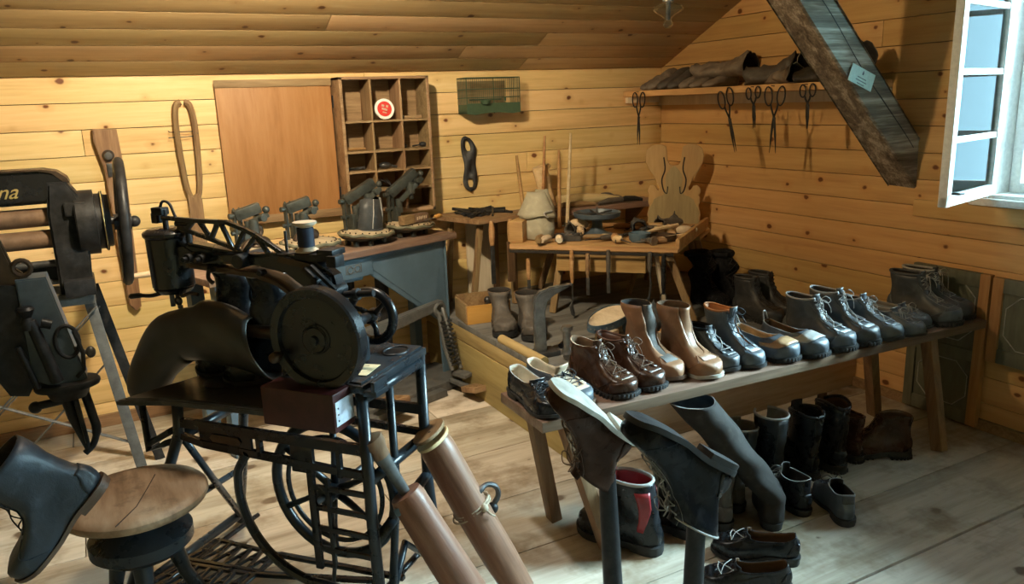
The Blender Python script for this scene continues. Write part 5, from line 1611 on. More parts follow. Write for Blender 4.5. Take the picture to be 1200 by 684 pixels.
for a, b in (((-.06, MY - .07, .76), (-.45, MY - .08, .40)), ((-.01, MY - .08, .20), (-.55, MY - .08, .52)), ((-.04, MY + .13, .50), (-.40, MY + .13, .16)), ((-.05, MY + .12, .72), (-.5, MY + .12, .3))):
    g = G(); g.bar(lm(*a), lm(*b), .004, .024, (0, 1, 0), .001); build('brace', g, M_anglegrey, t)

# ------------------------------------------------------------------ upright press in front of it (blue box body)
PYm = 2.62
t = thing('column_press', 'black and blue-grey upright press with a round flange and hanging jaws at the left edge', 'press', (-.75, PYm, 0))
def lp(x, y, z): return (x + .75, y - PYm, z)
k_ = 1.0
g = G()
g.lathe([(0, 0), (.20, 0), (.20, .03), (.12, .06), (.06, .12), (.055, .75), (.07, .80), (0, .80)], None, 30); build('column', g, M_blk_dull, t)
g = G()
g.prism([(-.75, .80), (-.75, 1.02), (-.36, 1.03), (-.225, 1.01), (-.225, .72), (-.255, .67), (-.30, .68), (-.335, .76), (-.42, .80)], .15, TR(lp(0, PYm, 0), PI / 2), bev=.012); build('body_casting', g, M_blk_dull, t)
g = G()
g.prism([(-.235, 1.015), (-.160, 1.015), (-.100, .70), (-.175, .68), (-.235, .72)], .10, TR(lp(0, PYm - .03, 0), PI / 2), bev=.004); build('blue_cover', g, M_bluebox, t)
g = G(); g.ring((0, 0, 0), .03, .006, TR(lp(-.135, PYm - .083, .82), PI / 2), 20, 8, sy=1.6); g.tube([lp(-.115, PYm - .085, .85), lp(-.10, PYm - .09, .78), lp(-.105, PYm - .09, .73), lp(-.125, PYm - .085, .71)], .006, 8); build('cam_plate', g, M_blk_dull, t)
g = G(); g.prism([(-.30, 1.0), (-.245, .98), (-.222, .99), (-.215, 1.03), (-.235, 1.05), (-.252, 1.12), (-.262, 1.21), (-.29, 1.215), (-.305, 1.1)], .028, TR(lp(0, PYm - .05, 0), PI / 2), bev=.005); g.ring((0, 0, 0), .022, .007, TR(lp(-.215, PYm - .06, 1.045), PI / 2), 16, 8); build('curved_bracket', g, M_bronze, t)
g = G(); g.cyl(lp(-.215, PYm - .10, .90), lp(-.175, PYm - .10, .71), .015, .018); g.lathe([(0, 0), (.016, 0), (.018, .02), (.012, .035), (.02, .05), (.024, .058), (.018, .066), (0, .068)], TR(lp(-.222, PYm - .10, .875)), 18); g.cyl(lp(-.255, PYm - .10, .83), lp(-.225, PYm - .10, .70), .008); g.cyl(lp(-.19, PYm - .10, .89), lp(-.165, PYm - .10, .88), .014); build('screw_rod', g, M_blk_dull, t)
g = G(); g.cyl(lp(-.13, PYm - .07, .80), lp(-.085, PYm - .08, .775), .006); g.ball(lp(-.08, PYm - .08, .778), .015, sc=(.9, .9, 1.2)); build('knob_lever', g, M_iron, t)
g = G(); g.lathe([(0, 0), (.085, 0), (.088, .006), (.088, .014), (.083, .02), (0, .022)], TR(lp(-.155, PYm - .05, .675)), 34, sy=.75); g.lathe([(0, 0), (.05, 0), (.062, .03), (0, .03)], TR(lp(-.155, PYm - .05, .645)), 26); build('flange', g, M_blk_dull, t)
g = G()
g.tube([lp(-.165, PYm - .06, .66), lp(-.155, PYm - .06, .58), lp(-.13, PYm - .06, .475)], [.018, .015, .010], 10); g.tube(bez([lp(-.115, PYm - .06, .65), lp(-.105, PYm - .06, .58), lp(-.10, PYm - .06, .53), lp(-.115, PYm - .06, .485), lp(-.14, PYm - .06, .462)], 5), [.013] * 12 + [.010] * 9, 10)
g.tube([lp(-.14, PYm - .08, .64), lp(-.128, PYm - .08, .50)], [.008, .006], 8); g.cyl(lp(-.24, PYm - .06, .635), lp(-.16, PYm - .06, .64), .012); g.ball(lp(-.245, PYm - .06, .632), .018)
build('hanging_jaw', g, M_blk_dull, t)

# ------------------------------------------------------------------ round stool
t = thing('round_stool', 'round stool with worn wooden seat on a dark turned base', 'stool', (-.022, 2.115, 0))
g = G()
n = 48
rings = []
for r_, z in ((.001, .5), (.09, .4995), (.150, .499), (.168, .496), (.176, .488), (.177, .478), (.172, .468), (.160, .462), (.09, .461), (.001, .461)):
    rings.append([V((r_ * 1.01 * math.cos(2 * PI * k / n), r_ * (1 + .012 * math.sin(3 * 2 * PI * k / n)) * math.sin(2 * PI * k / n), z)) for k in range(n)])
g.loft(rings); build('seat', g, M_seat, t)
g = G(); g.lathe([(0, .462), (.085, .462), (.088, .44), (.075, .42), (.11, .405), (.128, .385), (.128, .355), (.105, .335), (.06, .325), (0, .325)], None, 36); build('turned_hub', g, M_blkblue, t)
for a in (.4, 2.5, 4.6):
    c, s_ = math.cos(a), math.sin(a)
    g = G(); g.tube([(.07 * c, .07 * s_, .345), (.10 * c, .10 * s_, .22), (.15 * c, .15 * s_, .10), (.185 * c, .185 * s_, .0)], [.026, .018, .022, .016], 12); build('leg', g, M_blkblue, t)
g = G(); g.tube([(-.05, -.172, .4999), (.0, -.09, .5), (.03, .0, .5), (.055, .08, .5)], .0012, 5); tag(build('seat_crack', g, M_ldark, t), 'dark drying crack across the seat')

# ------------------------------------------------------------------ two wooden boot-leg forms leaning on the stand
def leg_form(lab, top, bot, r0, r1):
    top = V(top); bot = V(bot)
    m_ = (top - bot).to_track_quat('Z', 'Y').to_matrix().to_4x4(); m_.translation = bot
    L = (top - bot).length
    t = thing('leg_form', lab, 'boot form', mat=m_)
    g = G()
    n = 28; rings = []
    for i in range(25):
        f = i / 24; z = L * f
        r_ = lerp_table([(0, r1 * .85), (.04, r1), (.3, r1 * 1.18), (.55, r1 * 1.2), (.8, r0 * 1.02), (.96, r0), (1, r0 * .9)], f)
        rings.append([V((r_ * math.cos(2 * PI * k / n) * (1.08 + .05 * math.sin(f * 6)) + .012 * math.sin(f * 3), r_ * math.sin(2 * PI * k / n), z)) for k in range(n)])
    g.loft(rings, caps=True); build('wood_form', g, M_log, t, sharp=50)
    return t, L
t, L = leg_form('right brown wooden boot-leg form leaning at the stand, tied round with twine', (.745, 1.93, .525), (.955, 1.79, .012), .050, .042)
g = G(); g.ring((0, 0, L * .60), .056, .0035, None, 26, 6, sx=1.1); g.ring((0, 0, L * .615), .056, .0035, None, 26, 6, sx=1.1); g.ring((0, 0, L * .59), .0565, .003, TR((0, 0, 0), .03), 26, 6, sx=1.1); g.ball((.04, .045, L * .60), .012); g.tube(bez([(.04, .045, L * .6), (.05, .055, L * .57), (.04, .06, L * .54)], 4), .003, 6); build('twine', g, M_rope, t)
leg_m = t.matrix_basis.copy() if t.rotation_mode else None
hook = thing('iron_hook', 'curved iron hook with a ball end tied to the right wooden boot-leg form', 'hook', (.868, 1.87, .355))
g = G(); g.tube(bez([(-.055, -.02, .0), (-.03, -.02, .018), (.0, -.01, .03), (.03, -.01, .018), (.038, -.01, -.012), (.02, -.01, -.04)], 6), [.009] * 10 + [.008] * 21, 8); build('hook_bar', g, M_iron, hook)
g = G(); g.ball((.018, -.01, -.048), .017); g.box((-.05, -.02, 0), (.03, .02, .026), TR((0, 0, 0)), .003); build('ball_end', g, M_blk_dull, hook)
t2, L2 = leg_form('brown wooden boot-leg form with blue stains leaning at the stand, left one', (.606, 1.80, .462), (.81, 1.65, .012), .047, .042)
g = G(); g.box((.030, -.030, L2 * .955), (.030, .022, .022), TR((0, 0, 0), 0, 0, .2), .006); build('blue_patch', g, M_bluepaint, t2)
# wooden-handled mallet / bone shaped grip standing in the left form
tm = (V((.606, 1.80, .462)) - V((.81, 1.65, .012))).normalized()
a0 = V((.606, 1.80, .462)) + tm * .002; a1 = V((.525, 1.80, .635))
t = thing('burnishing_iron', 'old iron burnishing tool with a bulbous wooden head, tip resting on the left boot-leg form', 'tool', a0)
dv = a1 - a0
g = G(); g.tube([V((0, 0, 0)), dv * .12, dv * .5, dv * .7], [.014, .015, .017, .021], 12, flat=.7); build('shaft', g, M_anglegrey, t)
g = G(); g.tube([dv * .68, dv * .78, dv * .9, dv * 1.0, dv * 1.06], [.022, .024, .031, .030, .012], 14, flat=.75); build('wooden_head', g, M_log, t)
# two thin plates on top of the right form
for lab, off, col, rr in (('thin grey-brown wooden plate on top of the right boot-leg form, upper one', .030, M_old, .13), ('thin yellowish plate with a nail hole on top of the right boot-leg form, lower one', .006, M_birch, .13)):
    base = V((.745, 1.93, .525)); ax = (base - V((.955, 1.79, .012))).normalized()
    m_ = ax.to_track_quat('Z', 'Y').to_matrix().to_4x4(); m_.translation = base + ax * off
    t = thing('wooden_plate', lab, 'wood plate', mat=m_)
    g = G(); g.lathe([(0, -.005), (.074, -.005), (.076, -.002), (.076, .003), (.074, .005), (0, .005)], None, 30, sx=1.0, sy=.62); o = build('plate', g, col, t)
    g = G(); g.cyl((.02, .01, -.0052), (.02, .01, .0056), .004, n=10); build('nail_hole', g, M_ldark, t)
# ------------------------------------------------------------------ shelf in the gable corner
t = thing('wall_shelf', 'pine shelf board on the right wall carrying old leathers, scissors hung along its edge', 'shelf', (XR, 3.23, 1.455))
def ls(x, y, z): return (x - XR, y - 3.23, z - 1.455)
g = G(); g.box(ls(3.10, 3.233, 1.4725), (.30, 1.645, .034), None, .003); build('shelf_board', g, M_shelf, t)
g = G(); g.box(ls(3.235, 3.23, 1.425), (.028, 1.64, .055), None, .002); build('wall_batten', g, M_pale, t)
g = G(); g.box(ls(3.08, 4.03, 1.435), (.24, .03, .035), None, .002); build('end_batten', g, M_pale, t)

def scissors(lab, y, tip, ang, op, s, nm='scissors'):
    """hung by one bow over a nail in the shelf edge; length s"""
    x = 2.94
    t = thing(nm, lab, 'scissors', (x, y, 1.482), 0, 'scissors hung along the shelf edge')
    for sg in (-1, 1):
        g = G()
        M_ = rotm(sg * op - ang, 0, 0)
        def q(yy, zz): return M_ @ V((sg * .0015 - .004, yy, zz + s * .45)) + V((0, 0, -s * .45)) if False else M_ @ V((sg * .0015 - .004, yy, zz))
        piv = V((0, 0, -s * .48))
        def q(yy, zz): return piv + M_ @ V((sg * .002 - .004, yy, zz))
        # blade
        vs = [q(-.004, 0), q(.010 * sg + 0, -.02), q(.007 * sg, -s * .3), q(.0, -s * .52)]
        g.tube([q(0, .02), q(sg * .004, 0), q(sg * .004, -s * .25), q(0, -s * .52)], [.006, .0085, .007, .0015], 8, flat=.45, up=(0, 1, 0))
        g.tube([q(0, .015), q(-sg * .010, s * .16), q(-sg * .012, s * .22)], .0042, 8)
        c = q(-sg * .024, s * .34)
        g.tube([c + M_ @ V((0, (.024 if s > .25 else .017) * math.cos(a * PI / 9), s * .14 * math.sin(a * PI / 9))) for a in range(18)], .0036, 8, closed=True)
        build('blade', g, M_blk_dull, t, sharp=0)
    g = G(); g.cyl((-.010, 0, -s * .48), (.004, 0, -s * .48), .005); g.cyl((.02, .018, .0), (-.012, .018, .0), .002); build('pivot', g, M_iron, t)
scissors('large scissors hanging at the left end of the shelf, beside the back wall', 3.878, 0, 0, .09, .31)
scissors('long-bladed shears hanging slanted, second from the left on the shelf edge', 3.11, 0, .30, .05, .33)
scissors('small thin scissors hanging half open between the two big pairs', 2.945, 0, .10, .07, .20)
scissors('large open scissors hanging in the middle right of the shelf edge', 2.81, 0, 0, .13, .32)
scissors('small closed scissors hanging nearest the slanting roof brace', 2.61, 0, .05, .03, .20)

# old lasts, leathers and shoes lying on the shelf
def blob(name, lab, cat, loc, L, W, H, mat, rz, fn, group=None, n=26, m=13, thick=0):
    t = thing(name, lab, cat, loc, rz, group)
    g = G(); rings = []
    for i in range(m + 1):
        f = i / m
        w, h, z0, yo = fn(f)
        rings.append([V((L * (f - .5), yo + W / 2 * w * math.cos(2 * PI * k / n), z0 * H + H / 2 * h * (1 + math.sin(2 * PI * k / n)))) + V((0, 0, 0)) for k in range(n)])
    rings = [[p + V((0, .006 * noise.noise(p * 30 + V(loc) * 5), abs(.008 * noise.noise(p * 26 + V(loc) * 3)))) for p in r_] for r_ in rings]
    g.loft(rings, caps=True); build('body', g, mat, t, sharp=0)
    return t
def lastf(f):
    w = lerp_table([(0, .3), (.08, .6), (.3, .62), (.6, .95), (.78, 1), (.93, .7), (1, .25)], f)
    h = lerp_table([(0, .8), (.1, 1), (.35, .95), (.6, .6), (.85, .40), (1, .2)], f)
    return w, h, 0, 0
ZS = 1.490
yy = [3.93, 3.83, 3.73, 3.635, 3.54, 3.445, 3.35]
for i, y in enumerate(yy):
    blob('shoe_last', ['grey-brown shoe last with pointed toe at the left end of the shelf', 'dusty brown shoe last, second from the left on the shelf', 'round-toed brown shoe last, third from the left on the shelf', 'dark rounded shoe last, fourth from the left on the shelf',
                       'pale-toed shoe last, fifth from the left on the shelf', 'pale-toed shoe last, sixth from the left on the shelf', 'low shoe last below the crumpled leather, seventh on the shelf'][i],
         'shoe last', (3.09 - .01 * (i % 2), y, ZS), .25, .092, [.09, .125, .125, .115, .11, .09, .08][i], [M_dust, M_dust, M_dustdk, M_dustdk, M_dust, M_dust, M_dust][i], PI + [.35, .1, -.05, .05, 0, .08, .03][i], lastf, 'shoe lasts on the wall shelf')
def crumple(name, lab, loc, L, W, H, rz, mat, seed, ml=M_ldark):
    """hollow crumpled leather shaft lying on its side"""
    t = thing(name, lab, 'leather', loc, rz)
    g = G(); rings = []
    n, m = 30, 12
    for i in range(m + 1):
        f = i / m
        fl = .75 + .35 * abs(f - .45)
        r = []
        for k in range(n):
            a = 2 * PI * k / n
            p = V((L * (f - .5), W / 2 * fl * math.cos(a), H * .5 * (1 + fl * math.sin(a)) * (1 - .15 * math.sin(PI * f))))
            d = noise.noise(p * 14 + V((seed, 0, 0))) * .045
            p.z *= (1.15 - .5 * f) if seed % 4 == 1 else 1; p.y *= 1.1 - .35 * f
            if math.sin(a) > .6 and (i == m or i == 0): p.z += .03 * noise.noise(V((k * .9, seed, 0)))
            p += V((d * .5, d * math.cos(a), abs(d) * max(0, math.sin(a))))
            p.z = max(p.z, .001)
            r.append(p)
        rings.append(r)
    g.loft(rings); build('leather_shell', g, [mat, ml, mat], t, sharp=0, mods=[('SOLIDIFY', dict(thickness=.004, offset=1, material_offset=1, material_offset_rim=2))])
crumple('crumpled_leather', 'crumpled brown leather shaft with dark opening in the middle of the shelf', (3.12, 3.36, ZS + .045), .34, .15, .11, 1.75, M_dust, 1)
crumple('crumpled_leather', 'dark folded leather pieces right of the brown crumpled shaft on the shelf', (3.10, 2.98, ZS), .26, .17, .12, 2.0, M_dustdk, 5)
crumple('crumpled_leather', 'grey leather roll lying low on the shelf before the roof brace', (3.04, 2.86, ZS), .24, .11, .075, 1.2, M_dust, 9)
crumple('crumpled_leather', 'reddish brown upright leather piece beside the roof brace on the shelf', (3.14, 2.74, ZS), .12, .14, .17, .4, M_dust, 13)
crumple('crumpled_leather', 'dark leather lump at the right shelf end, seen past the roof brace', (3.12, 2.50, ZS), .16, .14, .15, .8, M_dustdk, 17)
crumple('crumpled_leather', 'flat grey leather scrap on the shelf next to the brace', (3.02, 2.66, ZS), .16, .12, .065, 2.2, M_dustdk, 21)

# paper label nailed on the brace
pl_ = V((2.835, by0 - .004, 1.497))
t = thing('paper_label', 'small pale mint paper label fixed to the slanting roof brace', 'label', pl_)
ra = math.radians(20)
g = G(); g.box((0, 0, 0), (.150, .003, .070), rotm(0, ra, 0), .0008); build('card', g, M_label, t)
g = G()
mm = rotm(0, ra, 0)
g.prism([(-.004, -.008), (.004, -.008), (.005, 0), (0, .010), (-.005, 0)], .0006, mm @ TR((0, -.0019, .018), PI / 2))
for k, w in enumerate((.055, .07, .045)): g.box((0, -.0018, -.004 - .012 * k), (w, .0006, .003), mm)
build('printed_text', g, M_bluebox, t)

# hanging glass lamp fitting
t = thing('glass_lamp', 'small clear glass lamp shade hanging from the sloping ceiling', 'lamp', (2.113, 2.60, 1.715))
g = G()
g.lathe([(.003, 0), (.012, .002), (.019, .010), (.020, .018), (.015, .027), (.013, .033), (.018, .040), (.032, .050), (.050, .060), (.060, .070), (.061, .078), (.052, .086), (.034, .092), (.022, .098), (.018, .11)], None, 36)
build('glass_shade', g, M_glass, t, sharp=0, mods=[('SOLIDIFY', dict(thickness=.002, offset=-1))])
g = G(); g.lathe([(0, .10), (.022, .10), (.024, .125), (.018, .14), (0, .142)], None, 24); g.cyl((0, 0, .03), (0, 0, .10), .009); build('socket', g, M_steel, t)
g = G(); g.cyl((0, 0, .14), (0, 0, KZ + SL * (YB - 2.60) - 1.715 - .0), .004); build('hanging_rod', g, M_blk_dull, t)

# ------------------------------------------------------------------ carved chair in the corner
CA = math.radians(-48)
t = thing('carved_chair', 'old plank chair with a lobed back board in the corner behind the tool table', 'chair', (3.0, 3.62, PZ), CA)
half = [(0, .352), (.026, .356), (.040, .38), (.043, .43), (.050, .462), (.085, .476), (.125, .470), (.157, .448), (.168, .405), (.162, .365), (.140, .32), (.112, .285), (.098, .25), (.084, .222), (.088, .206), (.100, .214), (.112, .235), (.135, .238), (.152, .218), (.154, .195), (.144, .180), (.150, .165), (.150, .135), (.143, .115), (.150, .09), (.156, .065), (.150, .04), (.156, .015), (.156, -.02)]
poly = half + [(-x, z) for x, z in reversed(half)][:-1]
g = G(); g.prism(poly, .022, TR((0, 0, .35), PI / 2), bev=.004); bk = build('back_board', g, M_chair, t)
g = G()
# painted darker lower panel sits flush on the board
pp = [(0, .35), (.02, .335), (.045, .30), (.05, .27), (.045, .22), (.06, .18), (.09, .17), (.115, .155), (.122, .135), (.140, .105), (.150, .075), (.145, .05), (.150, .02), (.150, -.015)]
g.prism(pp + [(-x, z) for x, z in reversed(pp)][:-1], .003, TR((0, -.0125, .35), PI / 2)); build('painted_panel', g, M_chair_dark, bk)
for sg in (1, -1):
    g = G()
    g.tube(bez([(sg * .060, -.0125, .35 + .40), (sg * .052, -.0125, .35 + .33), (sg * .070, -.0125, .35 + .27), (sg * .060, -.0125, .35 + .21), (sg * .040, -.0125, .35 + .19), (sg * .035, -.0125, .35 + .23)], 5), .004, 6); tag(build('carved_scroll', g, M_ldark, bk), 'dark carved scroll line')
g = G(); g.prism([(-.20, .03), (.20, .03), (.215, -.02), (.19, -.30), (-.19, -.30), (-.215, -.02)], .024, TR((0, 0, .326)), bev=.004); build('seat', g, M_chair, t)
for a, b in (((-.13, -.04), (-.17, .05)), ((.13, -.04), (.17, .05)), ((-.13, -.25), (-.20, -.33)), ((.13, -.25), (.20, -.33))):
    g = G(); g.tube([(a[0], a[1], .316), (b[0], b[1], .0)], [.018, .014], 10); build('leg', g, M_oldz, t)

# ------------------------------------------------------------------ painted panels leaning on the right wall
def panel(lab, y1, y0, z0, z1, x):
    """y1 far edge, y0 near edge"""
    w = y1 - y0
    t = thing('painted_door_panel', lab, 'panel', (x, (y0 + y1) / 2, z0))
    h = z1 - z0
    g = G(); g.box((0, 0, h / 2), (.014, w - .06, h - .06)); build('painted_field', g, M_panel_green, t)
    for yy_ in (-w / 2 + .022, w / 2 - .022):
        g = G(); g.box((-.004, yy_, h / 2), (.028, .044, h), None, .003); build('stile', g, M_stile if yy_ < 0 or z0 > .1 else M_panel_green, t)
    for zz, hh in ((h - .03, .06), (.03, .06)) + (((h * .46, .05),) if h > .6 else ()):
        g = G(); g.box((-.003, 0, zz), (.026, w - .088, hh), None, .003); build('rail', g, M_panel_green, t)
    cells = [(h * .73, h * .38)] + ([(h * .25, h * .30)] if h > .6 else []) if h > .6 else [(h * .5, h * .62)]
    for zc, hh in cells:
        hw = (w - .12) / 2; c = .055
        pts = [(-hw, zc - hh / 2 + c), (-hw + c, zc - hh / 2), (hw - c, zc - hh / 2), (hw, zc - hh / 2 + c), (hw, zc + hh / 2 - c), (hw - c, zc + hh / 2), (-hw + c, zc + hh / 2), (-hw, zc + hh / 2 - c)]
        g = G(); g.tube([(-.008, a, b) for a, b in pts], .0025, 6, closed=True)
        tag(build('painted_line', g, M_edge, t), 'pale painted octagonal outline')
panel('grey-green painted door panel on the floor against the right wall, behind the bench end', 2.20, 1.852, .012, .685, 3.222)
panel('grey-green painted panel with pale hexagon outline at the right edge below the window', 1.842, 1.30, .32, .680, 3.222)

# ------------------------------------------------------------------ low work table on the platform
WA = math.radians(-46)
WT = TR((1.852, 3.54, 0), rz=WA)
TZ = .74
t = thing('tool_table', 'low wooden cobbler table on the platform, heaped with and hung with tools', 'table', (1.852, 3.54, PZ), WA)
def lt(x, y, z): return V((x, y, z - PZ))
g = G(); g.prism([(0, 0), (.86, 0), (.945, .735), (0, .735)], .032, TR(lt(0, 0, TZ - .017)), bev=.004); build('table_top', g, M_table, t)
g = G(); g.bar(lt(.858, .0, TZ + .012), lt(.943, .735, TZ + .012), .020, .050, (0, 0, 1), .003); build('rim', g, M_table, t)
g = G(); g.box(lt(.47, .05, .645), (.46, .03, .10), None, .004); d_ = build('drawer', g, M_table, t)
g = G(); g.box(lt(.695, .20, .645), (.018, .30, .10), None, .003); g.box(lt(.245, .20, .645), (.018, .30, .10), None, .003); build('drawer_side', g, M_oldy, t)
def wl(x, y, z):
    q = WT.inverted() @ V((x, y, z)); return V((q.x, q.y, q.z - PZ))
for top, foot, r_ in ((lt(.80, .07, .71), wl(2.524, 2.876, PZ), .020), (lt(.26, .10, .71), wl(2.052, 3.451, PZ), .020), (lt(.10, .62, .71), wl(2.27, 3.96, PZ), .019), (lt(.88, .66, .71), wl(2.99, 3.25, PZ), .018)):
    g = G(); g.bar(foot + V((0, 0, .002)), top, r_ * 2, r_ * 1.8, (1, 0, 0), .006); build('leg', g, M_oldz, t)
g = G(); g.bar(wl(2.523, 3.09, PZ + .003), lt(.735, .10, .70), .05, .018, (1, .4, 0), .003); build('prop_board', g, M_pale, t)
g = G(); g.box(lt(.42, -.006, .700), (.84, .006, .014), None, .001); build('tool_strap', g, M_ldark, t)
g = G(); g.box(lt(.03, .12, TZ + .055), (.075, .20, .11), None, .005); build('end_block', g, M_table, t)

def tw_(x, y, z): return WT @ V((x, y, z))
def tool(name, lab, cat, x, y, z, rz=0, group=None): return thing(name, lab, cat, tw_(x, y, z), WA + rz, group)
# hanging tools: (x, handle length, blade length, kind)
def hang(name, lab, x, top, hl, bl_, hm, kind):
    t = tool(name, lab, 'tool', x, -.018, top, 0, 'tools hung on the table front')
    g = G(); g.tube([(0, 0, 0), (0, 0, -hl * .3), (0, -.001, -hl * .75), (0, 0, -hl)], [.010, .0125, .0115, .007], 10); build('handle', g, hm, t)
    g = G()
    if kind == 'rod':
        g.tube([(0, 0, -hl), (.002, 0, -hl - bl_)], [.004, .003], 8); g.tube([(0, 0, -hl - bl_), (-.006, -.004, -hl - bl_ - .02), (.004, -.008, -hl - bl_ - .06), (.008, 0, -hl - bl_ - .075)], [.004, .012, .011, .004], 10, flat=.4)
    elif kind == 'hook':
        g.tube(bez([(0, 0, -hl), (.004, 0, -hl - bl_ * .5), (-.006, 0, -hl - bl_), (-.012, 0, -hl - bl_ + .01)], 5), [.005] * 16, 8)
    elif kind == 'ring':
        g.ring((0, 0, 0), .014, .003, TR((0, 0, -hl - .02), PI / 2), 20, 6, sy=2.0)
    else:
        g.box((0, 0, -hl - bl_ / 2), (.018, .004, bl_), None, .001)
    build('blade', g, M_iron, t)
hang('awl', 'dark brown handled awl hanging at the left end of the table front', .105, .665, .11, .05, M_handle, 'blade')
hang('spoon_tool', 'long wood-handled tool with a thin rod and small scoop, hanging to the platform', .335, .715, .17, .10, M_handle, 'rod')
hang('file_tool', 'tapered pale grey handle tool hanging in the middle of the table front', .417, .700, .125, .09, M_old, 'blade')
hang('file_tool', 'dark leather-wrapped tool hanging right of the pale grey handle', .522, .72, .14, .08, M_dustdk, 'blade')
hang('curved_knife', 'thin curved iron tool hanging under the right part of the table', .728, .715, .10, .14, M_dustdk, 'hook')
hang('ring_knife', 'black-handled knife with a ring end hanging by the right front leg', .795, .705, .20, .02, M_blk, 'ring')

# things on the table top
Z1 = TZ + .001
def bag(name, lab, x, y, z, w, h, dpt, rz, seed):
    t = tool(name, lab, 'bag', x, y, z, rz)
    g = G(); rings = []
    prof_ = [(0, .75, .9), (.04, 1.0, 1.0), (.25, 1.04, 1.0), (.45, .94, .85), (.55, .98, .8), (.62, .86, .72), (.85, .62, .5), (1, .45, .34), (1.02, .40, .3)]
    for f, a, b in prof_:
        rings.append([V((w / 2 * a * math.cos(2 * PI * k / 28), dpt / 2 * b * math.sin(2 * PI * k / 28), h * f)) for k in range(28)])
    rings = [[p + V((.010 * noise.noise(p * 13 + V((seed, 0, 0))), .010 * noise.noise(p * 13 + V((0, seed, 0))), 0)) for p in r_] for r_ in rings]
    g.loft(rings, caps=True); build('bag_body', g, M_canvas, t, sharp=0)
    g = G(); rr_ = []
    for f, a, b in [(.50, 1.10, .98), (.56, 1.04, .92), (.70, .84, .74), (.9, .60, .5), (1.03, .46, .36)]:
        rr_.append([V((w / 2 * a * math.cos(PI + PI * k / 16 * 1.05), dpt / 2 * b * math.sin(PI + PI * k / 16 * 1.05), h * (f + .03 * math.sin(k * .8) * (f < .55)))) for k in range(17)])
    g.loft(rr_, closed=False); build('flap', g, M_canvas, t, sharp=0, mods=[('SOLIDIFY', dict(thickness=.005, offset=1))])
    g = G(); g.tube(bez([(w * .38, -dpt * .42, h * .50), (w * .30, -dpt * .52, h * .60), (w * .48, -dpt * .2, h * .62)], 6), .006, 8); build('strap', g, M_edge, t)
bag('canvas_pouch', 'pale olive canvas pouch with a flap standing on the left of the tool table', .105, .16, Z1, .185, .24, .15, .1, 3)
bag('canvas_pouch', 'smaller grey-green pouch behind the large canvas pouch', .05, .46, Z1, .13, .22, .10, 0, 8)
# four slender wooden sticks standing behind the pouches
for i, (x, y, x2, h, lab) in enumerate(((-.0, .27, -.03, 1.17, 'slender orange-brown stick at the left, before the pouch'), (.03, .52, .06, 1.26, 'reddish slender stick leaning behind the pouches, second from left'), (.14, .50, .145, 1.18, 'short slender stick behind the large pouch, third from left'), (.17, .56, .20, 1.27, 'pale slender stick with pointed end, rightmost of the four'))):
    t = tool('wooden_stick', lab, 'stick', x, y, Z1 + (0 if i else .12), 0)
    g = G(); z0_ = 0; L_ = h - (Z1 + (0 if i else .12))
    g.tube([(0, 0, 0), ((x2 - x) * .5, 0, L_ * .5), (x2 - x, 0, L_)], [.012, .010, .007], 10); build('stick_body', g, M_handle_lt if i == 3 else M_handle, t)
# cast-iron turntable with spoked dish
t = tool('spoked_dish', 'blue-grey iron round nail dish with spokes on a waisted foot', 'dish', .40, .30, Z1)
g = G(); g.lathe([(0, 0), (.085, 0), (.088, .006), (.05, .016), (.030, .040), (.026, .075), (.040, .088), (0, .088)], None, 32); build('foot', g, M_bluebox, t)
g = G(); g.lathe([(0, .088), (.10, .090), (.122, .100), (.128, .122), (.123, .124), (.114, .104), (.09, .097), (0, .096)], None, 40); build('dish_bowl', g, M_bluebox, t)
g = G()
for k in range(6):
    a = k * PI / 3; g.tube([(0, 0, .112), (.118 * math.cos(a), .118 * math.sin(a), .118)], .005, 6)
g.cyl((0, 0, .096), (0, 0, .150), .008, .003); build('spokes', g, M_iron, t)
# ladle pot with long handle
t = tool('iron_ladle', 'blue-grey iron glue pan with a long pale wooden handle', 'pan', .655, .12, Z1, .55)
g = G(); g.lathe([(0, 0), (.042, 0), (.052, .012), (.055, .045), (.051, .046), (.046, .012), (0, .006)], None, 28); build('pan', g, M_bluepaint, t)
g = G(); g.tube([(.05, .02, .040), (.12, .05, .048), (.26, .11, .05)], [.008, .012, .011], 10); build('handle', g, M_handle_lt, t)
# ring of banded iron
t = tool('iron_ring_strap', 'oval iron band lying on the right of the table behind the hammer', 'ring', .765, .17, Z1)
g = G(); g.loft([[V((r_ * 1.25 * math.cos(2 * PI * k / 36), r_ * math.sin(2 * PI * k / 36), z)) for k in range(36)] for r_, z in ((.052, 0), (.056, .0), (.056, .03), (.052, .03), (.052, 0))]); build('band', g, M_bronze, t)
def hammer(lab, x, y, z, rz, s=1, hm=M_handle_lt, headm=M_iron):
    t = tool('shoe_hammer', lab, 'hammer', x, y, z, rz)
    g = G(); g.cyl((0, -.035 * s, .020), (0, -.02 * s, .020), .021 * s, .020 * s); g.cyl((0, -.02 * s, .020), (0, .01, .020), .012 * s, .013 * s); g.box((0, .035 * s, .020), (.03 * s, .06 * s, .010), None, .003); build('head', g, headm, t)
    g = G(); g.tube([(0, 0, .020), (.07 * s, 0, .019), (.20 * s, 0, .016)], [.009, .010, .013], 10); build('handle', g, hm, t)
hammer('shoemaker hammer with a round shiny face at the front right of the table', .715, .05, Z1, .85, 1.1, headm=M_steel)
hammer('shoemaker hammer with dark handle lying across the middle of the tool heap', .52, .52, Z1, .3, 1.0, M_handle, M_blk_dull)
t = tool('white_flask', 'chalky white rounded flask lying at the back right of the table', 'flask', .86, .36, Z1 + .022, .3)
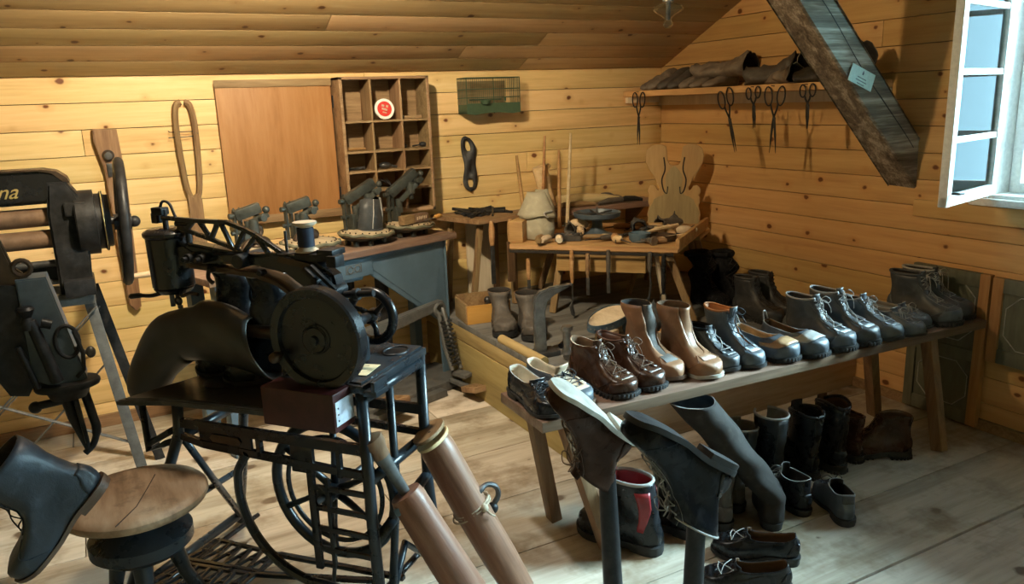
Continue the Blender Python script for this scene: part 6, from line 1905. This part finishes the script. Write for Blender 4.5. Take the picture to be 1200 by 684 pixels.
g = G(); g.lathe([(0, -.055), (.020, -.05), (.027, -.02), (.025, .015), (.012, .035), (.011, .06), (0, .062)], TR((0, 0, 0), 0, PI / 2), 24); build('flask_body', g, M_cream, t)
def pliers(lab, x, y, z, rz, s=1, m=M_blk_dull):
    t = tool('pincers', lab, 'pliers', x, y, z, rz, 'pincers and pliers on the tool table')
    for sg in (-1, 1):
        g = G(); g.tube(bez([(.055 * s, sg * .004, .010), (.035 * s, sg * .016 * s, .010), (0, -sg * .002, .010), (-.03 * s, -sg * .014 * s, .009), (-.12 * s, -sg * .018 * s, .008)], 5), [.006] * 8 + [.0065] * 13, 8); build('jaw_handle', g, m, t)
    g = G(); g.cyl((0, 0, .002), (0, 0, .018), .010); build('pivot', g, M_iron, t)
def stub(name, lab, x, y, z, rz, L, r_, hm, bl_=.06, bm=M_iron):
    t = tool(name, lab, 'tool', x, y, z, rz, 'handled tools heaped on the tool table')
    g = G(); g.tube([(0, 0, r_), (L * .2, 0, r_ * 1.15), (L * .7, 0, r_ * 1.1), (L, 0, r_ * .9)], [r_ * .7, r_, r_ * 1.08, r_ * .8], 10); build('handle', g, hm, t)
    g = G(); g.tube([(0, 0, r_), (-bl_, 0, r_ * .6)], [.004, .002], 8); build('blade', g, bm, t)
pliers('black pincers lying at the back of the tool heap', .58, .60, Z1, 2.4)
pliers('dark pincers between the dish and the glue pan', .56, .26, Z1, 1.0, 1.1)
pliers('steel lasting pliers beside the pouch', .26, .22, Z1, .4, 1.1, M_iron)
pliers('dark pliers lying right of the glue pan', .70, .30, Z1, .2)
stub('handled_tool', 'round light wooden handle standing out of the heap behind the pouch', .245, .36, Z1 + .03, -.5, .11, .022, M_handle_lt)
stub('handled_tool', 'orange-brown thick handle next to the spoked dish', .30, .40, Z1 + .03, 1.2, .10, .022, M_handle)
stub('handled_tool', 'grey worn handle hanging over the front edge by the pouch', .205, .055, Z1 + .004, -1.9, .08, .018, M_cream)
stub('handled_tool', 'dark brown rounded handle at the front edge by the pouch', .165, .04, Z1 + .004, -1.6, .07, .020, M_old)
stub('handled_tool', 'pale bone-like handle at the front edge before the pliers', .255, .045, Z1 + .004, -1.3, .06, .019, M_pale)
stub('handled_tool', 'black leather-wrapped handle lying in the middle front', .46, .10, Z1 + .004, .6, .12, .014, M_dustdk, .09)
stub('handled_tool', 'short bright wooden handle at the middle of the front edge', .545, .05, Z1 + .004, 1.8, .06, .020, M_handle)
stub('handled_tool', 'yellow-brown short handle beside the bright one at the front edge', .58, .03, Z1 + .004, 2.6, .05, .018, M_birch)
stub('awl', 'thin awl lying across the back right of the table', .78, .50, Z1, 2.2, .10, .012, M_handle, .10)
stub('awl', 'long rasp with wooden handle across the table back', .66, .44, Z1, .3, .12, .012, M_handle_lt, .14, M_blk_dull)
stub('awl', 'grey thin tool lying near the right rim', .84, .20, Z1, 1.2, .09, .010, M_old, .10)
for a_ in (('short fat wooden handle on its side left of the spoked dish', .33, .22, 1.9, .09, .022, M_handle_lt, .05, M_iron), ('dark rasp handle pointing out behind the glue pan', .62, .38, .9, .12, .014, M_dustdk, .12, M_blk_dull),
          ('blackened burnishing stick lying right behind the nail tray', .36, .14, .1, .13, .013, M_old, .07, M_blk_dull), ('pale handled awl crossing the dish foot at the front', .44, .17, -.25, .11, .013, M_handle_lt, .09, M_iron),
          ('reddish wooden tool handle behind the spoked dish', .46, .46, .5, .12, .017, M_handle, .08, M_iron), ('long grey file lying toward the back rim', .62, .56, -.15, .10, .013, M_handle, .18, M_iron),
          ('brown welt tool lying in front of the iron band', .70, .055, .25, .10, .014, M_old, .06, M_steel), ('thick dark handle between the iron band and flask', .82, .28, 2.8, .11, .016, M_handle, .07, M_blk_dull),
          ('pale handled chisel at the back left behind the pouches', .22, .52, .2, .12, .016, M_handle_lt, .09, M_iron), ('slim black tool lying along the right rim', .88, .46, 1.45, .10, .010, M_blk_dull, .09, M_iron)):
    stub('handled_tool', a_[0], a_[1], a_[2], Z1 + .002, *a_[3:])
crumple('leather_scrap', 'small dark leather offcut between the pouch and the spoked dish', tuple(tw_(.29, .30, Z1)), .12, .10, .05, .4, M_dustdk, 41)
crumple('leather_scrap', 'grey leather offcut behind the glue pan', tuple(tw_(.60, .42, Z1)), .15, .10, .06, 1.0, M_dkgrey, 43)
crumple('leather_scrap', 'brown leather offcut at the back of the tool table before the chair', tuple(tw_(.74, .60, Z1)), .14, .09, .05, .2, M_dustdk, 47)
hammer('small black-headed hammer lying behind the glue pan', .70, .24, Z1 + .004, .75, .9, M_handle_lt, M_blk_dull)
t = tool('nail_tray', 'grey open metal tray of odd tools between the pouch and the dish', 'tray', .28, .13, Z1, .25)
g = G(); g.box((0, 0, .003), (.13, .09, .006)); g.box((0, -.045, .014), (.13, .004, .028)); g.box((0, .045, .014), (.13, .004, .028)); g.box((-.065, 0, .014), (.004, .09, .028)); g.box((.065, 0, .014), (.004, .09, .028)); build('tray_body', g, M_iron, t)
g = G()
for k in range(12): g.tube([(R.uniform(-.05, .05), R.uniform(-.03, .03), .012), (R.uniform(-.06, .06), R.uniform(-.04, .04), .03)], .004, 6)
tag(build('odd_bits', g, M_steel, t), kind='stuff')

# ------------------------------------------------------------------ small side table, back plank, logs, box
t = thing('side_table', 'small rough plank table against the back wall left of the tool table', 'table', (1.78, 3.86, PZ))
g = G(); g.prism([(-.16, .17), (-.035, -.19), (.26, -.16), (.26, .18)], .030, TR((0, 0, .860 - PZ - .015)), bev=.003); build('table_top', g, M_old, t)
for a, b in (((-.0, -.13), (-.06, -.12)), ((.20, -.12), (.20, -.12)), ((-.06, .12), (-.09, .14)), ((.22, .14), (.22, .14))):
    g = G(); g.bar((b[0], b[1], .002), (a[0], a[1], .474), .032, .028, (1, 0, 0), .004); build('leg', g, M_oldz, t)
g = G()
for k in range(26): g.tube([(R.uniform(-.06, .22), R.uniform(-.13, .12), .508), (R.uniform(-.06, .24), R.uniform(-.13, .14), .512 + .02 * R.random())], R.uniform(.004, .009), 6)
o = build('scrap_heap', g, M_blk_dull); o.location = (1.78, 3.86, PZ); tag(o, 'dark heap of small iron scraps on the side table', 'scraps', kind='stuff')
for i, (x, hm, bm, lab) in enumerate(((1.815, M_handle, M_iron, 'file with a round wooden handle hanging under the side table'), (1.925, M_handle, M_dkoldz, 'thick wood-handled tool hanging beside the file under the side table'))):
    t = thing('hanging_file', lab, 'tool', (x, 3.665, .845), 0, 'tools hung on the side table')
    g = G(); g.tube([(0, 0, 0), (0, 0, -.04), (0, 0, -.10), (0, 0, -.13)], [.010, .017, .016, .012], 12); build('handle', g, hm, t)
    g = G(); g.box((0, 0, -.23), (.022 + .02 * i, .010 + .008 * i, .22), None, .002); build('blade', g, bm, t)
t = thing('pale_board', 'whitish upright board leaning on the back wall under the side table', 'board', (1.93, 4.03, PZ + .002))
g = G(); g.box((0, 0, .24), (.20, .018, .48), rotm(0, 0, 0), .003); build('board_body', g, M_pale, t)
t = thing('open_box', 'small open wooden box with an orange-brown front on the platform under the side table', 'box', (1.70, 3.58, PZ + .001), math.radians(-8))
w_, d_, h_ = .23, .20, .095
g = G(); g.box((0, 0, .005), (w_, d_, .01)); g.box((0, -d_ / 2, h_ / 2), (w_, .014, h_), None, .002); build('box_front', g, M_orange, t)
g = G(); g.box((0, d_ / 2, h_ / 2 + .01), (w_, .012, h_ + .02), None, .002); g.box((-w_ / 2, 0, h_ / 2 + .005), (.012, d_, h_ + .01), None, .002); g.box((w_ / 2, 0, h_ / 2 + .005), (.012, d_, h_ + .01), None, .002); build('box_sides', g, M_oldy, t)
t = thing('wood_plane', 'small dark iron tool standing in the open box', 'tool', (1.74, 3.56, PZ + .012), .6)
g = G(); g.tube([(-.02, 0, .0), (.0, 0, .07), (.05, 0, .10)], [.012, .010, .014], 8); build('tool_body', g, M_blk_dull, t)
g = G(); g.ball((-.015, .01, .085), .02); g.tube([(.0, .0, .08), (-.09, .0, .06)], [.006, .010], 8); build('jaw', g, M_iron, t)

t = thing('back_plank', 'long dark plank on brackets along the back wall behind the tool table', 'shelf', (2.55, 3.93, .80))
g = G(); g.box((.02, 0, .018), (1.02, .22, .034), None, .003); build('plank', g, M_bench, t)
for x in (-.42, .42):
    g = G(); g.prism([(0, 0), (.18, 0), (0, -.16)], .022, TR((x, .115, 0), 0, 0, -PI / 2) @ rotm(PI / 2), bev=.002); build('bracket', g, M_oldy, t)
t = thing('log', 'short pale split log standing tilted on the back plank', 'log', (2.335, 3.93, .836), 0)
g = G(); g.tube([(0, 0, 0), (-.035, 0, .13), (-.065, 0, .25)], [.045, .043, .046], 14, flat=.8); g.tube([(-.05, 0, .20), (.0, 0, .255)], [.018, .014], 8); build('log_body', g, M_birch, t)
t = thing('log', 'pale log lying flat on the back plank, its end to the right', 'log', (2.42, 3.95, .872), 0)
g = G(); g.tube([(-.02, 0, 0), (.14, 0, .0), (.30, -.02, -.008), (.40, -.03, -.015)], [.034, .034, .026, .012], 14); build('log_body', g, M_birch, t)
for i, (x, L_, a, m_, lab) in enumerate(((2.20, .20, .05, M_birch, 'short branch piece at the left of the back plank'), (2.45, .30, -.05, M_old, 'brown stick lying in front of the logs on the back plank'), (2.75, .26, .08, M_dustdk, 'dark leather tool at the right part of the back plank'), (2.86, .16, -.3, M_blk_dull, 'small dark pincers at the right end of the back plank'))):
    t = thing('plank_clutter', lab, 'tool', (x, 3.86, .834), a, 'odds and ends on the back plank')
    g = G(); g.tube([(-L_ / 2, 0, .012), (-L_ / 5, 0, .022), (L_ / 5, .01, .02), (L_ / 2, 0, .012)], [.010, .018, .016, .008], 10); build('piece', g, m_, t)
blob('dark_leather_piece', 'dark crumpled leather heap on the back plank right of the logs', 'leather', (2.80, 3.96, .835), .18, .09, .06, M_dustdk, .1, lastf)

# ------------------------------------------------------------------ iron feet and shoe parts on the platform
t = thing('iron_last_stand', 'tall iron shoemaker last stand with a horn-shaped top arm at the platform edge', 'iron last', (1.655, 2.86, PZ))
g = G(); g.prism([(-.03, 0), (.025, 0), (.02, .19), (.03, .235), (.06, .262), (.14, .30), (.145, .308), (.05, .300), (.0, .285), (-.025, .26), (-.03, .22)], .035, TR((-.02, 0, .01), PI / 2, 0, -.3), bev=.007); build('horn_arm', g, M_steel, t)
g = G(); g.box((0, 0, .012), (.11, .09, .024), None, .008); build('foot_plate', g, M_iron, t)
t = thing('iron_last', 'short bright iron last with round post and sole-shaped foot beside the tall one', 'iron last', (1.70, 2.745, PZ))
g = G(); g.prism([(x_ * .14 - .02, y_ * .8) for x_, y_ in [(f, foot_hw(f) * .045) for f in [i / 12 for i in range(13)]] + [(f, -foot_hw(f) * .045) for f in [i / 12 for i in range(11, 0, -1)]]], .028, TR((0, 0, .016), 0, 0, .1), bev=.008); build('sole_foot', g, M_steel, t)
g = G(); g.tube([(0, 0, .03), (0, 0, .06), (-.002, 0, .14)], [.030, .017, .018], 16); g.lathe([(0, 0), (.026, 0), (.028, .008), (.024, .018), (0, .02)], TR((-.002, 0, .135)), 20); build('post', g, M_steel, t)
g = G(); g.cyl((1.76, 2.90, PZ + .012), (1.86, 2.98, PZ + .016), .012); o = build('iron_bar', g, M_blk_dull); tag(o, 'short dark bar lying on the platform behind the iron lasts', 'tool')
t = thing('heel_block', 'light wooden block propping the riveted iron frame on the platform', 'block', (1.96, 2.82, PZ + .001), .3)
g = G(); g.box((0, 0, .035), (.09, .07, .07), None, .004); build('block', g, M_handle_lt, t)
t = thing('riveted_sole_frame', 'oval steel band with rivets and pale leather sole lying tilted on a block', 'shoe part', (2.02, 2.90, PZ + .082), math.radians(28))
rx_ = -.12
n = 44
def oval(k, e=0): a = 2 * PI * k / n; return ((.165 + e) * math.cos(a), (.065 + e) * math.sin(a) * (1 + .12 * math.cos(a)))
g = G(); M_t = rotm(.14, -.05, 0)
g.loft([[M_t @ V((*oval(k, e), z)) for k in range(n)] for e, z in ((0, 0), (.004, 0), (.004, .036), (0, .036), (0, 0))]); build('steel_band', g, M_bluepaint, t)
g = G(); g.prism([oval(k, -.001) for k in range(n)], .010, M_t @ TR((0, 0, .026))); build('leather_sole', g, M_pale, t)
g = G()
for k in range(0, n, 2): g.ball(M_t @ V((*oval(k, .005), .018)), .0042, n=6)
build('rivets', g, M_steel, t)
crumple('leather_sheet', 'stiff blue-grey leather piece standing on the platform behind the tan boots', (2.24, 2.90, PZ + .001), .26, .14, .10, .5, M_bluegrey, 31, M_bluegrey)
crumple('tan_leather_piece', 'pale tan leather quarter lying behind the second shoe of the bench', (1.80, 2.70, PZ + .001), .14, .10, .07, .8, M_tanlt, 33, M_cream)
crumple('tan_leather_piece', 'folded orange-tan leather piece behind the tan boots', (2.10, 2.62, PZ + .001), .16, .10, .10, .2, M_tanlt, 36, M_tanlt)

# ------------------------------------------------------------------ outside the window: a leafy tree
t = thing('garden_tree', 'leafy green tree outside, seen through the window panes', 'tree', (8.2, 4.9, -2.5))
g = G(); g.tube([(0, 0, 0), (.05, 0, 2.0), (0, .1, 3.6)], [.18, .14, .06], 10); build('trunk', g, M_oldz, t)
M_leaf = leather('tree_leaf', (.16, .30, .09), .7, .5, .1)
g = G(); rr = random.Random(3)
for k in range(1500):
    d = V((rr.gauss(0, 1), rr.gauss(0, 1), rr.gauss(0, 1))).normalized() * (rr.random() ** .4)
    c = V((d.x * 1.3, d.y * 1.3, 3.7 + d.z * 1.3)); a = V((rr.uniform(-1, 1), rr.uniform(-1, 1), rr.uniform(-1, 1))).normalized() * .09; b = a.cross(V((rr.random(), rr.random(), rr.random() + .1))).normalized() * .05
    g.bm.faces.new([g.bm.verts.new(c + q) for q in (-a, b, a, -b)])
tag(build('foliage', g, M_leaf, t, recalc=False), kind='stuff')
# things of one kind that were not grouped yet
GN = {'upturned_boot': 'upturned boots under repair', 'shoe_post': 'posts carrying upturned boots', 'leg_form': 'wooden boot-leg forms', 'wooden_plate': 'thin plates on the right boot-leg form',
      'tall_boot': 'tall boots standing on the sewing stand', 'crumpled_leather': 'crumpled leathers on the wall shelf', 'painted_door_panel': 'painted panels against the right wall', 'awl': 'awls of the tool table',
      'canvas_pouch': 'canvas pouches on the tool table', 'wooden_stick': 'slender sticks behind the pouches', 'shoe_hammer': 'hammers on the tool table', 'log': 'logs on the back plank',
      'leather_scrap': 'leather offcuts', 'tan_leather_piece': 'tan leather pieces on the platform', 'iron_last': 'iron shoe lasts on the platform', 'file_tool': 'tools hung on the table front'}
import re
for o in list(COL.objects):
    if o.parent is None and 'category' in o and 'group' not in o:
        k = re.sub(r'\.\d+$', '', o.name)
        if k in GN: o['group'] = GN[k]

# ------------------------------------------------------------------ camera, light
cam_d = bpy.data.cameras.new('camera'); cam = bpy.data.objects.new('camera', cam_d); COL.objects.link(cam)
f_px = 915.0
cam_d.sensor_fit = 'HORIZONTAL'; cam_d.sensor_width = 36; cam_d.lens = f_px / 1200 * 36
cam_d.clip_start = .02
pt, rl, yw = math.radians(13.65), math.radians(-2.1), math.radians(27.68)
Fv = V((math.sin(yw) * math.cos(pt), math.cos(yw) * math.cos(pt), -math.sin(pt)))
R0 = V((math.cos(yw), -math.sin(yw), 0)); U0 = R0.cross(Fv)
Rv = R0 * math.cos(rl) + U0 * math.sin(rl); Uv = Rv.cross(Fv)
m = Matrix((Rv, Uv, -Fv)).transposed().to_4x4(); m.translation = V((0, 0, 1.45))
cam.matrix_world = m
scn.camera = cam

w = bpy.data.worlds.new('sky'); scn.world = w; w.use_nodes = True
bg = w.node_tree.nodes['Background']
bg.inputs[0].default_value = (.62, .84, 1, 1); bg.inputs[1].default_value = 4.0

def area(name, loc, direction, sx, sy, energy, col, portal=False, spread=None):
    d = bpy.data.lights.new(name, 'AREA'); d.shape = 'RECTANGLE'; d.size = sx; d.size_y = sy; d.energy = energy; d.color = col
    o = bpy.data.objects.new(name, d); COL.objects.link(o)
    o.location = loc; o.rotation_euler = V(direction).to_track_quat('-Z', 'Y').to_euler()
    if portal: d.cycles.is_portal = True
    if spread: d.spread = spread
    return o
area('sky_portal_window', (XR + .19, (WY0 + WY1) / 2, (WZ0 + WZ1) / 2), (-1, 0, 0), 1.06, 1.0, 1, (1, 1, 1), True)
area('sky_portal_side', (XR + .19, (VY0 + VY1) / 2, (WZ0 + WZ1) / 2), (-1, 0, 0), 1.06, 1.0, 1, (1, 1, 1), True)
# bright sky outside the two windows of the right wall
c1 = V((XR, (WY0 + WY1) / 2, 1.5)); p1 = V((5.2, .45, 2.95))
area('daylight_window', p1, c1 - p1, 2.0, 2.0, 2000, (.82, .91, 1))
c2 = V((XR, (VY0 + VY1) / 2, 1.5)); p2 = V((5.6, -2.2, 2.8))
area('daylight_side', p2, c2 - p2, 2.2, 1.8, 520, (.80, .91, 1))
def lamp(name, loc, energy, col, rad=.06):
    d = bpy.data.lights.new(name, 'POINT'); d.energy = energy; d.color = col; d.shadow_soft_size = rad
    o = bpy.data.objects.new(name, d); COL.objects.link(o); o.location = loc
    return o
def spot(name, loc, target, energy, col, size, blend=.6, rad=.05):
    d = bpy.data.lights.new(name, 'SPOT'); d.energy = energy; d.color = col; d.spot_size = math.radians(size); d.spot_blend = blend; d.shadow_soft_size = rad
    o = bpy.data.objects.new(name, d); COL.objects.link(o); o.location = loc
    o.rotation_euler = (V(target) - V(loc)).to_track_quat('-Z', 'Y').to_euler()
# warm ceiling spots over the left half of the room
spot('ceiling_spot', (.55, 2.35, 2.15), (.70, 4.0, .95), 110, (1, .83, .56), 130, .8)
spot('ceiling_spot_right', (.95, 2.45, 2.10), (3.2, 3.1, 1.1), 34, (1, .74, .42), 90, .8)

spot('floor_fill_spot', (.75, 2.2, 2.2), (.55, 2.5, 0), 42, (1, .93, .80), 95, .9)  # fill light added to brighten the middle of the floor
scn.view_settings.view_transform = 'Standard'; scn.view_settings.look = 'None'
scn.view_settings.gamma = 1; scn.view_settings.use_curve_mapping = False
scn.view_settings.exposure = 0.85
scn.cycles.max_bounces = 8; scn.cycles.diffuse_bounces = 5; scn.cycles.glossy_bounces = 4; scn.cycles.transparent_max_bounces = 12
scn.cycles.sample_clamp_indirect = 6
